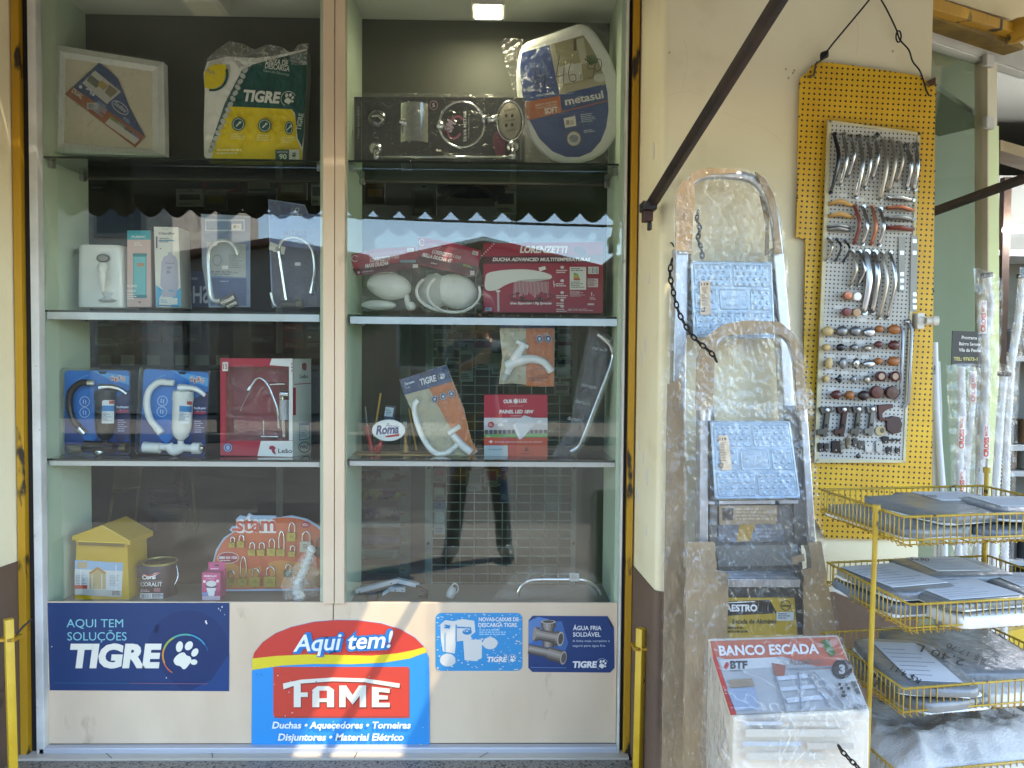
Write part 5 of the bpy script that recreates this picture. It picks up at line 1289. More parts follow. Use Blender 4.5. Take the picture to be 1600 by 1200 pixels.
def d8(a):
    a.rect(700, 405, 994, 689, '#a3192e'); a.rect(700, 512, 994, 588, '#b4b0b2'); a.text('OUR', 790, 444, 16, '#e0dad8', w=42, b=.04); a.text('LUX', 862, 441, 16, '#e0dad8', w=38, b=.04)
    a.ell(847, 435, 9, 10, '#e0dad8', n=14)
    for i in range(8): q = i * math.pi / 4; a.line([(847, 435), (847 + 14 * math.cos(q), 435 + 14 * math.sin(q))], 3, '#e0dad8', same=i > 0)
    a.text('SUPERLED', 815, 461, 7, '#c9868c', w=66); a.text('PAINEL LED 18W', 771, 491, 15, '#e0dad8', w=157, sl=.15, b=.04); a.text('SOBREPOR', 824, 506, 6, '#d6b9b9', w=50)
    a.poly([(700, 512), (994, 512), (994, 545), (850, 530), (700, 548)], '#c6c3c4'); a.rect(700, 570, 994, 588, '#7f7a80')
    for i in range(14): a.rect(704 + i * 21, 568, 718 + i * 21, 588, '#3d3b40', same=i > 0)
    for x, y in ((775, 545), (795, 526), (955, 530)): a.poly([(x - 12, y - 4), (x + 10, y - 8), (x + 16, y + 4), (x - 8, y + 8)], '#dcdada')
    a.poly([(700, 588), (994, 584), (994, 603), (700, 603)], '#5d8f55'); a.rect(700, 603, 994, 689, '#b2402f'); a.poly([(850, 603), (994, 603), (994, 689), (850, 689)], '#ba5034'); a.rect(700, 640, 810, 689, '#a9b7bd'); a.text('+', 722, 632, 18, '#ded6d4', w=20, b=.03); a.text('Economia, segurança e beleza para seu ambiente!', 750, 627, 9, '#dcc6be', w=218, sl=.25)
    a.poly([(885, 500), (955, 520), (875, 610), (862, 612), (833, 548)], '#d3d4d6'); a.poly([(885, 500), (955, 520), (875, 610), (845, 540)], '#bfc1c5'); a.ell(732, 544, 15, 14, '#9a2634'); a.lines(722, 538, 742, 552, 3, '#d6b9b9')
    a.poly([(897, 645), (910, 668), (884, 668)], '#7d2a1c'); a.text('LED Moderno 18W', 718, 662, 7, '#2f4860', w=66); a.lines(870, 676, 945, 682, 1, '#7d2a1c'); a.lines(712, 596, 740, 601, 1, '#d8e0d0')
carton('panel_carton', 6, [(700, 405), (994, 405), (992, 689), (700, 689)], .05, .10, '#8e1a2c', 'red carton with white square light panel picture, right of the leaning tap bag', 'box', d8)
t = thing('bagged_grab_bar', 'chrome grab bar in a dark printed plastic bag leaning beside right lining', 'grab bar', Q(6, 1080, 688, .12))
bg = [(1190, 95), (1250, 85), (1295, 150), (1312, 225), (1270, 350), (1180, 590), (1130, 670), (1080, 690), (1020, 685), (1040, 640), (1100, 560), (1150, 330), (1195, 180)]
mb = MB(); a = Art(.125, 6, bulge=crinkle(2, .004, .08), seg=7, gap=.0006); a.slab(mb, bg, .002, '#1a1c1f'); a.poly(bg, '#22252a')
for x, y, r_ in ((1200, 195, 8), (1150, 365, 12), (1120, 440, 14), (1085, 520, 10)): a.text('daraim', x, y, 17, '#9a9da2', w=70, rot=r_, b=.02)
mb.add(a); mb.obj('plastic_sleeve', t, fixn=False)
mb = MB(); mb.tube([Q(6, *p, .09) for p in ((1100, 668), (1135, 645), (1165, 590), (1230, 420), (1290, 260), (1296, 205), (1275, 165), (1225, 125))], .0085, CHROME, n=14, curve=8); mb.obj('bar', t, smooth=60)
film(PL((0, .08, 0)), 6, [(1185, 90), (1300, 140), (1320, 225), (1190, 600), (1130, 690), (1010, 690), (1090, 560)], crinkle(51, .006, .06), t)

# ---- cabinet floor ----------------------------------------------------
D = .09
t = thing('mailbox', 'yellow house shaped mailbox with a printed photo card on its front', 'mailbox', Q(7, 470, 704, D))
YB = mat('#b8940f', .35, coat=.2); dp = .11
mb = MB()
f = [Q(7, *p, D) for p in ((345, 704), (598, 704), (590, 440), (472, 385), (352, 440))]
mb.prism([p for p in f], (.01, dp, 0), YB); mb.obj('body', t, bevel=.002)
mb = MB()
for p, q in (((332, 408), (472, 356)), ((472, 356), (602, 430))):
    a0, a1 = Q(7, *p, D - .012), Q(7, *q, D - .012); dn = Vector((0, 0, -.016))
    mb.prism([a0, a1, a1 + dn, a0 + dn], (.012, dp + .024, 0), YB)
f = [Q(7, *p, D - .0115) for p in ((340, 412), (472, 362), (596, 434), (590, 450), (352, 440))]
mb.prism(f, (0, .011, 0), YB); mb.obj('roof', t, bevel=.002)
mb = MB(); a = Art(D - .013, 7); a.slab(mb, [(362, 432), (576, 440), (576, 458), (362, 450)], .002, '#6a540c'); a.line([(362, 432), (576, 440)], 4, '#e0bd30'); mb.add(a); mb.obj('letter_slot', t)
mb = MB(); a = Art(D - .001, 7); a.slab(mb, [(346, 518), (570, 532), (562, 690), (346, 680)], .0008, '#c6c6c2')
a.poly([(346, 518), (570, 532), (569, 570), (346, 560)], '#8fa9c4'); a.rect(358, 528, 404, 556, '#b39a74'); a.poly([(350, 585), (380, 575), (408, 590), (408, 640), (350, 640)], '#b9bcbc'); a.poly([(414, 575), (452, 552), (490, 575), (490, 655), (414, 652)], '#b09a6c'); a.poly([(412, 578), (452, 550), (492, 578), (486, 584), (452, 562), (418, 584)], '#a5772c'); a.rect(505, 580, 560, 660, '#c4c6c6')
a.lines(350, 590, 405, 640, 7, '#7d8488', seed=3); a.lines(508, 590, 556, 640, 7, '#8d9498', seed=6); a.rect(425, 585, 428, 652, '#d6d6d2'); a.rect(470, 585, 473, 652, '#d6d6d2'); a.rect(535, 540, 539, 680, '#d6d6d2'); a.rect(372, 560, 376, 670, '#d6d6d2'); a.rect(346, 635, 404, 652, '#a8382c'); a.bars(520, 660, 556, 682, 10); a.poly([(346, 652), (562, 660), (562, 690), (346, 680)], '#a9a79e', same=True)
mb.add(a); mb.obj('photo_card', t)

t = thing('paint_can', 'dark maroon paint can with white lettering beside the yellow mailbox', 'paint can', Q(7, 712, 704, D))
c0 = Q(7, 708, 704, D); c1 = Q(7, 708, 545, D); R_ = (Q(7, 785, 600, D).x - Q(7, 632, 600, D).x) / 2; cc = Vector((c0.x, D + R_, c0.z)); H_ = c1.z - c0.z
mb = MB(); mb.lathe(cc, (0, 0, 1), [(R_ * .99, 0), (R_, .003), (R_, H_)], mat('#2a1c24', .35), n=40); mb.obj('body', t, smooth=40)
mb = MB(); mb.lathe(cc + Vector((0, 0, H_)), (0, 0, 1), [(R_ * 1.02, -.003), (R_ * 1.02, .003), (R_ * .95, .003), (R_ * .93, -.003), (R_ * .8, -.003), (R_ * .78, 0), (0, 0)], mat('#8e8a4a', .35, .6), n=40); mb.obj('lid', t, smooth=40)
mb = MB(); mb.tube([cc + Vector((R_ * 1.02, 0, H_ * .9)), cc + Vector((R_ * 1.2, -.01, H_ * .6)), cc + Vector((R_ * 1.05, -.02, H_ * .35))], .0015, CHROME, curve=6); mb.obj('bail_handle', t)
ca = 708 * .3375; cr = 76.5 * .3375
cylb = lambda x, y_: R_ * (max(0, 1 - ((x - ca) / cr) ** 2) ** .5 - 1)
mb = MB(); a = Art(D - .0004, 7, bulge=cylb, seg=3)
a.rect(634, 545, 782, 600, '#1f2440'); a.curve([(660, 585), (690, 600), (730, 585), (742, 578), (720, 578), (690, 590)], '#c9c6be'); a.poly([(660, 580), (690, 590), (740, 575), (742, 580), (690, 597), (662, 588)], '#a83a2c')
a.rect(634, 615, 782, 618, '#8d7d84'); a.text('Coral', 658, 608, 18, '#e0deda', w=62, b=.04, rot=-2); a.text('CORALIT', 650, 640, 18, '#e0deda', w=100, b=.01); a.rect(645, 650, 700, 668, '#4a1a24'); a.lines(650, 655, 700, 668, 2, '#b9a9ac'); a.rect(712, 648, 742, 666, '#8d5a62'); a.rect(648, 672, 770, 698, '#b5b3b0'); a.bars(652, 676, 700, 694, 16); a.lines(705, 676, 766, 694, 3, '#4a4a4a')
mb.add(a); mb.obj('label', t, fixn=False)

def d9(a):
    a.rect(935, 578, 1020, 706, '#b0356c'); a.text('OUROLUX', 944, 597, 8, '#e6d6dc', w=60, b=.03); a.text('SUPERLED', 953, 608, 6, '#e0b5c8', w=42); a.ell(978, 636, 27, 18, '#4a3a44'); a.ell(978, 628, 24, 14, '#c9c4c4'); a.poly([(955, 648), (1001, 648), (988, 692), (968, 692)], '#d8d5d5'); a.line([(972, 684), (972, 702)], 4, '#33303a'); a.line([(980, 684), (980, 702)], 4, '#33303a')
    a.rect(936, 668, 962, 684, '#6b86b0'); a.rect(994, 662, 1018, 680, '#8e2a56'); a.rect(936, 686, 1019, 705, '#b9a9b4', same=True); a.ell(946, 618, 7, 7, '#d9c4ce', n=10); a.ell(1007, 616, 7, 7, '#d9c4ce', n=10)
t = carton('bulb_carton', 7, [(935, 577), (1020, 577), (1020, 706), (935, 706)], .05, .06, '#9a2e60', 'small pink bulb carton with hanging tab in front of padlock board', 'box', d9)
mb = MB(); a = Art(.085, 7); a.slab(mb, [(965, 528), (1042, 528), (1042, 600), (965, 590)], .0015, '#b23a72'); a.ell(1003, 543, 12, 5, '#3a1426', n=12); a.lines(975, 556, 1032, 566, 1, '#e0b5c8'); mb.add(a); mb.obj('hanging_tab', t)

# padlock board
D = .15
t = thing('padlock_board', 'orange oval display board carrying brass padlocks under red lettering', 'padlock board', Q(7, 1250, 672, D))
out = [(984, 600), (984, 530), (1000, 470), (1035, 415), (1075, 390), (1062, 380), (1075, 362), (1098, 360), (1092, 330), (1110, 312), (1140, 318), (1152, 302), (1170, 312), (1278, 314), (1280, 322), (1350, 312), (1420, 328), (1480, 362), (1540, 430), (1565, 520), (1550, 610), (1500, 660), (1000, 664)]
mb = MB(); a = Art(D, 7); a.slab(mb, out, .006, '#7d92a8'); a.poly(out, '#8fa3b8')
a.curve([(992, 600), (992, 530), (1008, 475), (1045, 420), (1110, 375), (1200, 345), (1300, 322), (1400, 332), (1470, 370), (1530, 435), (1552, 520), (1540, 600), (1490, 648), (1250, 652), (1020, 650)], '#b4542a'); a.curve([(1000, 600), (1040, 520), (1150, 560), (1300, 520), (1480, 560), (1520, 600), (1480, 640), (1250, 645), (1030, 644)], '#b87a34'); a.poly([(1190, 480), (1240, 530), (1260, 640), (1180, 640), (1210, 560)], '#a84a24')
vs, fs = textmesh('stam', .09)
for c, bb in (('#d0ccc4', .10), ('#b03a26', .02)): a.text('stam', 1092, 384, 66, c, w=186, b=bb)
a.line([(1075, 378), (1110, 378)], 12, '#b03a26'); a.ell(1056, 508, 50, 27, '#c9b9ac'); a.ell(1056, 508, 47, 24, '#8e2030'); a.text('0800 024 1020', 1014, 513, 11, '#e0d0cc', w=84, b=.04); a.lines(1022, 519, 1090, 526, 1, '#e0d0cc'); a.ell(1416, 356, 24, 14, '#8e2030'); a.lines(1400, 350, 1434, 362, 2, '#d9b9b4')
mb.add(a); mb.obj('panel', t)
BR = mat('#a39038', .35, .35)
for (x, y, w, h, sh, c) in ((1077, 448, 26, 24, 26, 0), (1118, 446, 32, 30, 30, 0), (1168, 484, 32, 28, 36, 0), (1212, 484, 34, 30, 34, 0), (1259, 482, 38, 36, 48, 0), (1303, 484, 36, 32, 90, 0), (1352, 412, 40, 42, 50, 0), (1418, 458, 54, 50, 50, 1), (1480, 482, 42, 44, 46, 2), (1355, 490, 30, 24, 28, 0), (1072, 620, 36, 32, 40, 0), (1126, 620, 40, 34, 108, 0), (1184, 620, 46, 42, 44, 0), (1252, 620, 54, 50, 50, 0), (1335, 580, 34, 30, 28, 3)):
    m = (BR, mat('#a3a39a', .3, .5), mat('#3a3a3a', .3, .5), mat('#2f4a34', .4))[c]
    mb = MB(); p0, p1 = Q(7, x - w / 2, y + h * .4, D), Q(7, x + w / 2, y - h * .55, D)
    mb.box((p0.x, D - .011, p0.z), (p1.x, D - .0005, p1.z), m)
    s_ = [Q(7, x - w * .32, y - h * .5, D - .006), Q(7, x - w * .32, y - h * .5 - sh * .6, D - .006), Q(7, x, y - h * .5 - sh * .92, D - .006), Q(7, x + w * .32, y - h * .5 - sh * .6, D - .006), Q(7, x + w * .32, y - h * .5, D - .006)]
    mb.tube(s_, .0022, CHROME if c != 2 else mat('#555555', .3, .6), n=8, curve=5)
    a = Art(D - .0112, 7); a.lines(x - w * .3, y - h * .25, x + w * .3, y + h * .2, 3, '#6e5f20' if c == 0 else '#555'.ljust(7, '5')); a.lines(x - w * .3, y + h * .5 + 2, x + w * .3, y + h * .5 + 6, 1, '#5d2a14'); a.into(mb)
    mb.obj('padlock', t, bevel=.0006)
t = thing('bagged_drain_hose', 'white corrugated drain hose in a clear bag in front of padlock board', 'hose', Q(7, 1390, 706, .07))
mb = MB(); pts = [Q(7, *p, .075) for p in ((1437, 480), (1425, 520), (1405, 570), (1385, 610), (1378, 650), (1388, 705))]
pp, _ = catmull(pts, [0] * 6, 9)
mb.tube(pp, [(.0085 if i % 4 < 2 else .0112) * (1 + .6 * (i / len(pp))) for i in range(len(pp))], mat('#cfcfca', .4), n=14); mb.obj('corrugated_pipe', t, smooth=60)
mb = MB(); mb.lathe(Q(7, 1440, 470, .075), (.35, 0, -1), [(.007, -.012), (.013, -.004), (.013, .008), (.01, .012)], mat('#d5d5d0', .35), n=16); mb.obj('cap', t, smooth=50)
film(PL((0, .055, 0)), 7, [(1300, 640), (1330, 560), (1360, 550), (1420, 460), (1460, 500), (1480, 600), (1470, 680), (1400, 706), (1320, 700)], crinkle(61, .012, .1), t, 'plastic_bag', clear('wrinkled_film', gloss=2.4))

# floor of the right pane
t = thing('shelf_bracket_pair', 'white perforated steel angle lying at the left of right cabinet floor', 'bracket', Q(8, 250, 680, .09))
WS = mat('#b2bac0', .35, .3)
mb = MB(); z0 = ZF
def strip3(pts, w):
    P_ = [Q(8, *p, .1) for p in pts]
    for a, b in zip(P_[:-1], P_[1:]):
        n_ = Vector((0, 0, w)); mb.prism([a, b, b + n_, a + n_], (0, .003, 0), WS); mb.prism([a + n_, b + n_, b + n_ + Vector((0, .02, 0)), a + n_ + Vector((0, .02, 0))], (0, 0, .002), WS)
strip3([(105, 676), (300, 626)], .011); strip3([(301, 626), (400, 650)], .011); mb.obj('long_angle', t)
mb = MB(); strip3([(230, 686), (262, 664)], .009); strip3([(263, 664), (335, 668)], .012)
mb.obj('short_angle', t)
mb = MB()
for x, y in ((125, 667), (270, 628), (290, 660), (322, 660)): mb.lathe(Q(8, x, y, .0985), (0, -1, 0), [(.0022, 0), (.0022, .0006), (0, .0006)], BLACK, n=8)
mb.obj('screw_holes', t)
t = thing('hinge_bracket', 'dark folded steel bracket lying beside the white angle', 'bracket', Q(8, 410, 695, .08))
mb = MB(); mb.tube([Q(8, 385, 640, .08), Q(8, 435, 665, .08), Q(8, 430, 695, .08)], .006, mat('#2a2b2d', .3, .7), n=8); mb.tube([Q(8, 395, 690, .07), Q(8, 440, 690, .07)], .005, mat('#3a3b3d', .3, .8), n=8); mb.box(tuple(Q(8, 160, 706, .07)), tuple(Q(8, 212, 660, .11)), mat('#33373a', .4)); mb.obj('folded_plate', t)
t = thing('shower_nozzle', 'small grey white nozzle lying on the cabinet floor', 'nozzle', Q(8, 550, 695, .09))
mb = MB(); mb.lathe(Q(8, 540, 692, .085), (.35, .2, 1), [(.0, -.003), (.012, 0), (.015, .012), (.011, .03), (.008, .034), (0, .034)], mat('#9c9f9b', .4), n=18); mb.obj('body', t, smooth=50)
mb = MB(); mb.tube([Q(8, 565 + 16 * math.cos(q), 650 + 22 * math.sin(q), .09) for q in [2 * math.pi * i / 24 for i in range(24)]], .0018, mat('#c0c2bd', .4), loop=True); mb.obj('washer', t)
t = thing('chrome_grab_bar', 'curved chrome grab bar in a clear bag on right cabinet floor', 'grab bar', Q(8, 1040, 690, .09))
mb = MB(); mb.tube([Q(8, *p, .085) for p in ((855, 688), (862, 660), (885, 628), (930, 610), (1040, 608), (1150, 610), (1190, 625), (1220, 650), (1236, 680))], .0068, CHROME, n=14, curve=8); mb.obj('bar', t, smooth=60)
mb = MB(); a = Art(.072, 8); a.slab(mb, [(1096, 578), (1140, 580), (1142, 618), (1098, 618)], .0006, '#bfc2c0'); a.lines(1102, 586, 1136, 610, 4, '#7d8288'); mb.add(a); mb.obj('price_tag', t)
film(PL((0, .07, 0)), 8, [(740, 700), (780, 640), (850, 575), (960, 552), (1100, 550), (1200, 580), (1255, 640), (1262, 700)], crinkle(71, .010, .07), t)
# ================================================================== signs on the lower panels
YS = -.0072
mb = MB(); a = Art(YS, 9)
a.slab(mb, [(220, 65), (1062, 65), (1060, 474), (230, 470)], .001, '#15305f'); a.poly([(220, 65), (1062, 65), (1060, 474), (230, 470)], '#17335f')
arcp = [(870 + 190 * math.cos(q), 285 + 185 * math.sin(q)) for q in [math.pi * (-1.05 + 1.6 * i / 30) for i in range(31)]]
a.poly(arcp, '#122b57'); a.poly([(1062, 300), (1060, 474), (880, 473), (980, 420)], '#1a3a6c')
a.text('AQUI TEM', 308, 178, 37, '#7fb7b9', w=262); a.text('SOLUÇÕES', 312, 239, 38, '#7fb7b9', w=274); a.text('TIGRE', 314, 360, 98, '#ddd8c4', w=422, sl=.13, b=.055)
a.paw(856, 310, 84, '#ddd8c4', None, rot=8)
for i, (c, a0, a1) in enumerate((('#c4672f', 125, 160), ('#c98a2c', 158, 200), ('#8fa04a', 198, 240), ('#4f9a8c', 238, 285), ('#3a8aa8', 283, 330), ('#24608c', 328, 348))): a.ring(858, 308, 108, 100, (5, 8, 9, 8, 7, 4)[i], c, a0, a1, n=12)
a.line([(250, 436), (600, 437)], 3, '#2d5f7d'); a.line([(600, 437), (960, 440)], 3, '#7d5a6c')
for p in ([(716, 205), (722, 168)], [(726, 200), (732, 166)]): a.line(p, 4, '#0f1c3a')
for x, y, r_ in ((953, 152, 6), (957, 160, 4), (1012, 92, 3), (1028, 84, 4), (1020, 100, 3), (770, 412, 3), (240, 268, 3), (1040, 120, 2)): a.ell(x, y, r_ * .7, r_ * 1.3, '#d0cfc8', 10, 7, same=True)
mb.add(a); tag(mb.obj('shop_sign'), 'navy sign with cream lettering and paw emblem on the left lower panel', 'sign')

mb = MB(); a = Art(YS - .002, 0)
fo = [(394, 1034), (397, 1020), (410, 1004), (430, 990), (455, 980), (490, 972), (525, 969), (560, 969.5), (595, 974), (625, 983), (648, 996), (662, 1010), (670, 1028), (671, 1060), (671, 1165), (530, 1167), (393, 1168)]
a.slab(mb, fo, .003, '#2a7fbd'); a.poly(fo, '#2f88c6')
a.poly([(394, 1034), (397, 1020), (410, 1004), (430, 990), (455, 980), (490, 972), (525, 969), (560, 969.5), (595, 974), (625, 983), (648, 996), (662, 1010), (660, 1016), (630, 1024), (580, 1030), (520, 1031), (450, 1032)], '#c03a2c')
a.poly([(394, 1029), (430, 1025), (480, 1022.5), (530, 1023.5), (580, 1024.5), (620, 1021), (645, 1016), (663, 1011), (667, 1019), (640, 1029), (600, 1035.5), (550, 1038), (490, 1037.5), (440, 1040), (394, 1047)], '#d6c02a')
a.rect(429, 1044, 640, 1122, '#9c4438'); a.rect(427, 1042, 638, 1119, '#c2402f')
for dx, dy, c in ((1.5, 1.5, '#7a2a20'), (0, 0, '#dad3c0')):
    a.poly([(442 + dx, 1068 + dy), (470 + dx, 1062 + dy), (520 + dx, 1058.5 + dy), (570 + dx, 1060 + dy), (625 + dx, 1068 + dy), (624 + dx, 1075 + dy), (570 + dx, 1066 + dy), (520 + dx, 1064.5 + dy), (470 + dx, 1068 + dy), (443 + dx, 1077 + dy)], c)
    a.poly([(459 + dx, 1070 + dy), (470 + dx, 1068.5 + dy), (470 + dx, 1082 + dy), (481 + dx, 1082 + dy), (481 + dx, 1089 + dy), (470 + dx, 1089 + dy), (470 + dx, 1105 + dy), (459 + dx, 1105 + dy)], c)
    O = lambda pts: [(x + dx, y + dy) for x, y in pts]
    a.poly(O([(488, 1105), (488, 1078), (496, 1072), (514, 1072), (522, 1078), (522, 1105), (511, 1105), (511, 1097), (499, 1097), (499, 1105)]), c)
    a.poly(O([(530, 1105), (530, 1071), (541, 1071), (551, 1086), (561, 1071), (572, 1071), (572, 1105), (562, 1105), (562, 1087), (551, 1101), (540, 1087), (540, 1105)]), c)
    a.poly(O([(581, 1105), (581, 1073), (609, 1076), (609, 1083), (592, 1081), (592, 1086), (606, 1087), (606, 1093), (592, 1093), (592, 1098), (609, 1098), (609, 1105)]), c)
a.rect(499, 1079, 511, 1091, '#c2402f')
for b_, c in ((.20, '#1f6fae'), (.11, '#1f6fae'), (.03, '#e2e2dc')): a.text('Aqui tem!', 458, 1018, 25, c, w=152, sl=.25, rot=-2.5, b=b_ * .55)
a.text('Duchas • Aquecedores • Torneiras', 425, 1138, 10, '#dce2e4', w=216, sl=.2, b=.03); a.text('Disjuntores • Material Elétrico', 434, 1157, 10.5, '#dce2e4', w=196, sl=.2, b=.03)
rd = random.Random(31)
for i in range(26):
    x, y = rd.uniform(398, 668), rd.uniform(1040, 1166); a.ell(x, y, rd.uniform(.3, .9), rd.uniform(.4, 1.6), '#c9c6bc' if i % 3 else '#2a4a66', rd.uniform(0, 90), 6, same=i > 0)
mb.add(a); tag(mb.obj('shop_sign'), 'arched red, yellow and blue sign board leaning across both lower panels', 'sign')

mb = MB(); a = Art(YS, 10)
a.slab(mb, rr(476, 112, 878, 380, 26), .0006, '#2f86b8'); a.poly(rr(476, 112, 878, 380, 26), '#3389bb')
WS_ = '#cfcbc0'
rd = random.Random(12)
a.poly([(498, 165), (520, 145), (560, 150), (600, 140), (655, 148), (660, 200), (640, 215), (640, 235), (690, 235), (690, 320), (660, 335), (610, 330), (604, 240), (570, 245), (565, 300), (510, 290), (500, 230)], WS_); a.ell(728, 252, 34, 28, WS_); a.ell(532, 330, 36, 30, WS_); a.rect(685, 248, 705, 262, WS_, same=True)
a.ell(622, 200, 22, 13, '#2f7fae'); a.poly([(575, 175), (640, 178), (642, 195), (636, 195), (634, 184), (575, 182)], '#2f7fae'); a.poly([(518, 165), (545, 170), (540, 185), (515, 182)], '#2f7fae'); a.line([(571, 165), (571, 245)], 5, '#2f7fae'); a.line([(520, 205), (520, 290)], 4, '#6fa9c4')
for i in range(330):
    x, y = rd.uniform(482, 872), rd.uniform(116, 376)
    edge = min(x - 476, 878 - x, y - 112, 380 - y)
    if edge < 16 or rd.random() < .42:
        w_ = rd.uniform(1.5, 5); a.poly([(x + w_ * rd.uniform(.5, 1.3) * math.cos(q) * 1.3, y + w_ * rd.uniform(.4, 1) * math.sin(q)) for q in (0, 1.2, 2.4, 3.6, 5)], WS_, same=i > 0)
a.text('NOVAS CAIXAS DE', 676, 150, 17, '#dcdad2', w=184, b=.025); a.text('DESCARGA TIGRE.', 674, 176, 17, '#dcdad2', w=182, b=.025); a.lines(678, 188, 812, 218, 3, '#9cc3d6', seed=4)
a.text('TIGRE', 712, 338, 22, '#dcdad2', w=92, sl=.13, b=.045); a.paw(833, 325, 20, '#dcdad2', '#dcdad2')
mb.add(a); tag(mb.obj('wall_sticker'), 'flaking light blue cistern sticker with white patches, left of the pipe sticker', 'sticker')

mb = MB(); a = Art(YS, 10)
so = [(925, 125), (1272, 127), (1302, 178), (1304, 366), (1284, 388), (924, 385), (905, 366), (906, 146)]
a.slab(mb, so, .0006, '#1c3566'); a.poly(so, '#1d3868'); a.poly([(906, 160), (1060, 150), (1090, 250), (1060, 330), (906, 300)], '#3d6296'); a.poly([(906, 150), (950, 130), (1000, 140), (920, 250), (906, 250)], '#5478a8'); a.poly([(1272, 127), (1302, 178), (1286, 172)], '#20242e')
def tubeart(p, q, r_, cols):
    p, q = Vector(p), Vector(q); d = (q - p).normalized(); n_ = Vector((-d.y, d.x))
    for i, c in enumerate(cols):
        f0, f1 = -1 + 2 * i / len(cols), -1 + 2 * (i + 1) / len(cols)
        a.poly([tuple(p + n_ * r_ * f0), tuple(q + n_ * r_ * f0), tuple(q + n_ * r_ * f1), tuple(p + n_ * r_ * f1)], c, same=i > 0)
GR = ['#5d554b', '#8a8175', '#9d9487', '#8a8175', '#6a6156', '#4c453d']
tubeart((998, 270), (998, 180), 27, GR); tubeart((998, 180), (998, 155), 34, GR); a.ell(998, 153, 34, 9, '#a59c8f'); a.ell(998, 152, 26, 6, '#4a443c')
tubeart((945, 210), (1060, 232), 26, GR); tubeart((930, 207), (955, 211), 33, GR); a.ell(934, 208, 9, 32, '#8f8679', 8); tubeart((1030, 228), (1055, 232), 34, GR); a.ell(1054, 232, 16, 34, '#a59c8f', 8); a.ell(1055, 232, 11, 26, '#4a443c', 8)
tubeart((906, 278), (1000, 297), 22, GR); tubeart((995, 296), (1068, 318), 30, GR); a.ell(1068, 320, 15, 31, '#9d9487', 10); a.ell(1069, 320, 11, 24, '#57504a', 10)
a.text('ÁGUA FRIA', 1112, 191, 19, '#d6d8d8', w=132, b=.02); a.text('SOLDÁVEL', 1112, 221, 19, '#d6d8d8', w=128, b=.02); a.text('A linha mais completa e', 1110, 246, 10, '#c3c9d2', w=172); a.text('segura para água fria.', 1110, 268, 10, '#c3c9d2', w=154)
a.text('TIGRE', 1108, 364, 27, '#dcdcda', w=112, sl=.13, b=.05); a.paw(1248, 350, 26, '#dcdcda', '#a9b4c4'); a.line([(916, 363), (1080, 366)], 3, '#5d7aa4')
mb.add(a); tag(mb.obj('wall_sticker'), 'navy pipe sticker with grey fittings at the right end of lower panel', 'sticker')
# scuffs on the lower panels
for i, (x, y, n) in enumerate(((265, 625, 4), (600, 600, 3), (815, 605, 2))): pass
# ================================================================== pegboard with handles
def pegmat(name, base1, base2, s, rad, rot):
    m = noisy(name, base1, base2, 9, .5, .08, 60, spots=('#6a5216' if 'yellow' in name else '#8d8878', 26, .70, .04))
    nt = m.node_tree; N, L = nt.nodes.new, nt.links.new
    b = nt.nodes['Principled BSDF']; src = b.inputs['Base Color'].links[0].from_socket
    tc = N('ShaderNodeTexCoord'); mp = N('ShaderNodeMapping'); mp.inputs['Rotation'].default_value = (0, math.radians(rot), 0); mp.inputs['Scale'].default_value = (1 / s, 1, 1 / s)
    L(tc.outputs['Object'], mp.inputs['Vector'])
    sp = N('ShaderNodeSeparateXYZ'); L(mp.outputs[0], sp.inputs[0])
    sq = []
    for ax in (0, 2):
        f = N('ShaderNodeMath'); f.operation = 'FRACT'; L(sp.outputs[ax], f.inputs[0])
        d = N('ShaderNodeMath'); d.operation = 'SUBTRACT'; d.inputs[1].default_value = .5; L(f.outputs[0], d.inputs[0])
        q = N('ShaderNodeMath'); q.operation = 'MULTIPLY'; L(d.outputs[0], q.inputs[0]); L(d.outputs[0], q.inputs[1]); sq.append(q)
    a = N('ShaderNodeMath'); a.operation = 'ADD'; L(sq[0].outputs[0], a.inputs[0]); L(sq[1].outputs[0], a.inputs[1])
    c = N('ShaderNodeMath'); c.operation = 'LESS_THAN'; c.inputs[1].default_value = rad * rad; L(a.outputs[0], c.inputs[0])
    mx = N('ShaderNodeMix'); mx.data_type = 'RGBA'; L(c.outputs[0], mx.inputs[0]); L(src, mx.inputs[6]); mx.inputs[7].default_value = lin('#16130c'); L(mx.outputs[2], b.inputs['Base Color'])
    return m
PY = pegmat('yellow_pegboard', '#c4960f', '#d1a51a', .0138, .21, -2.6)
PW = pegmat('white_pegboard', '#a9a69c', '#b7b4aa', .0106, .21, -2.6)
DPB = WALLF - .016
t = thing('pegboard', 'chipped yellow pegboard hanging by wire on the cream wall above the rack', 'pegboard', P(1360, 845, DPB))
ol = [(1276, 97), (1300, 98), (1330, 102), (1370, 108), (1410, 114), (1438, 119), (1452, 128), (1462, 124), (1461, 200), (1460, 330), (1458, 500), (1457, 640), (1456, 840), (1380, 843), (1290, 841), (1262, 790), (1256, 600), (1257, 480), (1259, 380), (1258, 374), (1244, 370), (1246, 300), (1248, 200), (1250, 122), (1262, 112), (1268, 104)]
mb = MB(); a = Art(DPB, 0); a.slab(mb, ol, .005, PY); mb.obj('board', t)
mb = MB(); rd = random.Random(4)
for i in range(26):
    j = rd.randrange(len(ol)); u = rd.random(); p, q = ol[j], ol[(j + 1) % len(ol)]
    x, y = p[0] + (q[0] - p[0]) * u, p[1] + (q[1] - p[1]) * u; w = rd.uniform(.7, 1.6)
    if y < 800: mb.add(Art(DPB - .0003, 0).ell(x, y, w, w * 1.6, '#33270f', rd.uniform(0, 90), 7))
mb.obj('chipped_edge', t, kind='stuff')
mb = MB(); WIR = mat('#17130f', .6, .3); y = DPB - .006
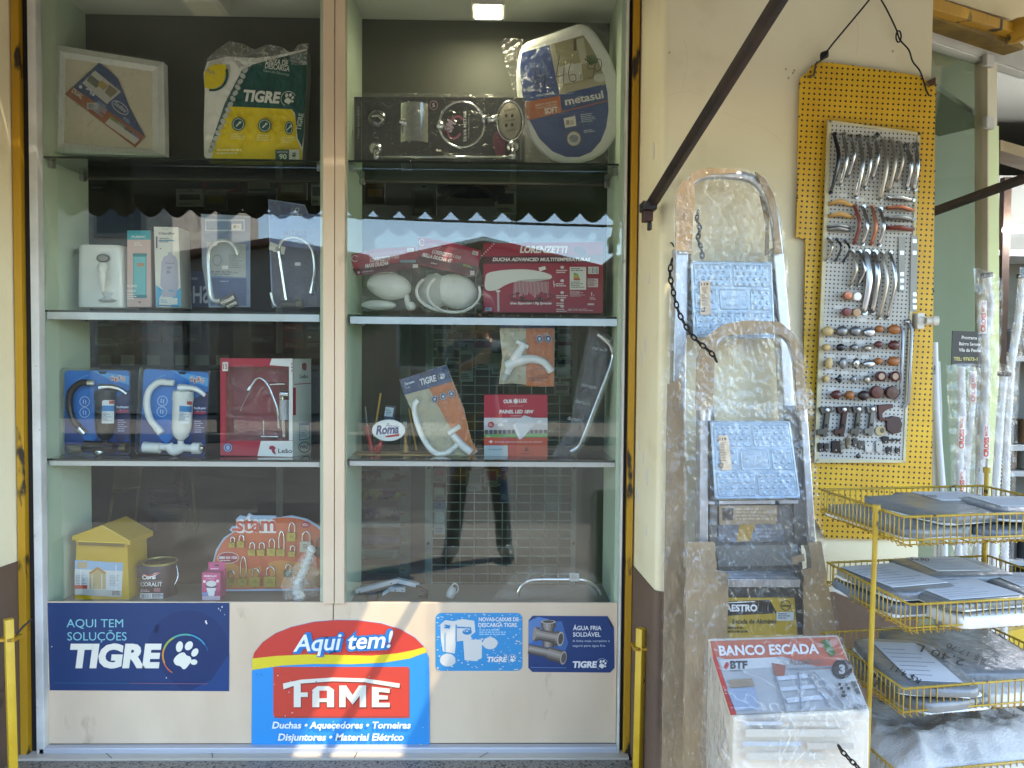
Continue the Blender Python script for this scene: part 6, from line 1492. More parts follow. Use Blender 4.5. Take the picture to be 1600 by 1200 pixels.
mb.tube([P(*p, y) for p in ((1284, 92), (1300, 70), (1325, 40), (1358, 0), (1362, -8))], .0022, WIR, n=6, curve=4)
mb.tube([P(*p, y) for p in ((1372, -8), (1385, 14), (1400, 45), (1406, 62), (1420, 78), (1426, 96), (1438, 112), (1447, 140), (1452, 150))], .0022, WIR, n=6, curve=4)
mb.tube([P(1404 + 4 * math.cos(q), 57 + 9 * math.sin(q), y) for q in [2 * math.pi * i / 14 for i in range(14)]], .002, WIR, loop=True)
for i in range(5): mb.tube([P(1288 + 6 * math.cos(q + i) , 86 + (5 + i * .6) * math.sin(q + i * .7), y - .003 * i) for q in [2 * math.pi * k / 12 for k in range(12)]], .0017, WIR, n=5, loop=True)
mb.tube([P(1286, 92, y), P(1275, 100, y), P(1272, 118, y), P(1262, 120, y)], .0028, mat('#4a3f22', .6), n=6)
mb.obj('hanging_wire', t)
mb = MB(); a = Art(DPB - .001, 0); a.slab(mb, [(1446, 128), (1462, 120), (1462, 132), (1450, 136)], .02, '#4a2c12'); a.line([(1446, 128), (1452, 136)], 4, '#6a5a1e'); mb.add(a); mb.obj('torn_corner', t)

# white sample board with cabinet hardware
DW = DPB - .016
S = thing('handle_board', 'white perforated sample board of cabinet handles and knobs hung on yellow pegboard', 'sample board', P(1344, 724, DW))
bq = [(1294, 187), (1438.5, 207), (1415, 723), (1272.5, 723)]
mb = MB(); a = Art(DW, 0); a.slab(mb, bq, .008, PW); mb.obj('board', S)
mb = MB(); FRB = noisy('cream_edge_strip', '#b3a982', '#c1b892', 20, .5)
a = Art(DW - .003, 0)
for q in ([(1294, 187), (1438.5, 207), (1437.5, 211), (1296, 191)], [(1294, 187), (1299, 188), (1279, 720), (1272.5, 723)], [(1272.5, 723), (1277, 717), (1413, 719), (1415, 723)]): a.slab(mb, q, .006, FRB)
a.slab(mb, [(1434, 206), (1438.5, 207), (1415, 723), (1411, 722)], .006, FRB)
mb.obj('edge_strip', S)
CHROME = mat('#9d9c98', .2, 1.0); SATIN = mat('#9a9284', .32, .9); DKC = mat('#3e3f41', .22, .9); COP = mat('#9a6248', .35, .7); REDB = mat('#6a2a1c', .35); WOODC = mat('#b08a4a', .45); WOODB = mat('#8f5522', .4); MAHO = mat('#4e1d12', .35); CREAMK = mat('#b79d68', .4); DKW = mat('#2a1712', .4); GREYM = mat('#7d7d7b', .35, .8)
yB = DW - .0005
def bow(r, pts, wd, m, out=.02, nm='handle', flat=.6):
    """a bowed pull: two feet on the board and a curved bar standing off it"""
    a_, b_, c_ = pts; k = REG[r][2] * (2.0 / FPX)
    P0, P2 = Q(r, *a_, yB), Q(r, *c_, yB); M1 = Q(r, *b_, yB - out)
    mb = MB()
    q0 = Q(r, a_[0] * .8 + b_[0] * .2, a_[1] * .85 + b_[1] * .15, yB - out * .6); q2 = Q(r, c_[0] * .8 + b_[0] * .2, c_[1] * .85 + b_[1] * .15, yB - out * .6)
    w = wd * k * 1.35; out *= .8
    mb.tube([P0, q0, M1, q2, P2], [w * .55, w * .8, w, w * .8, w * .5], m, n=8, curve=5, flat=flat)
    mb.tube([P0 + Vector((0, .001, 0)), P0 + Vector((0, -.006, 0))], w * .8, m, n=8); mb.tube([P2 + Vector((0, .001, 0)), P2 + Vector((0, -.006, 0))], w * .7, m, n=8)
    mb.obj(nm, S, smooth=60)
for pts, w, m in ((((250, 630), (272, 745), (232, 905)), 9, DKC), (((292, 630), (310, 740), (280, 868)), 8, CHROME), (((325, 640), (345, 720), (318, 828)), 8, CHROME), (((365, 640), (384, 770), (352, 925)), 9, CHROME), (((403, 645), (422, 750), (395, 880)), 8, CHROME), (((438, 645), (457, 730), (432, 838)), 8, CHROME), (((478, 660), (497, 780), (466, 935)), 9, SATIN), (((517, 660), (537, 760), (508, 895)), 9, SATIN), (((553, 668), (572, 750), (548, 850)), 8, SATIN), (((585, 685), (612, 770), (592, 885)), 11, CHROME), (((634, 680), (642, 770), (626, 890)), 11, CHROME),
        (((345, 965), (370, 1050), (345, 1140)), 9, REDB), (((385, 970), (407, 1060), (382, 1145)), 9, CHROME), (((428, 970), (447, 1060), (425, 1145)), 9, COP), (((465, 980), (484, 1060), (460, 1150)), 9, CHROME),
        (((230, 955), (280, 943), (332, 962)), 9, WOODC), (((230, 1012), (280, 1002), (332, 1018)), 9, WOODC), (((222, 1062), (272, 1058), (328, 1068)), 7, GREYM), (((222, 1078), (272, 1072), (328, 1082)), 7, GREYM),
        (((502, 930), (560, 928), (618, 940)), 9, CHROME), (((500, 975), (560, 970), (616, 985)), 9, COP), (((500, 1022), (560, 1018), (616, 1030)), 10, GREYM), (((500, 1068), (560, 1066), (614, 1076)), 10, REDB)):
    bow(12, pts, w, m)
for pts, w, m in ((((225, -22), (242, 20), (212, 82)), 7, SATIN), (((262, -18), (284, 20), (256, 82)), 7, DKC), (((300, -12), (324, 28), (292, 86)), 7, DKC), (((335, 40), (356, 120), (325, 200)), 8, SATIN), (((368, 40), (396, 120), (362, 200)), 8, CHROME), (((402, 45), (418, 170), (390, 325)), 15, STEEL), (((438, 45), (456, 150), (430, 325)), 14, CHROME), (((475, 45), (499, 180), (460, 350)), 9, SATIN), (((512, 45), (538, 170), (498, 350)), 9, CHROME)):
    bow(15, pts, w, m)
for q, holes in (([(553, -30), (584, -30), (580, 226), (552, 226)], (45, 145, 175, 208)), ([(612, -35), (643, -35), (635, 320), (606, 320)], (-10, 45, 240, 270, 300))):
    mb = MB(); a = Art(yB - .004, 15); a.slab(mb, q, .004, '#8f9088')
    for h in holes: a.rect((q[0][0] + q[1][0]) / 2 - 9, h - 9, (q[0][0] + q[1][0]) / 2 + 9, h + 9, STEEL)
    mb.add(a); mb.obj('drawer_slide', S)
def knob(x, y, rx, ry, m, style=0):
    k = (1 / 3) * (2.0 / FPX); p = Q(15, x - 6, y, yB)
    mb = MB(); mb.lathe(p + Vector((0, .001, 0)), (0, -1, 0), [(.9 * min(rx, ry) * k, 0), (.8 * min(rx, ry) * k, .003), (.45 * min(rx, ry) * k, .006), (.45 * min(rx, ry) * k, .014)], m if style != 1 else STEEL, n=14)
    c = Q(15, x, y, yB - .02)
    if style == 2:
        mb.lathe(c + Vector((0, .008, 0)), (0, -1, 0), [(rx * k * .7, 0), (rx * k, .004), (rx * k, .014), (rx * k * .75, .016), (rx * k * .7, .013), (0, .013)], m, n=18); mb.lathe(c + Vector((0, -.0052, 0)), (0, -1, 0), [(rx * k * .62, 0), (rx * k * .62, .001), (0, .001)], mat('#a58d74', .4), n=14)
    elif style == 3: mb.lathe(c + Vector((0, .01, 0)), (0, -1, 0), [(rx * k * .9, 0), (rx * k, .003), (rx * k, .012), (rx * k * .9, .015), (0, .016)], m, n=18)
    else: mb.blob(c, (rx * k * .97, min(rx, ry) * k * .72, ry * k * .97), m, nu=8, nv=14)
    mb.obj('knob', S, smooth=50)
for x, y, rx, ry, m, s_ in ((313, 245, 20, 20, COP, 3), (357, 250, 20, 20, WHITE, 3), (310, 322, 20, 20, REDB, 3), (355, 325, 20, 20, mat('#a58560', .4), 3),
        (220, 412, 28, 24, CREAMK, 0), (287, 412, 28, 26, GREYM, 0), (350, 412, 27, 25, GREYM, 0), (414, 418, 30, 24, STEEL, 0), (462, 402, 20, 18, WOODB, 0), (532, 404, 30, 24, WOODB, 0),
        (214, 488, 20, 18, CREAMK, 0), (282, 488, 19, 18, DKC, 0), (346, 488, 18, 17, GREYM, 0), (407, 492, 19, 16, SATIN, 0), (458, 474, 21, 17, MAHO, 0), (530, 478, 28, 23, MAHO, 0),
        (225, 563, 19, 29, CREAMK, 0), (290, 563, 17, 29, GREYM, 0), (353, 564, 16, 28, CHROME, 0), (414, 566, 30, 19, STEEL, 0), (458, 552, 20, 16, WOODB, 0), (528, 553, 30, 23, WOODB, 0),
        (213, 635, 15, 20, CREAMK, 0), (276, 636, 12, 20, DKC, 0), (342, 638, 12, 18, GREYM, 0), (405, 640, 14, 20, SATIN, 0), (468, 624, 24, 24, MAHO, 2), (533, 624, 24, 24, MAHO, 2),
        (260, 710, 25, 22, MAHO, 0), (322, 712, 24, 21, WOODB, 0), (387, 714, 27, 24, DKW, 0), (450, 698, 30, 25, MAHO, 3), (520, 700, 30, 24, mat('#4a2c18', .4), 3)):
    knob(x, y, rx, ry, m, s_)
for p0, p1, hd in (((573, 420), (562, 705), (538, 735)), ((615, 405), (600, 740), (575, 770))):
    mb = MB(); mb.tube([Q(15, p0[0] - 12, p0[1] - 30, yB - .004), Q(15, *p0, yB - .012), Q(15, *p1, yB - .012), Q(15, *hd, yB - .004)], [.005, .0042, .0042, .005], mat('#8b8d8e', .35, .7), n=8); mb.obj('lid_stay', S, smooth=50)
mb = MB(); p = Q(15, 590, 368, yB); mb.lathe(p, (0, -1, 0), [(.006, 0), (.007, .008), (.0, .01)], STEEL, n=12); mb.obj('screw_cap', S)
# hinges: cup, arm and mounting plate
def hinge(x, y, m, s_=1.0):
    mb = MB(); a = Art(yB - .012, 15)
    a.slab(mb, [(x - 30 * s_, y), (x + 30 * s_, y - 4), (x + 34 * s_, y + 24), (x - 20 * s_, y + 30)], .012, m)
    a.slab(mb, [(x - 2, y + 26), (x + 22 * s_, y + 22), (x + 14, y + 90), (x + 4, y + 140), (x - 16, y + 138), (x - 10, y + 90)], .010, m)
    a.slab(mb, [(x - 42 * s_, y + 104), (x - 8, y + 100), (x - 8, y + 128), (x - 42 * s_, y + 128)], .005, m)
    mb.lathe(a.pt(x + 4, y + 12), (0, -1, 0), [(.006, 0), (.006, .004), (0, .005)], STEEL, n=10); mb.lathe(a.pt(x + 2, y + 85), (0, -1, 0), [(.004, 0), (.004, .003), (0, .004)], DKC, n=10)
    mb.obj('cup_hinge', S, bevel=.0015)
NICK = mat('#55534c', .35, .7)
hinge(212, 770, NICK); hinge(292, 768, mat('#3a2218', .4, .3)); hinge(360, 766, NICK, .8); hinge(425, 766, mat('#6a6964', .35, .7), .8)
mb = MB(); a = Art(yB - .01, 15); a.slab(mb, [(455, 758), (528, 754), (528, 772), (495, 782), (478, 800), (480, 818), (505, 822), (505, 834), (462, 832)], .01, '#4a2418'); mb.obj('coat_hook', S, bevel=.002)
mb = MB(); a = Art(yB - .008, 15); a.slab(mb, [(500, 820), (525, 810), (560, 816), (572, 850), (560, 888), (525, 896), (500, 878), (496, 850)], .008, '#3a2018'); a.ell(535, 838, 3, 5, BLACK, n=8); mb.add(a); mb.obj('lock_cover', S, bevel=.0015)
mb = MB(); a = Art(yB - .005, 15); a.slab(mb, el(468, 880, 24, 22), .005, '#a8976a'); a.ell(475, 878, 11, 12, '#5a4f34'); mb.add(a); mb.obj('cable_ring', S)
rd = random.Random(8)
for i, (x, y, w, h, c) in enumerate(((185, 958, 24, 44, '#2f2a24'), (215, 958, 26, 40, '#3b362f'), (258, 955, 40, 60, '#2a2220'), (286, 958, 16, 66, '#6e6a5a'), (316, 938, 20, 56, '#6a5a3e'), (350, 935, 24, 46, '#4e4a44'), (378, 945, 34, 40, '#55514a'), (412, 958, 36, 50, '#b3b3ae'), (460, 955, 30, 56, '#a5a5a0'), (492, 922, 34, 36, '#262422'), (535, 924, 56, 14, '#262422'), (508, 972, 28, 34, '#2c2a28'), (550, 974, 24, 30, '#3a3835'))):
    mb = MB(); a = Art(yB - .006, 15); a.slab(mb, [(x - w / 2, y - h / 2 + 4), (x - w / 6, y - h / 2), (x + w / 2, y - h / 2 + 3), (x + w / 2 - 3, y + h / 3), (x + w / 6, y + h / 2), (x - w / 2 + 2, y + h / 2 - 4)], .006, mat(c, .35, .4)); a.ell(x - 2, y - h / 5, 3.5, 4, BLACK, n=8); a.ell(x + 1, y + h / 4, 3, 3.5, STEEL, n=8); mb.add(a); mb.obj('catch', S, bevel=.001)
for r, x, y in ((15, 363, 998), (12, 453, 634)):
    mb = MB(); mb.lathe(Q(r, x, y, yB), (0, -1, 0), [(.006, 0), (.006, .002), (.003, .003), (0, .003)], mat('#4a4a46', .35, .8), n=12); mb.obj('fixing_screw', S)
# paper price strips under the rows
mb = MB(); a = Art(yB, 0)
for i, (x, y) in enumerate(((1318, 305), (1345, 312), (1362, 280), (1402, 288), (1300, 530), (1322, 532), (1345, 534), (1368, 534), (1298, 556), (1330, 558), (1352, 558), (1296, 580), (1320, 582), (1350, 584), (1300, 608), (1340, 610), (1310, 480), (1348, 500))): a.rect(x - 6, y - 3, x + 6, y + 3, '#c2c0b8', same=True)
a.into(mb); mb.obj('price_strip', S, kind='stuff')
# white pipe fitting stuck on the edge of the pegboard
t = thing('pipe_fitting', 'white plastic elbow fitting on the right edge of the yellow pegboard', 'fitting', Q(15, 660, 405, DPB - .03))
mb = MB(); c = Q(15, 655, 365, DPB - .02); mb.lathe(c + Vector((0, .02, 0)), (0, -1, 0), [(.012, 0), (.013, .01), (.0125, .032), (.009, .034), (.009, .02)], mat('#c9c3b6', .4), n=18); mb.box((c.x - .013, c.y - .01, c.z - .02), (c.x + .005, c.y + .016, c.z + .02), mat('#c9c3b6', .4)); mb.obj('body', t, smooth=40)
mb = MB(); mb.lathe(c + Vector((.008, -.012, 0)), (1, -.25, 0), [(.010, 0), (.009, .012), (.0125, .016), (.0125, .028), (.009, .029), (.0085, .018)], mat('#d0cabd', .4), n=18); mb.obj('socket', t, smooth=40)

# white folded tubes standing beside the pegboard
t = thing('plastic_tube_bundle', 'bundle of long white plastic tubes standing right of the pegboard', 'tubes', P(1476, 1120, -.22))
for i, (xa, xb, w) in enumerate(((1460, 1474, .0075), (1464, 1468, .007), (1457, 1461, .006))):
    mb = MB(); mb.tube([P(xa, 535 + i * 30, -.22 + .012 * i), P(xa + 3, 640, -.22 + .012 * i), P(xb, 780 + i * 9, -.22 + .012 * i), P(xb + 8, 1150, -.24 + .012 * i)], w * 1.15, mat(('#c6c8c8', '#b5b8b8', '#d0d1cf')[i], .35), n=12); mb.obj('tube', t, smooth=60)
mb = MB(); a = Art(-.2305, 15); a.text('ROMA', 725, 615, 12, '#33343a', w=42, rot=-88, b=.02); a.into(mb); mb.obj('brand_mark', t)

# black notice on the glass partition
PN = PL(PT.p + PTn * .006, PTn)
mb = MB(); a = Art(PN, 15); a.slab(mb, [(805, 410), (950, 416), (950, 585), (800, 570)], .0015, '#16181a')
for i, s_ in enumerate(('Programa', 'Bairro Seguro', 'Vila da Penha')): a.text(s_, (848, 836, 834)[i], 449 + i * 29, 15, '#cfcfcb', w=(72, 100, 104)[i], b=.02, rot=2)
a.text('TEL: 97673-1', 810, 549, 15, '#bdb86a', w=112, b=.03, rot=1); mb.add(a)
tag(mb.obj('notice_sign'), 'black neighbourhood notice with white and yellow lettering on the entrance glass', 'sign')

# bagged shower columns leaning in the entrance
PLW = mat('#c9cac8', .35); RED2 = mat('#b3402a', .4)
def column(pts, cap, lab, labels, bagpts, y, seed):
    t = thing('bagged_pipe', lab, 'pipe', P(pts[-1][0], pts[-1][1], y), 'bagged pipes in the entrance')
    q = [Q(15, *p, y) for p in pts]
    pp = []
    for a_, b_ in zip(q[:-1], q[1:]):
        n_ = max(2, int((b_ - a_).length / .0055))
        pp += [a_.lerp(b_, i / n_) for i in range(n_)]
    mb = MB(); mb.tube(pp, [.011 if i % 2 else .0092 for i in range(len(pp))], PLW, n=10); mb.obj('corrugated_tube', t)
    if cap:
        mb = MB(); d_ = (q[0] - q[1]).normalized(); mb.lathe(q[0] - d_ * .004, d_, [(.011, 0), (.016, .002), (.017, .012), (.012, .014), (0, .014)], mat('#1d1e20', .4), n=16); mb.obj('end_cap', t, smooth=40)
    for lx, y0, y1, c in labels:
        w = 26
        B = lambda x, y_, c0=(1220 + lx / 3): .013 * (max(0, 1 - ((x - c0) / 7) ** 2) ** .5)
        mb = MB(); a = Art(y - .004, 15, bulge=B, seg=3); a.rect(lx - 16, y0, lx + 18, y1, '#c9c8c4')
        a.text('CROSS', lx + 10, y1 - 8, 20, RED2, w=(y1 - y0) * .58, rot=-88, b=.06); a.text('MATIC', lx + 8, y0 + (y1 - y0) * .34, 14, RED2, w=(y1 - y0) * .3, rot=-88, b=.03)
        mb.add(a); mb.obj('paper_label', t, fixn=False)
    film(PL((0, y - .018, 0)), 15, bagpts, crinkle(seed, .006, .08), t, 'clear_sleeve', clear('sleeve_film', gloss=1.3, rough=.14, white=.075, bump=.8, bscale=30, stretch=(2.0, 1, .3)))
column([(965, 155), (985, 300), (960, 450), (965, 600), (930, 1200), (900, 2000)], True, 'bagged white pipe with black cap, tallest of those by the notice', [(948, 268, 425, 0)], [(902, 115), (975, 128), (1045, 172), (1030, 560), (1020, 900), (960, 2000), (860, 2000), (925, 600), (925, 450)], -.14, 81)
column([(1135, 160), (1110, 400), (1080, 560), (1060, 900), (1040, 2000)], True, 'bagged white pipe at the far right with its cap highest', [], [(1120, 110), (1165, 120), (1150, 420), (1120, 580), (1110, 900), (1075, 2000), (1000, 2000), (1040, 900), (1060, 580)], -.13, 82)
column([(1046, 618), (1030, 800), (1005, 1190), (980, 2000)], True, 'bagged white pipe with black cap standing in front of the tall ones', [(962, 850, 1010, 0)], [(1010, 560), (1115, 575), (1110, 700), (1060, 1200), (1030, 2000), (930, 2000), (985, 1190), (1010, 800)], -.2, 83)
column([(845, 580), (850, 800), (840, 1000), (835, 1200), (830, 2000)], False, 'bagged white pipe with red lettered label nearest the pegboard', [(846, 812, 972, 0), (848, 1062, 1195, 0)], [(775, 572), (860, 560), (940, 590), (900, 1200), (880, 2000), (790, 2000), (805, 1190), (790, 900)], -.2, 84)
column([(900, 610), (895, 760), (875, 950), (860, 1200), (850, 2000)], False, 'bagged white pipe with red lettered label between two others', [(900, 600, 752, 0)], [(880, 560), (1000, 580), (985, 800), (930, 1200), (900, 2000), (820, 2000), (850, 1190), (870, 800)], -.17, 85)

# ================================================================== ladders
def folds(seed, h, k=1.0):
    """taut film: long slanting folds, with finer puckers between them"""
    def f(x, y):
        a_ = Vector((x * .035 * k + y * .012 * k, y * .014 * k, seed)); r = (1 - 2.2 * abs(noise.noise(a_))) * .55
        b_ = Vector((x * .10 * k - y * .03 * k, y * .05 * k, seed + 3)); r += (1 - 2.4 * abs(noise.noise(b_))) * .30
        c_ = Vector((x * .19 * k, y * .13 * k, seed + 7)); r += noise.noise(c_) * .22
        return h * (1 + r)
    return f
def chain(pts, y, pitch, r, m, name, lab):
    q, _ = catmull([P(*p, y) if not isinstance(p, Vector) else p for p in pts], [0] * len(pts), 24)
    path = [q[0]]; acc = 0
    for a_, b_ in zip(q[:-1], q[1:]):
        acc += (b_ - a_).length
        if acc >= pitch: path.append(b_); acc = 0
    mb = MB()
    for i, (a_, b_) in enumerate(zip(path[:-1], path[1:])):
        d_ = (b_ - a_).normalized(); c = (a_ + b_) / 2
        u = d_.cross(Vector((0, 1, 0))).normalized(); w = d_.cross(u)
        side = (u * .9 + w * .4).normalized() if i % 2 else (w * .8 - u * .45).normalized()
        L_ = pitch * .66; W_ = pitch * .34
        mb.tube([c + d_ * L_ * math.cos(k) + side * W_ * math.sin(k) for k in [2 * math.pi * j / 14 for j in range(14)]], r, m, n=6, loop=True)
    return tag(mb.obj(name, smooth=60), lab, 'chain')
BLUEST = noisy('pale_blue_steel', '#93a9bb', '#a2b6c6', 16, .38, .04, 120, metal=.35)
def platform(par, quad, y, logo):
    """pressed steel platform: six embossed panels; (u,v) run over its four photo corners"""
    pl = YP(y)
    def F(u, v, w=0):
        a_ = Vector(quad[0]).lerp(Vector(quad[1]), u); b_ = Vector(quad[3]).lerp(Vector(quad[2]), u); p = a_.lerp(b_, v)
        return pl.at(p.x, p.y, w)
    mb = MB()
    rings = [[F(u, v, w) for u, v in rr(d, d, 1 - d, 1 - d, .03, 4)] for d, w in ((.0, -.022), (.0, -.002), (.008, .0015), (.02, .0015), (.028, -.001))]
    mb.bridge(rings, BLUEST)
    panels = ((.04, .04, .49, .33), (.52, .04, .97, .33), (.04, .36, .31, .63), (.34, .36, .69, .63), (.72, .36, .97, .63), (.04, .66, .49, .96), (.52, .66, .97, .96))
    for i, (u0, v0, u1, v1) in enumerate(panels):
        mb.bridge([[F(u, v, w) for u, v in rr(u0 + d, v0 + d, u1 - d, v1 - d, .025, 3)] for d, w in ((0, -.0012), (.004, .0012), (.012, .0014), (.018, .0002))], BLUEST)
        if i != 3:
            nu_, nv_ = max(2, int((u1 - u0) / .075)), 4
            for a_ in range(nu_):
                for b_ in range(nv_):
                    u = u0 + (u1 - u0) * (a_ + .6 + (.35 if b_ % 2 else 0) - .15) / nu_; v = v0 + (v1 - v0) * (b_ + .55) / nv_
                    if u < u1 - .03: mb.lathe(F(u, v, 0), (0, -1, 0), [(.0050, 0), (.0042, .0014), (.0022, .0024), (0, .0026)], BLUEST, n=10)
    mb.obj('platform', par)
    mb = MB()
    p = F(.36, .52); a = Art(y - .0008, 0)
    q0 = Vector(quad[0]).lerp(Vector(quad[1]), .38); q1 = Vector(quad[3]).lerp(Vector(quad[2]), .38); c0 = q0.lerp(q1, .5); c1 = q0.lerp(q1, .58)
    a.text(logo, c0.x, c0.y, 7, mat('#a9bccb', .4, .3), w=38, b=.04); a.text('ELASTOBOR', c1.x, c1.y, 3.5, mat('#a9bccb', .4, .3), w=36, b=.02)
    a.into(mb); mb.obj('embossed_mark', par)
def sticker119(par, r, q, y):
    mb = MB(); a = Art(y, r); a.slab(mb, q, .0006, '#c9b394')
    x0, y0 = q[0]; x1 = q[1][0]; w = x1 - x0; h = q[3][1] - q[0][1]
    a.text('119', x0 + w * .12, y0 + h * .14, h * .075, '#2a2420', w=w * .7, b=.03); a.lines(x0 + w * .2, y0 + h * .2, x1 - w * .15, y0 + h * .75, 12, '#8d7a64', seed=5); a.rect(x0 + w * .1, y0 + h * .8, x0 + w * .5, y0 + h * .92, '#3a322c'); a.lines(x0 + w * .15, y0 + h * .82, x0 + w * .5, y0 + h * .9, 4, '#c9b394')
    mb.add(a); mb.obj('price_sticker', par)

def rail(par, pts, w, m, y0, y1, nm='rail'):
    """rectangular section from pixel polyline, real width w metres, running back from y0"""
    mb = MB(); rings = []
    for i, (px, py) in enumerate(pts):
        c = P(px, py, y0 if i < len(pts) - 1 else y0)
        rings.append([c + Vector((dx, dy, 0)) for dx, dy in ((-w / 2, 0), (w / 2, 0), (w / 2, y1), (-w / 2, y1))])
    mb.bridge(rings, m, smooth=False); return mb.obj(nm, par, bevel=.0025)

Y1 = WALLF - .075
z = lambda r, x, y: (REG[r][0] + x * REG[r][2], REG[r][1] + y * REG[r][2])
t1 = thing('step_ladder', 'taller wrapped aluminium step ladder at the back against the cream wall', 'ladder', P(1135, 1150, Y1), 'wrapped step ladders')
hoop = [z(13, *p) for p in ((140, 470), (148, 330), (155, 200), (185, 130), (260, 100), (400, 104), (480, 130), (540, 205), (572, 310), (590, 470))]
mb = MB(); mb.tube([P(*p, Y1) for p in hoop], .0125, ALU, n=12, curve=5); mb.obj('top_hoop', t1, smooth=60)
def sleeve(par, r, pts, w, y, flat=.55, m=CARD):
    mb = MB(); mb.tube([Q(r, *p, y) for p in pts], w, m, n=10, curve=5, flat=flat); mb.obj('cardboard_sleeve', par, smooth=40)
def cslab(par, r, pts, y, th=.004, nm='cardboard_strip', m=CARD, wob=.004):
    B = crinkle(len(pts) + pts[0][0], wob, .03)
    mb = MB(); a = Art(y, r, bulge=B, seg=16); a.slab(mb, pts, th, m); a.poly(pts, m); mb.add(a); mb.obj(nm, par, fixn=False)
cslab(t1, 13, [(105, 455), (108, 200), (135, 130), (190, 118), (197, 180), (182, 460)], Y1 - .016)
cslab(t1, 13, [(165, 135), (185, 88), (260, 66), (400, 74), (395, 90), (275, 98), (215, 118), (190, 140)], Y1 - .015)
cslab(t1, 13, [(480, 85), (530, 120), (570, 200), (590, 320), (608, 468), (572, 470), (566, 330), (540, 220)], Y1 - .015)
cslab(t1, 13, [(495, 170), (525, 190), (545, 300), (545, 470), (525, 480), (530, 330)], Y1 + .012, .003)
rail(t1, [z(13, 138, 440), z(13, 136, 640), z(13, 128, 950), (1054, 1160)], .032, ALU, Y1, .045)
rail(t1, [z(13, 588, 440), z(13, 604, 640), z(13, 618, 800), (1262, 1160)], .026, ALU, Y1, .045)
mb = MB()
for x0, x1 in ((165, 180), (566, 585)):
    mb.prism([Q(13, x0, 470, Y1 + .01), Q(13, x1, 470, Y1 + .01), Q(13, x1 + 12, 850, Y1 + .01), Q(13, x0 - 4, 850, Y1 + .01)], (0, .03, 0), mat('#4d4c48', .5))
mb.obj('inner_channel', t1)
platform(t1, [z(13, 176, 502), z(13, 558, 508), z(13, 574, 870), z(13, 190, 862)], Y1 - .02, 'MAESTRO')
sticker119(t1, 13, [(220, 596), (270, 597), (272, 756), (224, 754)], Y1 - .0255)
cslab(t1, 14, [(48, -40), (92, -60), (106, 200), (106, 700), (100, 1220), (30, 1220), (34, 880)], Y1 - .02, .006, wob=.006)
film(PL((0, Y1 - .030, 0)), 13, [(96, 470), (100, 180), (150, 110), (230, 68), (400, 66), (520, 92), (575, 170), (610, 320), (635, 520), (650, 860), (640, 900), (400, 890), (240, 910), (120, 980), (70, 950), (80, 600)], folds(91, .007), t1, 'plastic_film', WRAP, 3.5)
film(PL((0, Y1 - .036, 0)), 14, [(25, -80), (110, -120), (112, 300), (112, 1230), (22, 1230), (30, 600)], folds(92, .008), t1, 'plastic_film', WRAP, 3.5)

Y2 = WALLF - .175
t2 = thing('step_ladder', 'shorter wrapped aluminium step ladder in front, behind the wrapped stool carton', 'ladder', P(1180, 1170, Y2), 'wrapped step ladders')
H2 = [(250, 1250), (255, 1100), (262, 960), (300, 870), (380, 828), (480, 818), (580, 825), (640, 870), (670, 950), (690, 1100), (705, 1250)]
mb = MB(); mb.tube([Q(13, *p, Y2) for p in H2], .0125, ALU, n=12, curve=5); mb.obj('top_hoop', t2, smooth=60)
cslab(t2, 13, [(200, 1200), (208, 960), (250, 860), (330, 800), (430, 782), (560, 786), (560, 842), (330, 852), (300, 880), (288, 1000), (282, 1200)], Y2 - .016, .006, wob=.006)
cslab(t2, 13, [(561, 786), (600, 792), (665, 848), (705, 960), (728, 1200), (680, 1200), (668, 1000), (640, 880), (600, 850), (562, 844)], Y2 - .016, .006, wob=.006)
rail(t2, [z(14, 168, 20), z(14, 165, 480), (1100, 860), (1085, 1170)], .020, ALU, Y2 - .004, .045)
rail(t2, [z(14, 488, 30), z(14, 518, 480), (1276, 870), (1295, 1170)], .018, ALU, Y2 - .004, .045)
mb = MB(); CH = mat('#6e6d69', .4, .4)
mb.prism([Q(14, 186, 30, Y2 + .01), Q(14, 198, 30, Y2 + .01), Q(14, 210, 480, Y2 + .01), Q(14, 186, 480, Y2 + .01)], (0, .04, 0), CH); mb.prism([Q(14, 440, 30, Y2 + .01), Q(14, 478, 30, Y2 + .01), Q(14, 505, 480, Y2 + .01), Q(14, 462, 480, Y2 + .01)], (0, .04, 0), CH); mb.obj('inner_channel', t2)
platform(t2, [z(14, 185, 78), z(14, 443, 78), z(14, 478, 328), z(14, 200, 332)], Y2 - .022, 'MAESTRO')
sticker119(t2, 14, [(212, 125), (244, 125), (256, 236), (224, 238)], Y2 - .0275)
mb = MB(); a = Art(Y2, 14); a.slab(mb, [(180, 338), (470, 334), (470, 345), (180, 348)], .02, ALU)
for x in (200, 396): a.slab(mb, [(x, 336), (x + 14, 336), (x + 14, 350), (x, 350)], .005, '#1c1c1c')
mb.obj('cross_bar', t2)
mb = MB(); a = Art(Y2 + .02, 14); a.slab(mb, [(195, 350), (470, 346), (500, 770), (230, 772)], .01, '#6b6963'); mb.obj('rear_panel', t2)
mb = MB(); a = Art(Y2 + .008, 14); a.slab(mb, [(214, 352), (402, 350), (400, 412), (216, 414)], .004, '#8d7c60'); a.rect(225, 360, 260, 400, '#4a4238'); a.lines(268, 360, 395, 402, 4, '#a5957a'); a.poly([(212, 416), (420, 412), (424, 466), (212, 470)], '#62666b'); a.poly([(280, 414), (330, 413), (315, 466), (270, 468)], '#9a7d3a'); a.lines(330, 425, 415, 460, 3, '#7d8086'); mb.add(a); mb.obj('packing_label', t2)
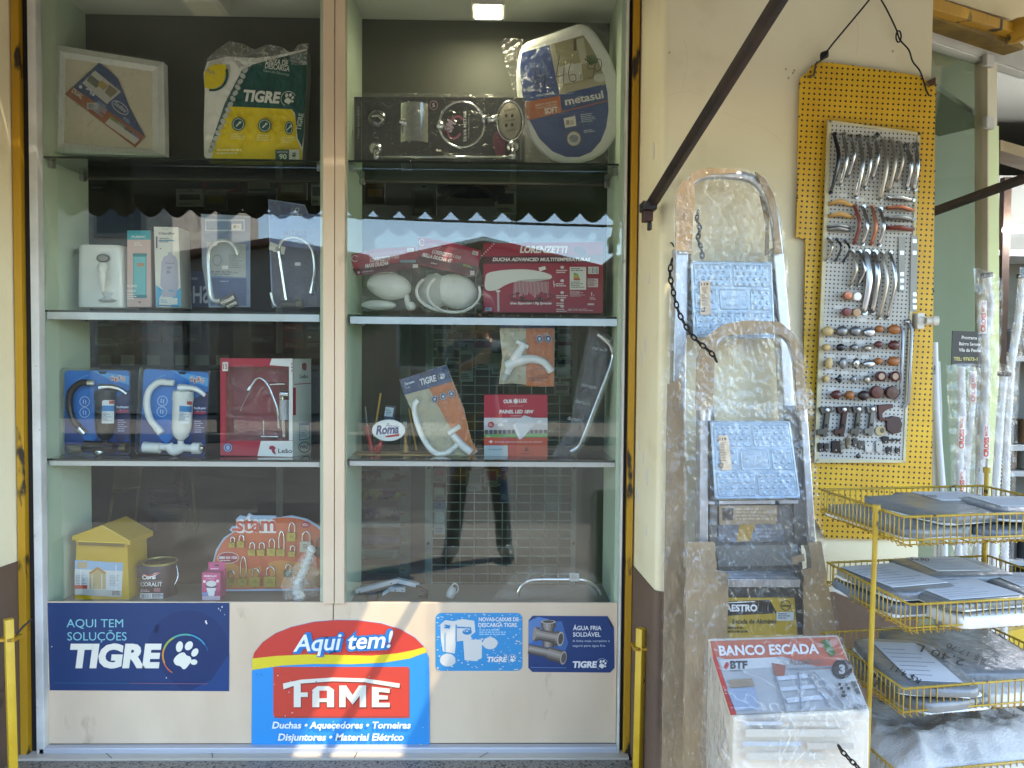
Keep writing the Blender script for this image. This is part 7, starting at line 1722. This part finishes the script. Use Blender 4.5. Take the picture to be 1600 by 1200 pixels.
mb = MB(); a = Art(Y2 + .006, 14); a.poly([(200, 482), (470, 478), (472, 545), (215, 550)], '#77766e'); mb.add(a); mb.obj('lower_panel', t2)  # grey sheet stands in for the shaded gap above the step
mb = MB(); p0, p1 = Q(14, 243, 590, Y2 - .05), Q(14, 476, 616, Y2 - .05); mb.box((p0.x, Y2 - .05, p1.z), (p1.x, Y2 - .046, p0.z), ALU); mb.box((p0.x, Y2 - .0459, p0.z - .004), (p1.x, Y2 + .05, p0.z), ALU)
for i in range(7): mb.box((p0.x, Y2 - .04 + i * .012, p0.z + .0003), (p1.x, Y2 - .036 + i * .012, p0.z + .0018), ALU)
mb.obj('step', t2, bevel=.001)
mb = MB(); a = Art(Y2 - .02, 14); a.slab(mb, [(238, 650), (458, 650), (470, 800), (225, 800)], .004, '#a58c2c'); a.poly([(238, 662), (378, 656), (402, 700), (238, 708)], '#17181a'); a.text('MAESTRO', 214, 693, 20, '#d6d6d4', w=124, b=.04); a.line([(240, 666), (330, 662)], 3, '#d6d6d4'); a.text('Escada de Alumínio', 258, 733, 14, '#33301c', w=142, b=.03); a.lines(243, 744, 320, 768, 2, '#4a451f')
a.ring(430, 675, 17, 17, 3, '#4a451f'); a.line([(412, 676), (448, 676)], 5, '#4a451f'); a.rect(400, 696, 456, 724, '#b5b9b4'); a.lines(405, 700, 450, 720, 3, '#4a5a66'); mb.add(a); mb.obj('maker_label', t2)
cslab(t2, 14, [(112, 470), (200, 470), (205, 560), (245, 572), (243, 700), (238, 790), (185, 800), (182, 1230), (100, 1230), (106, 800)], Y2 - .022, .006, wob=.006)
cslab(t2, 14, [(503, 472), (545, 468), (570, 620), (597, 770), (600, 900), (490, 900), (488, 580), (480, 562), (515, 552)], Y2 - .024, .006, wob=.006)
cslab(t2, 14, [(448, 520), (488, 508), (492, 530), (452, 545)], Y2 - .03, .002)
film(PL((0, Y2 - .045, 0)), 13, [(200, 1230), (120, 1150), (125, 970), (205, 890), (280, 830), (340, 795), (440, 772), (580, 780), (650, 820), (705, 900), (735, 1050), (755, 1240)], folds(93, .008), t2, 'plastic_film', WRAP, 3.5)
film(PL((0, Y2 - .058, 0)), 14, [(100, -30), (130, -20), (330, 30), (480, -30), (520, -20), (535, 300), (565, 520), (598, 700), (605, 800), (590, 900), (180, 900), (178, 1230), (96, 1230), (100, 600), (100, 300)], folds(94, .009), t2, 'plastic_film', WRAP, 3.5)
IRON = mat('#1f1b19', .45, .6)
chain([z(13, *p) for p in ((92, 492), (80, 560), (92, 630), (106, 690), (122, 745), (150, 800), (190, 860), (240, 905), (280, 940), (305, 985))], Y2 - .08, .0135, .0019, IRON, 'lock_chain', 'dark iron chain hooked on the wall and slung across both wrapped ladders')
mb = MB(); mb.tube([P(1048, 379, WALLF + .003), P(1051, 381, WALLF - .02), P(1053, 386, WALLF - .022)], .0022, IRON, n=6); tag(mb.obj('wall_nail'), 'bent dark nail in the cream wall above the iron chain', 'nail')
chain([z(13, *p) for p in ((215, 265), (205, 310), (222, 350), (210, 400), (228, 440), (232, 495))], Y1 - .012, .012, .0026, mat('#3d434b', .4, .5), 'hanging_chain', 'dull chain hanging inside the film of the taller ladder')

# ---- wrapped stool carton
yb_, yf_ = -.83, -1.0
A0, A1, A2, A3 = Q(14, 178, 780, yb_), Q(14, 600, 768, yb_), Q(14, 703, 1015, yf_), Q(14, 262, 1035, yf_)
nrm = (A1 - A0).cross(A2 - A0).normalized()
if nrm.dot(CAM - A0) < 0: nrm = -nrm
PB = PL(A0, nrm)
t = thing('stool_carton', 'film wrapped white and red step stool carton in front of the ladders', 'carton', ((A0.x + A2.x) / 2, -.91, .0))
mb = MB(); WCARD = noisy('grey_white_carton', '#aea491', '#c0b7a5', 9, .6, .15, 30, spots=('#8d8a82', 14, .62, .1))
gz = .02
mb.bridge([[A0, A1, A2, A3], [Vector((A0.x + .0, yb_, gz)), Vector((A1.x, yb_, gz)), Vector((A2.x, yf_ - .01, gz)), Vector((A3.x - .012, yf_ - .01, gz))]], WCARD, smooth=False)
mb.obj('carton', t, bevel=.004)
mb = MB(); a = Art(PB, 14, bulge=lambda x, y: .0016)
a.poly([(186, 790), (596, 776), (694, 1006), (268, 1026)], '#9d9c98'); a.poly([(186, 790), (596, 776), (634, 862), (560, 880), (420, 840), (240, 850), (205, 840)], '#b0634b'); a.poly([(186, 790), (205, 840), (272, 1028), (252, 1030), (196, 850)], '#a8322a'); a.poly([(560, 850), (634, 856), (648, 892), (590, 900)], '#b0634b')
a.poly([(214, 850), (400, 842), (430, 872), (228, 885)], '#b9b7b0')
a.text('BANCO ESCADA', 216, 836, 30, '#d9d3ca', w=322, b=.03, rot=-1.2, sl=-.12); a.text('BTF', 250, 878, 23, '#3b3b3b', w=56, b=.05); a.curve([(230, 876), (238, 858), (246, 864), (240, 880)], '#a8322a'); a.lines(250, 884, 310, 890, 1, '#6a6a68'); a.text('ALUMÍNIO', 440, 866, 17, '#7d6a60', w=116, b=.01)
a.poly([(544, 790), (566, 782), (592, 830), (578, 842), (562, 822)], '#4a6a34'); a.ell(612, 880, 33, 32, '#3a3634'); a.text('3', 602, 894, 26, '#a5a19b', w=20, b=.05); a.poly([(385, 860), (430, 868), (425, 905), (395, 900)], '#8f5a4a'); a.poly([(245, 915), (320, 910), (330, 935), (255, 940)], '#8d7a62'); a.poly([(240, 945), (330, 940), (345, 1010), (268, 1015)], '#8792a0')
GL = '#7d7f82'
for q in ([(395, 905), (500, 895), (510, 908), (402, 918)], [(410, 940), (520, 930), (530, 942), (416, 952)], [(430, 975), (560, 962), (570, 976), (436, 990)]): a.poly(q, '#b3b5b6')
for q in ([(398, 905), (430, 1015)], [(502, 898), (575, 1005)], [(470, 890), (480, 1010)], [(520, 890), (620, 1000)], [(440, 880), (580, 872)]): a.line(q, 6, GL)
for i, q in enumerate(((600, 925), (606, 938), (612, 950), (618, 962), (610, 962), (622, 925), (628, 938))): a.rect(q[0], q[1], q[0] + 9, q[1] + 9, '#33312f', same=i > 0)
a.text('120kg', 640, 1008, 12, '#44423e', w=52, rot=-4); a.poly([(640, 920), (655, 918), (672, 960), (660, 962)], '#55524e')
mb.add(a); mb.obj('printed_lid', t, fixn=False)
mb = MB(); a = Art(yf_ - .012, 14)
for i, (x0, y0, x1, y1, c) in enumerate(((290, 1050, 420, 1062, '#9da3a8'), (300, 1075, 640, 1100, '#a9a598'), (450, 1050, 640, 1064, '#a5a094'), (290, 1115, 480, 1130, '#98a0a5'), (500, 1120, 650, 1140, '#a39e92'), (300, 1150, 560, 1175, '#a8a498'))): a.rect(x0, y0, x1, y1, c, same=i > 0)
a.into(mb); mb.obj('front_print', t)
W2 = clear('carton_wrap', gloss=1.2, rough=.18, white=.065, bump=.7, bscale=34, stretch=(1, 1, .6))
ftop = PL(A0 + nrm * .006, nrm)
film(ftop, 14, [(174, 782), (300, 772), (605, 764), (640, 850), (706, 1014), (480, 1030), (260, 1042), (215, 900)], folds(95, .0035), t, 'plastic_film', W2, 3.5)
film(PL((0, yf_ - .018, 0)), 14, [(255, 1030), (480, 1026), (708, 1010), (690, 1100), (672, 1260), (170, 1260), (230, 1120)], folds(96, .006), t, 'plastic_film', W2, 3.5)
mb = MB(); o = .004
mb.sheet(lambda u, v: A0.lerp(A3, u).lerp(Vector((A0.lerp(A3, u).x - .012, A0.lerp(A3, u).y, gz)), v) + Vector((-.006 - .004 * abs(noise.noise(Vector((u * 6, v * 12, 3)))), 0, 0)), 10, 24, W2); mb.obj('plastic_film', t, fixn=False)
chain([z(14, *p) for p in ((600, 1128), (615, 1150), (635, 1170), (665, 1200), (690, 1225))], yf_ - .035, .0105, .0015, IRON, 'short_chain', 'short dark chain lying against the front of the stool carton')

# ================================================================== yellow wire rack with packed goods
RK = thing('wire_rack', 'yellow wire rack of stacked open baskets in front of the entrance', 'rack', (.87, -.75, 0))
YW = noisy('yellow_wire', '#96771a', '#a98a24', 20, .4, .05, 100, spots=('#4a3510', 40, .64, .05))
NL = Vector((.728, -.945)); WV = Vector((.978, .16)); DV = Vector((-.10, .99)); BW, BD = .40, .285
LEV = [(.279, .0, .0), (.437, .016, .0), (.590, .008, .0), (.745, .004, 0)]
def bp(i, u, v, dz=0.0):
    r, dx, dy = LEV[i]
    p = NL + WV * (BW * u) + DV * (BD * v)
    return Vector((p.x + dx, p.y + dy, CAM.z - r + dz))
HB = .056
for i in range(4):
    mb = MB()
    c = [bp(i, *k) for k in ((0, 0), (1, 0), (1, 1), (0, 1))]; dn = Vector((0, 0, -HB))
    mb.tube(c, .0024, YW, n=6, loop=True); mb.tube([p + dn * .75 for p in c], .0018, YW, n=6, loop=True); 
    for j in range(4):
        a_, b_ = c[j], c[(j + 1) % 4]; n_ = int((b_ - a_).length / .0135)
        for k in range(1, n_ + 1):
            p = a_.lerp(b_, k / n_); inn_ = (sum(c, Vector()) / 4 - p).normalized() * .012
            mb.tube([p + Vector((0, 0, .003)), p + dn * .85, p + dn + inn_], .0013, YW, n=5)
    for k in range(9):
        mb.tube([bp(i, (k + .5) / 9, .03, -HB), bp(i, (k + .5) / 9, .97, -HB)], .0014, YW, n=5)
    for k in range(5): mb.tube([bp(i, .02, (k + .5) / 5, -HB - .002), bp(i, .98, (k + .5) / 5, -HB - .002)], .0014, YW, n=5)
    mb.obj('basket', RK)
for u, v in ((-.012, .2), (1.012, .3), (1.01, .98)):
    p0, p1 = bp(0, u, v, .012 if u < 0 and v < .5 else .03), bp(3, u, v, -.5); p1 = Vector((p1.x, p1.y, .01))
    if u < 0 and v < .5: p0 = P(1369, 799, p0.y); p1 = P(1352, 1260, p0.y - .02)
    mb = MB(); mb.tube([p0, p1], .0048, YW, n=8); mb.lathe(p0, (0, 0, 1), [(.0075, 0), (.0075, .012), (0, .013)], YW, n=10); mb.obj('post', RK, smooth=40)
GP = noisy('grey_plastic_pack', '#666764', '#747572', 12, .3, .4, 34); GB = noisy('blue_grey_pack', '#525a62', '#626a72', 12, .3, .4, 34); PAP = noisy('paper_sheet', '#b9b7b1', '#c4c2bc', 6, .8, .03, 20); WED = noisy('milky_edge', '#bdbbb4', '#cfcdc6', 18, .4, .3, 40)
def pack(i, u, v, w, d, h, z0, rot, m, lab, paper=None, writing=None, edge=True, wob=.035):
    """flat padded packet lying in basket i; w x d x h metres"""
    c = bp(i, u, v, -HB + z0 + h / 2)
    t = thing('goods_packet', lab, 'packet', (c.x, c.y, c.z - h / 2), 'grey packets in the wire baskets')
    ang = math.atan2(WV.y, WV.x) + math.radians(rot); M = Matrix.Rotation(ang, 3, 'Z')
    mb = MB(); mb.blob(c, (w / 2, d / 2, h / 2), m, M, 14, 40, wob, i * 7 + u * 13, .28); mb.obj('packet', t)
    if edge:
        mb = MB(); mb.blob(c + Vector((0, 0, -h * .3)), (w / 2 * 1.02, d / 2 * 1.02, h * .14), WED, M, 6, 36, wob * 2, i * 5 + u * 3, .3); mb.obj('film_seam', t)
    if paper:
        mb = MB(); p0, p1, q0, q1 = paper
        top = c.z + h / 2 + .0018
        X, Y_ = M @ Vector((1, 0, 0)), M @ Vector((0, 1, 0)); cc = Vector((c.x, c.y, top))
        f = lambda s, r_: cc + X * (w / 2 * s) + Y_ * (d / 2 * r_)
        mb.prism([f(p0, q0), f(p1, q0), f(p1, q1), f(p0, q1)], (0, 0, -.0014), PAP)
        rd = random.Random(int(u * 100 + v * 10 + i)); k = mat('#85868a', .8)
        for j in range(7):
            yy = q0 + (q1 - q0) * (.12 + j * .11); xe = p0 + (p1 - p0) * rd.uniform(.5, .92)
            mb.prism([f(p0 + .08, yy), f(xe, yy), f(xe, yy + .025), f(p0 + .08, yy + .025)], (0, 0, .0003), k)
        mb.obj('paper_sheet', t)
    if writing:
        top = c.z + h / 2 + (.0026 if paper else .004)
        mb = MB(); a = Art(PL((0, 0, top), (0, 0, 1)), 16)
        for s_, x, y, hh, ww, ro in writing: a.text(s_, x, y, hh, mat('#17181f', .5), w=ww, rot=ro, sl=.15)
        a.into(mb); mb.obj('handwriting', t)
pack(0, .23, .55, .16, .25, .026, .002, 3, GP, 'grey packet at the left end of the top basket')
pack(0, .70, .42, .2, .22, .024, .002, -4, GB, 'blue grey packet underneath in the top basket')
pack(0, .40, .52, .15, .22, .022, .027, 8, GP, 'grey packet without paper lying in the middle of the top basket')
pack(0, .62, .70, .19, .14, .020, .030, -6, GP, 'grey packet with a paper sheet at the back of the top basket', (-.5, .7, -.6, .8), [('5x90', 470, 92, 10, 60, 6)])
pack(0, .84, .34, .2, .16, .024, .030, -10, GB, 'grey packet with a handwritten sheet at the front of the top basket', (-.7, .7, -.5, .85), [('54', 690, 145, 14, 40, -8)])
pack(1, .22, .62, .17, .2, .030, .002, 2, GB, 'blue grey packet lower left in the second basket')
pack(1, .22, .60, .16, .19, .022, .034, 5, GP, 'packet with a wide paper sheet at the left of the second basket', (-.85, .8, -.7, .85), None)
pack(1, .62, .75, .2, .15, .03, .030, -5, GP, 'grey packet with a paper sheet at the back of the second basket', (-.6, .6, -.6, .8), [('5x90', 420, 352, 12, 80, 4)])
pack(1, .48, .25, .2, .15, .028, .003, 2, WED, 'milky packet at the bottom front of the second basket', edge=False)
pack(1, .42, .26, .19, .14, .018, .035, 3, GP, 'packet with a wide paper sheet at the front of the second basket', (-.8, .85, -.7, .8))
pack(1, .86, .33, .15, .17, .05, .003, -8, GP, 'thick grey packet with paper at the right of the second basket', (-.6, .5, -.3, .8))
pack(2, .25, .45, .17, .26, .028, .002, 4, GP, 'grey packet underneath at the left of the third basket')
pack(2, .26, .42, .16, .25, .022, .032, -16, GP, 'grey packet with a slanted handwritten sheet in the third basket', (-.55, .6, -.8, .75), [('R$ 4,11', 470, 838, 22, 130, 206), ('N', 262, 762, 20, 30, 206)])
pack(2, .66, .62, .26, .26, .05, .003, -10, GP, 'big grey packet with handwritten price at the right of the third basket', None, [('2,40 L', 650, 760, 28, 210, 199), ('R$ 17,70', 735, 755, 22, 170, 203)])
pack(2, .70, .15, .2, .08, .03, .003, 2, WED, 'milky edged packet at the front of the third basket', edge=False)
SACK = noisy('woven_white_sack', '#a19c92', '#b3aea4', 9, .5, .35, 240)
def sackf(u, v):
    p = bp(3, -.04 + 1.08 * u, -.04 + 1.02 * v)
    e = max(0, 1 - abs(2 * u - 1) ** 5) * max(0, 1 - abs(2 * v - 1) ** 5)
    q = Vector((u * 3.2, v * 2.6 + u * .8, 2))
    f = (1 - 2 * abs(noise.noise(q))) * .022 + (1 - 2 * abs(noise.noise(q * 2.7))) * .009 + noise.noise(q * 7) * .004
    return Vector((p.x, p.y, CAM.z - .80 + .075 * e ** .5 + f * (.3 + .7 * e)))
mb = MB(); mb.sheet(sackf, 90, 70, SACK)
mb.box((bp(3, .02, .02).x, bp(3, 0, .05).y, CAM.z - .86), (bp(3, .98, 0).x, bp(3, 0, .9).y, CAM.z - .815), SACK)
tag(mb.obj('woven_sack'), 'bulging bluish white woven sack in the lowest basket of the rack', 'sack')
# ================================================================== the person taking the photograph (seen mirrored in the glass)
PX, PY_ = -.11, -2.66
PR = thing('person', 'person in black boots and leggings holding a phone, mirrored in the window', 'person', (PX, PY_, 0))
V, E = [], []
def jv(x, y, z_, r, par=None, ry=None):
    V.append((Vector((PX + x, PY_ + y, z_)), r, ry or r)); i = len(V) - 1
    if par is not None: E.append((par, i))
    return i
pel = jv(0, 0, .90, .135, None, .105)
w1 = jv(0, .01, 1.04, .115, pel, .09); ch_ = jv(0, .015, 1.22, .135, w1, .10); sh_ = jv(0, 0, 1.35, .10, ch_, .08); nk = jv(0, .01, 1.43, .045, sh_); hd = jv(0, .03, 1.50, .07, nk, .08); h2 = jv(0, .03, 1.60, .085, hd, .095); jv(0, .02, 1.67, .05, h2)
for s in (-1, 1):
    hp = jv(.09 * s, 0, .84, .095, pel); kn = jv(.13 * s, .02, .46, .062, hp); cf = jv(.15 * s, -.015, .32, .064, kn); an = jv(.165 * s, 0, .12, .055, cf); he = jv(.17 * s, .0, .055, .058, an); tj = jv(.19 * s, .10, .05, .055, he, .045); jv(.21 * s, .18, .042, .042, tj, .032)
    so = jv(.17 * s, 0, 1.35, .055, sh_); el_ = jv(.23 * s, .06, 1.12, .042, so); wr = jv(.15 * s + .09, .24, 1.26, .026, el_); pm = jv(.085 * s + .10, .30, 1.29, .028, wr, .02)
    for k in range(4):
        f1 = jv(.062 * s + .105, .325, 1.32 - .020 * k, .0085, pm); f2 = jv(.045 * s + .105, .338, 1.322 - .021 * k, .008, f1); jv((.030 + .004 * (k % 2)) * s + .105, .330, 1.322 - .021 * k, .007, f2)
    t1_ = jv(.07 * s + .105, .300, 1.335, .010, pm); jv(.045 * s + .105, .303, 1.345, .0085, t1_)
me = bpy.data.meshes.new('person_body'); me.from_pydata([v[0] - Vector((PX, PY_, 0)) for v in V], E, [])
bo = bpy.data.objects.new('person_body', me); COL.objects.link(bo)
md = bo.modifiers.new('skin', 'SKIN'); md.use_smooth_shade = True
for i, sv in enumerate(me.skin_vertices[0].data): sv.radius = (V[i][1], V[i][2]); sv.use_root = (i == 0)
ss = bo.modifiers.new('sub', 'SUBSURF'); ss.levels = 1; ss.render_levels = 1
dg = bpy.context.evaluated_depsgraph_get(); me2 = bpy.data.meshes.new_from_object(bo.evaluated_get(dg)); bpy.data.objects.remove(bo)
SKIN = mat('#9a6a4c', .5)
ms = [mat('#15151a', .4), mat('#1b1b20', .85), noisy('mustard_print', '#8f6a1c', '#2f4a7a', 14, .8, contrast=(.5, .56)), mat('#4b5560', .85), SKIN]
me2.materials.clear()
for m in ms: me2.materials.append(m)
for p in me2.polygons:
    c = p.center; p.use_smooth = True
    k = 0 if c.z < .20 else 1 if c.z < .50 else 2 if c.z < .92 else 3
    if c.y > .20 and c.z > 1.15: k = 4
    if c.z > 1.405 and abs(c.x) < .12: k = 4
    p.material_index = k
ob = bpy.data.objects.new('body', me2); COL.objects.link(ob); ob.parent = PR; ROOTLOC[ob.name] = ROOTLOC[PR.name]
hc = Vector((PX, PY_ + .03, 1.575))
mb = MB(); mb.blob(hc + Vector((0, -.02, .03)), (.105, .105, .115), mat('#1d1512', .6), None, 10, 20, .05, 3); mb.blob(hc + Vector((0, -.085, -.06)), (.085, .05, .13), mat('#1d1512', .6), None, 8, 16, .08, 6); mb.obj('hair', PR, smooth=80)
mb = MB()
for s in (-1, 1):
    mb.blob(hc + Vector((.033 * s, .088, .0)), (.014, .008, .008), mat('#d9d4cc', .3), None, 6, 10); mb.blob(hc + Vector((.033 * s, .095, .0)), (.006, .004, .006), mat('#20140e', .2), None, 6, 10)
    mb.blob(hc + Vector((.09 * s, .0, -.01)), (.012, .02, .03), SKIN, None, 6, 10)
mb.blob(hc + Vector((0, .102, -.03)), (.014, .018, .024), SKIN, None, 6, 10); mb.blob(hc + Vector((0, .088, -.066)), (.024, .010, .008), mat('#7d3f34', .5), None, 6, 10)
mb.obj('face', PR, smooth=80)
mb = MB(); mb.box((-.046, -2.345, 1.262), (.034, -2.337, 1.335), mat('#17181a', .2)); mb.lathe((-.02, -2.3368, 1.318), (0, 1, 0), [(.008, 0), (.008, .001), (0, .001)], mat('#0a0a0c', .05), n=14)
tag(mb.obj('mobile_phone', bevel=.002), 'black mobile phone held up by the person in the street', 'phone')
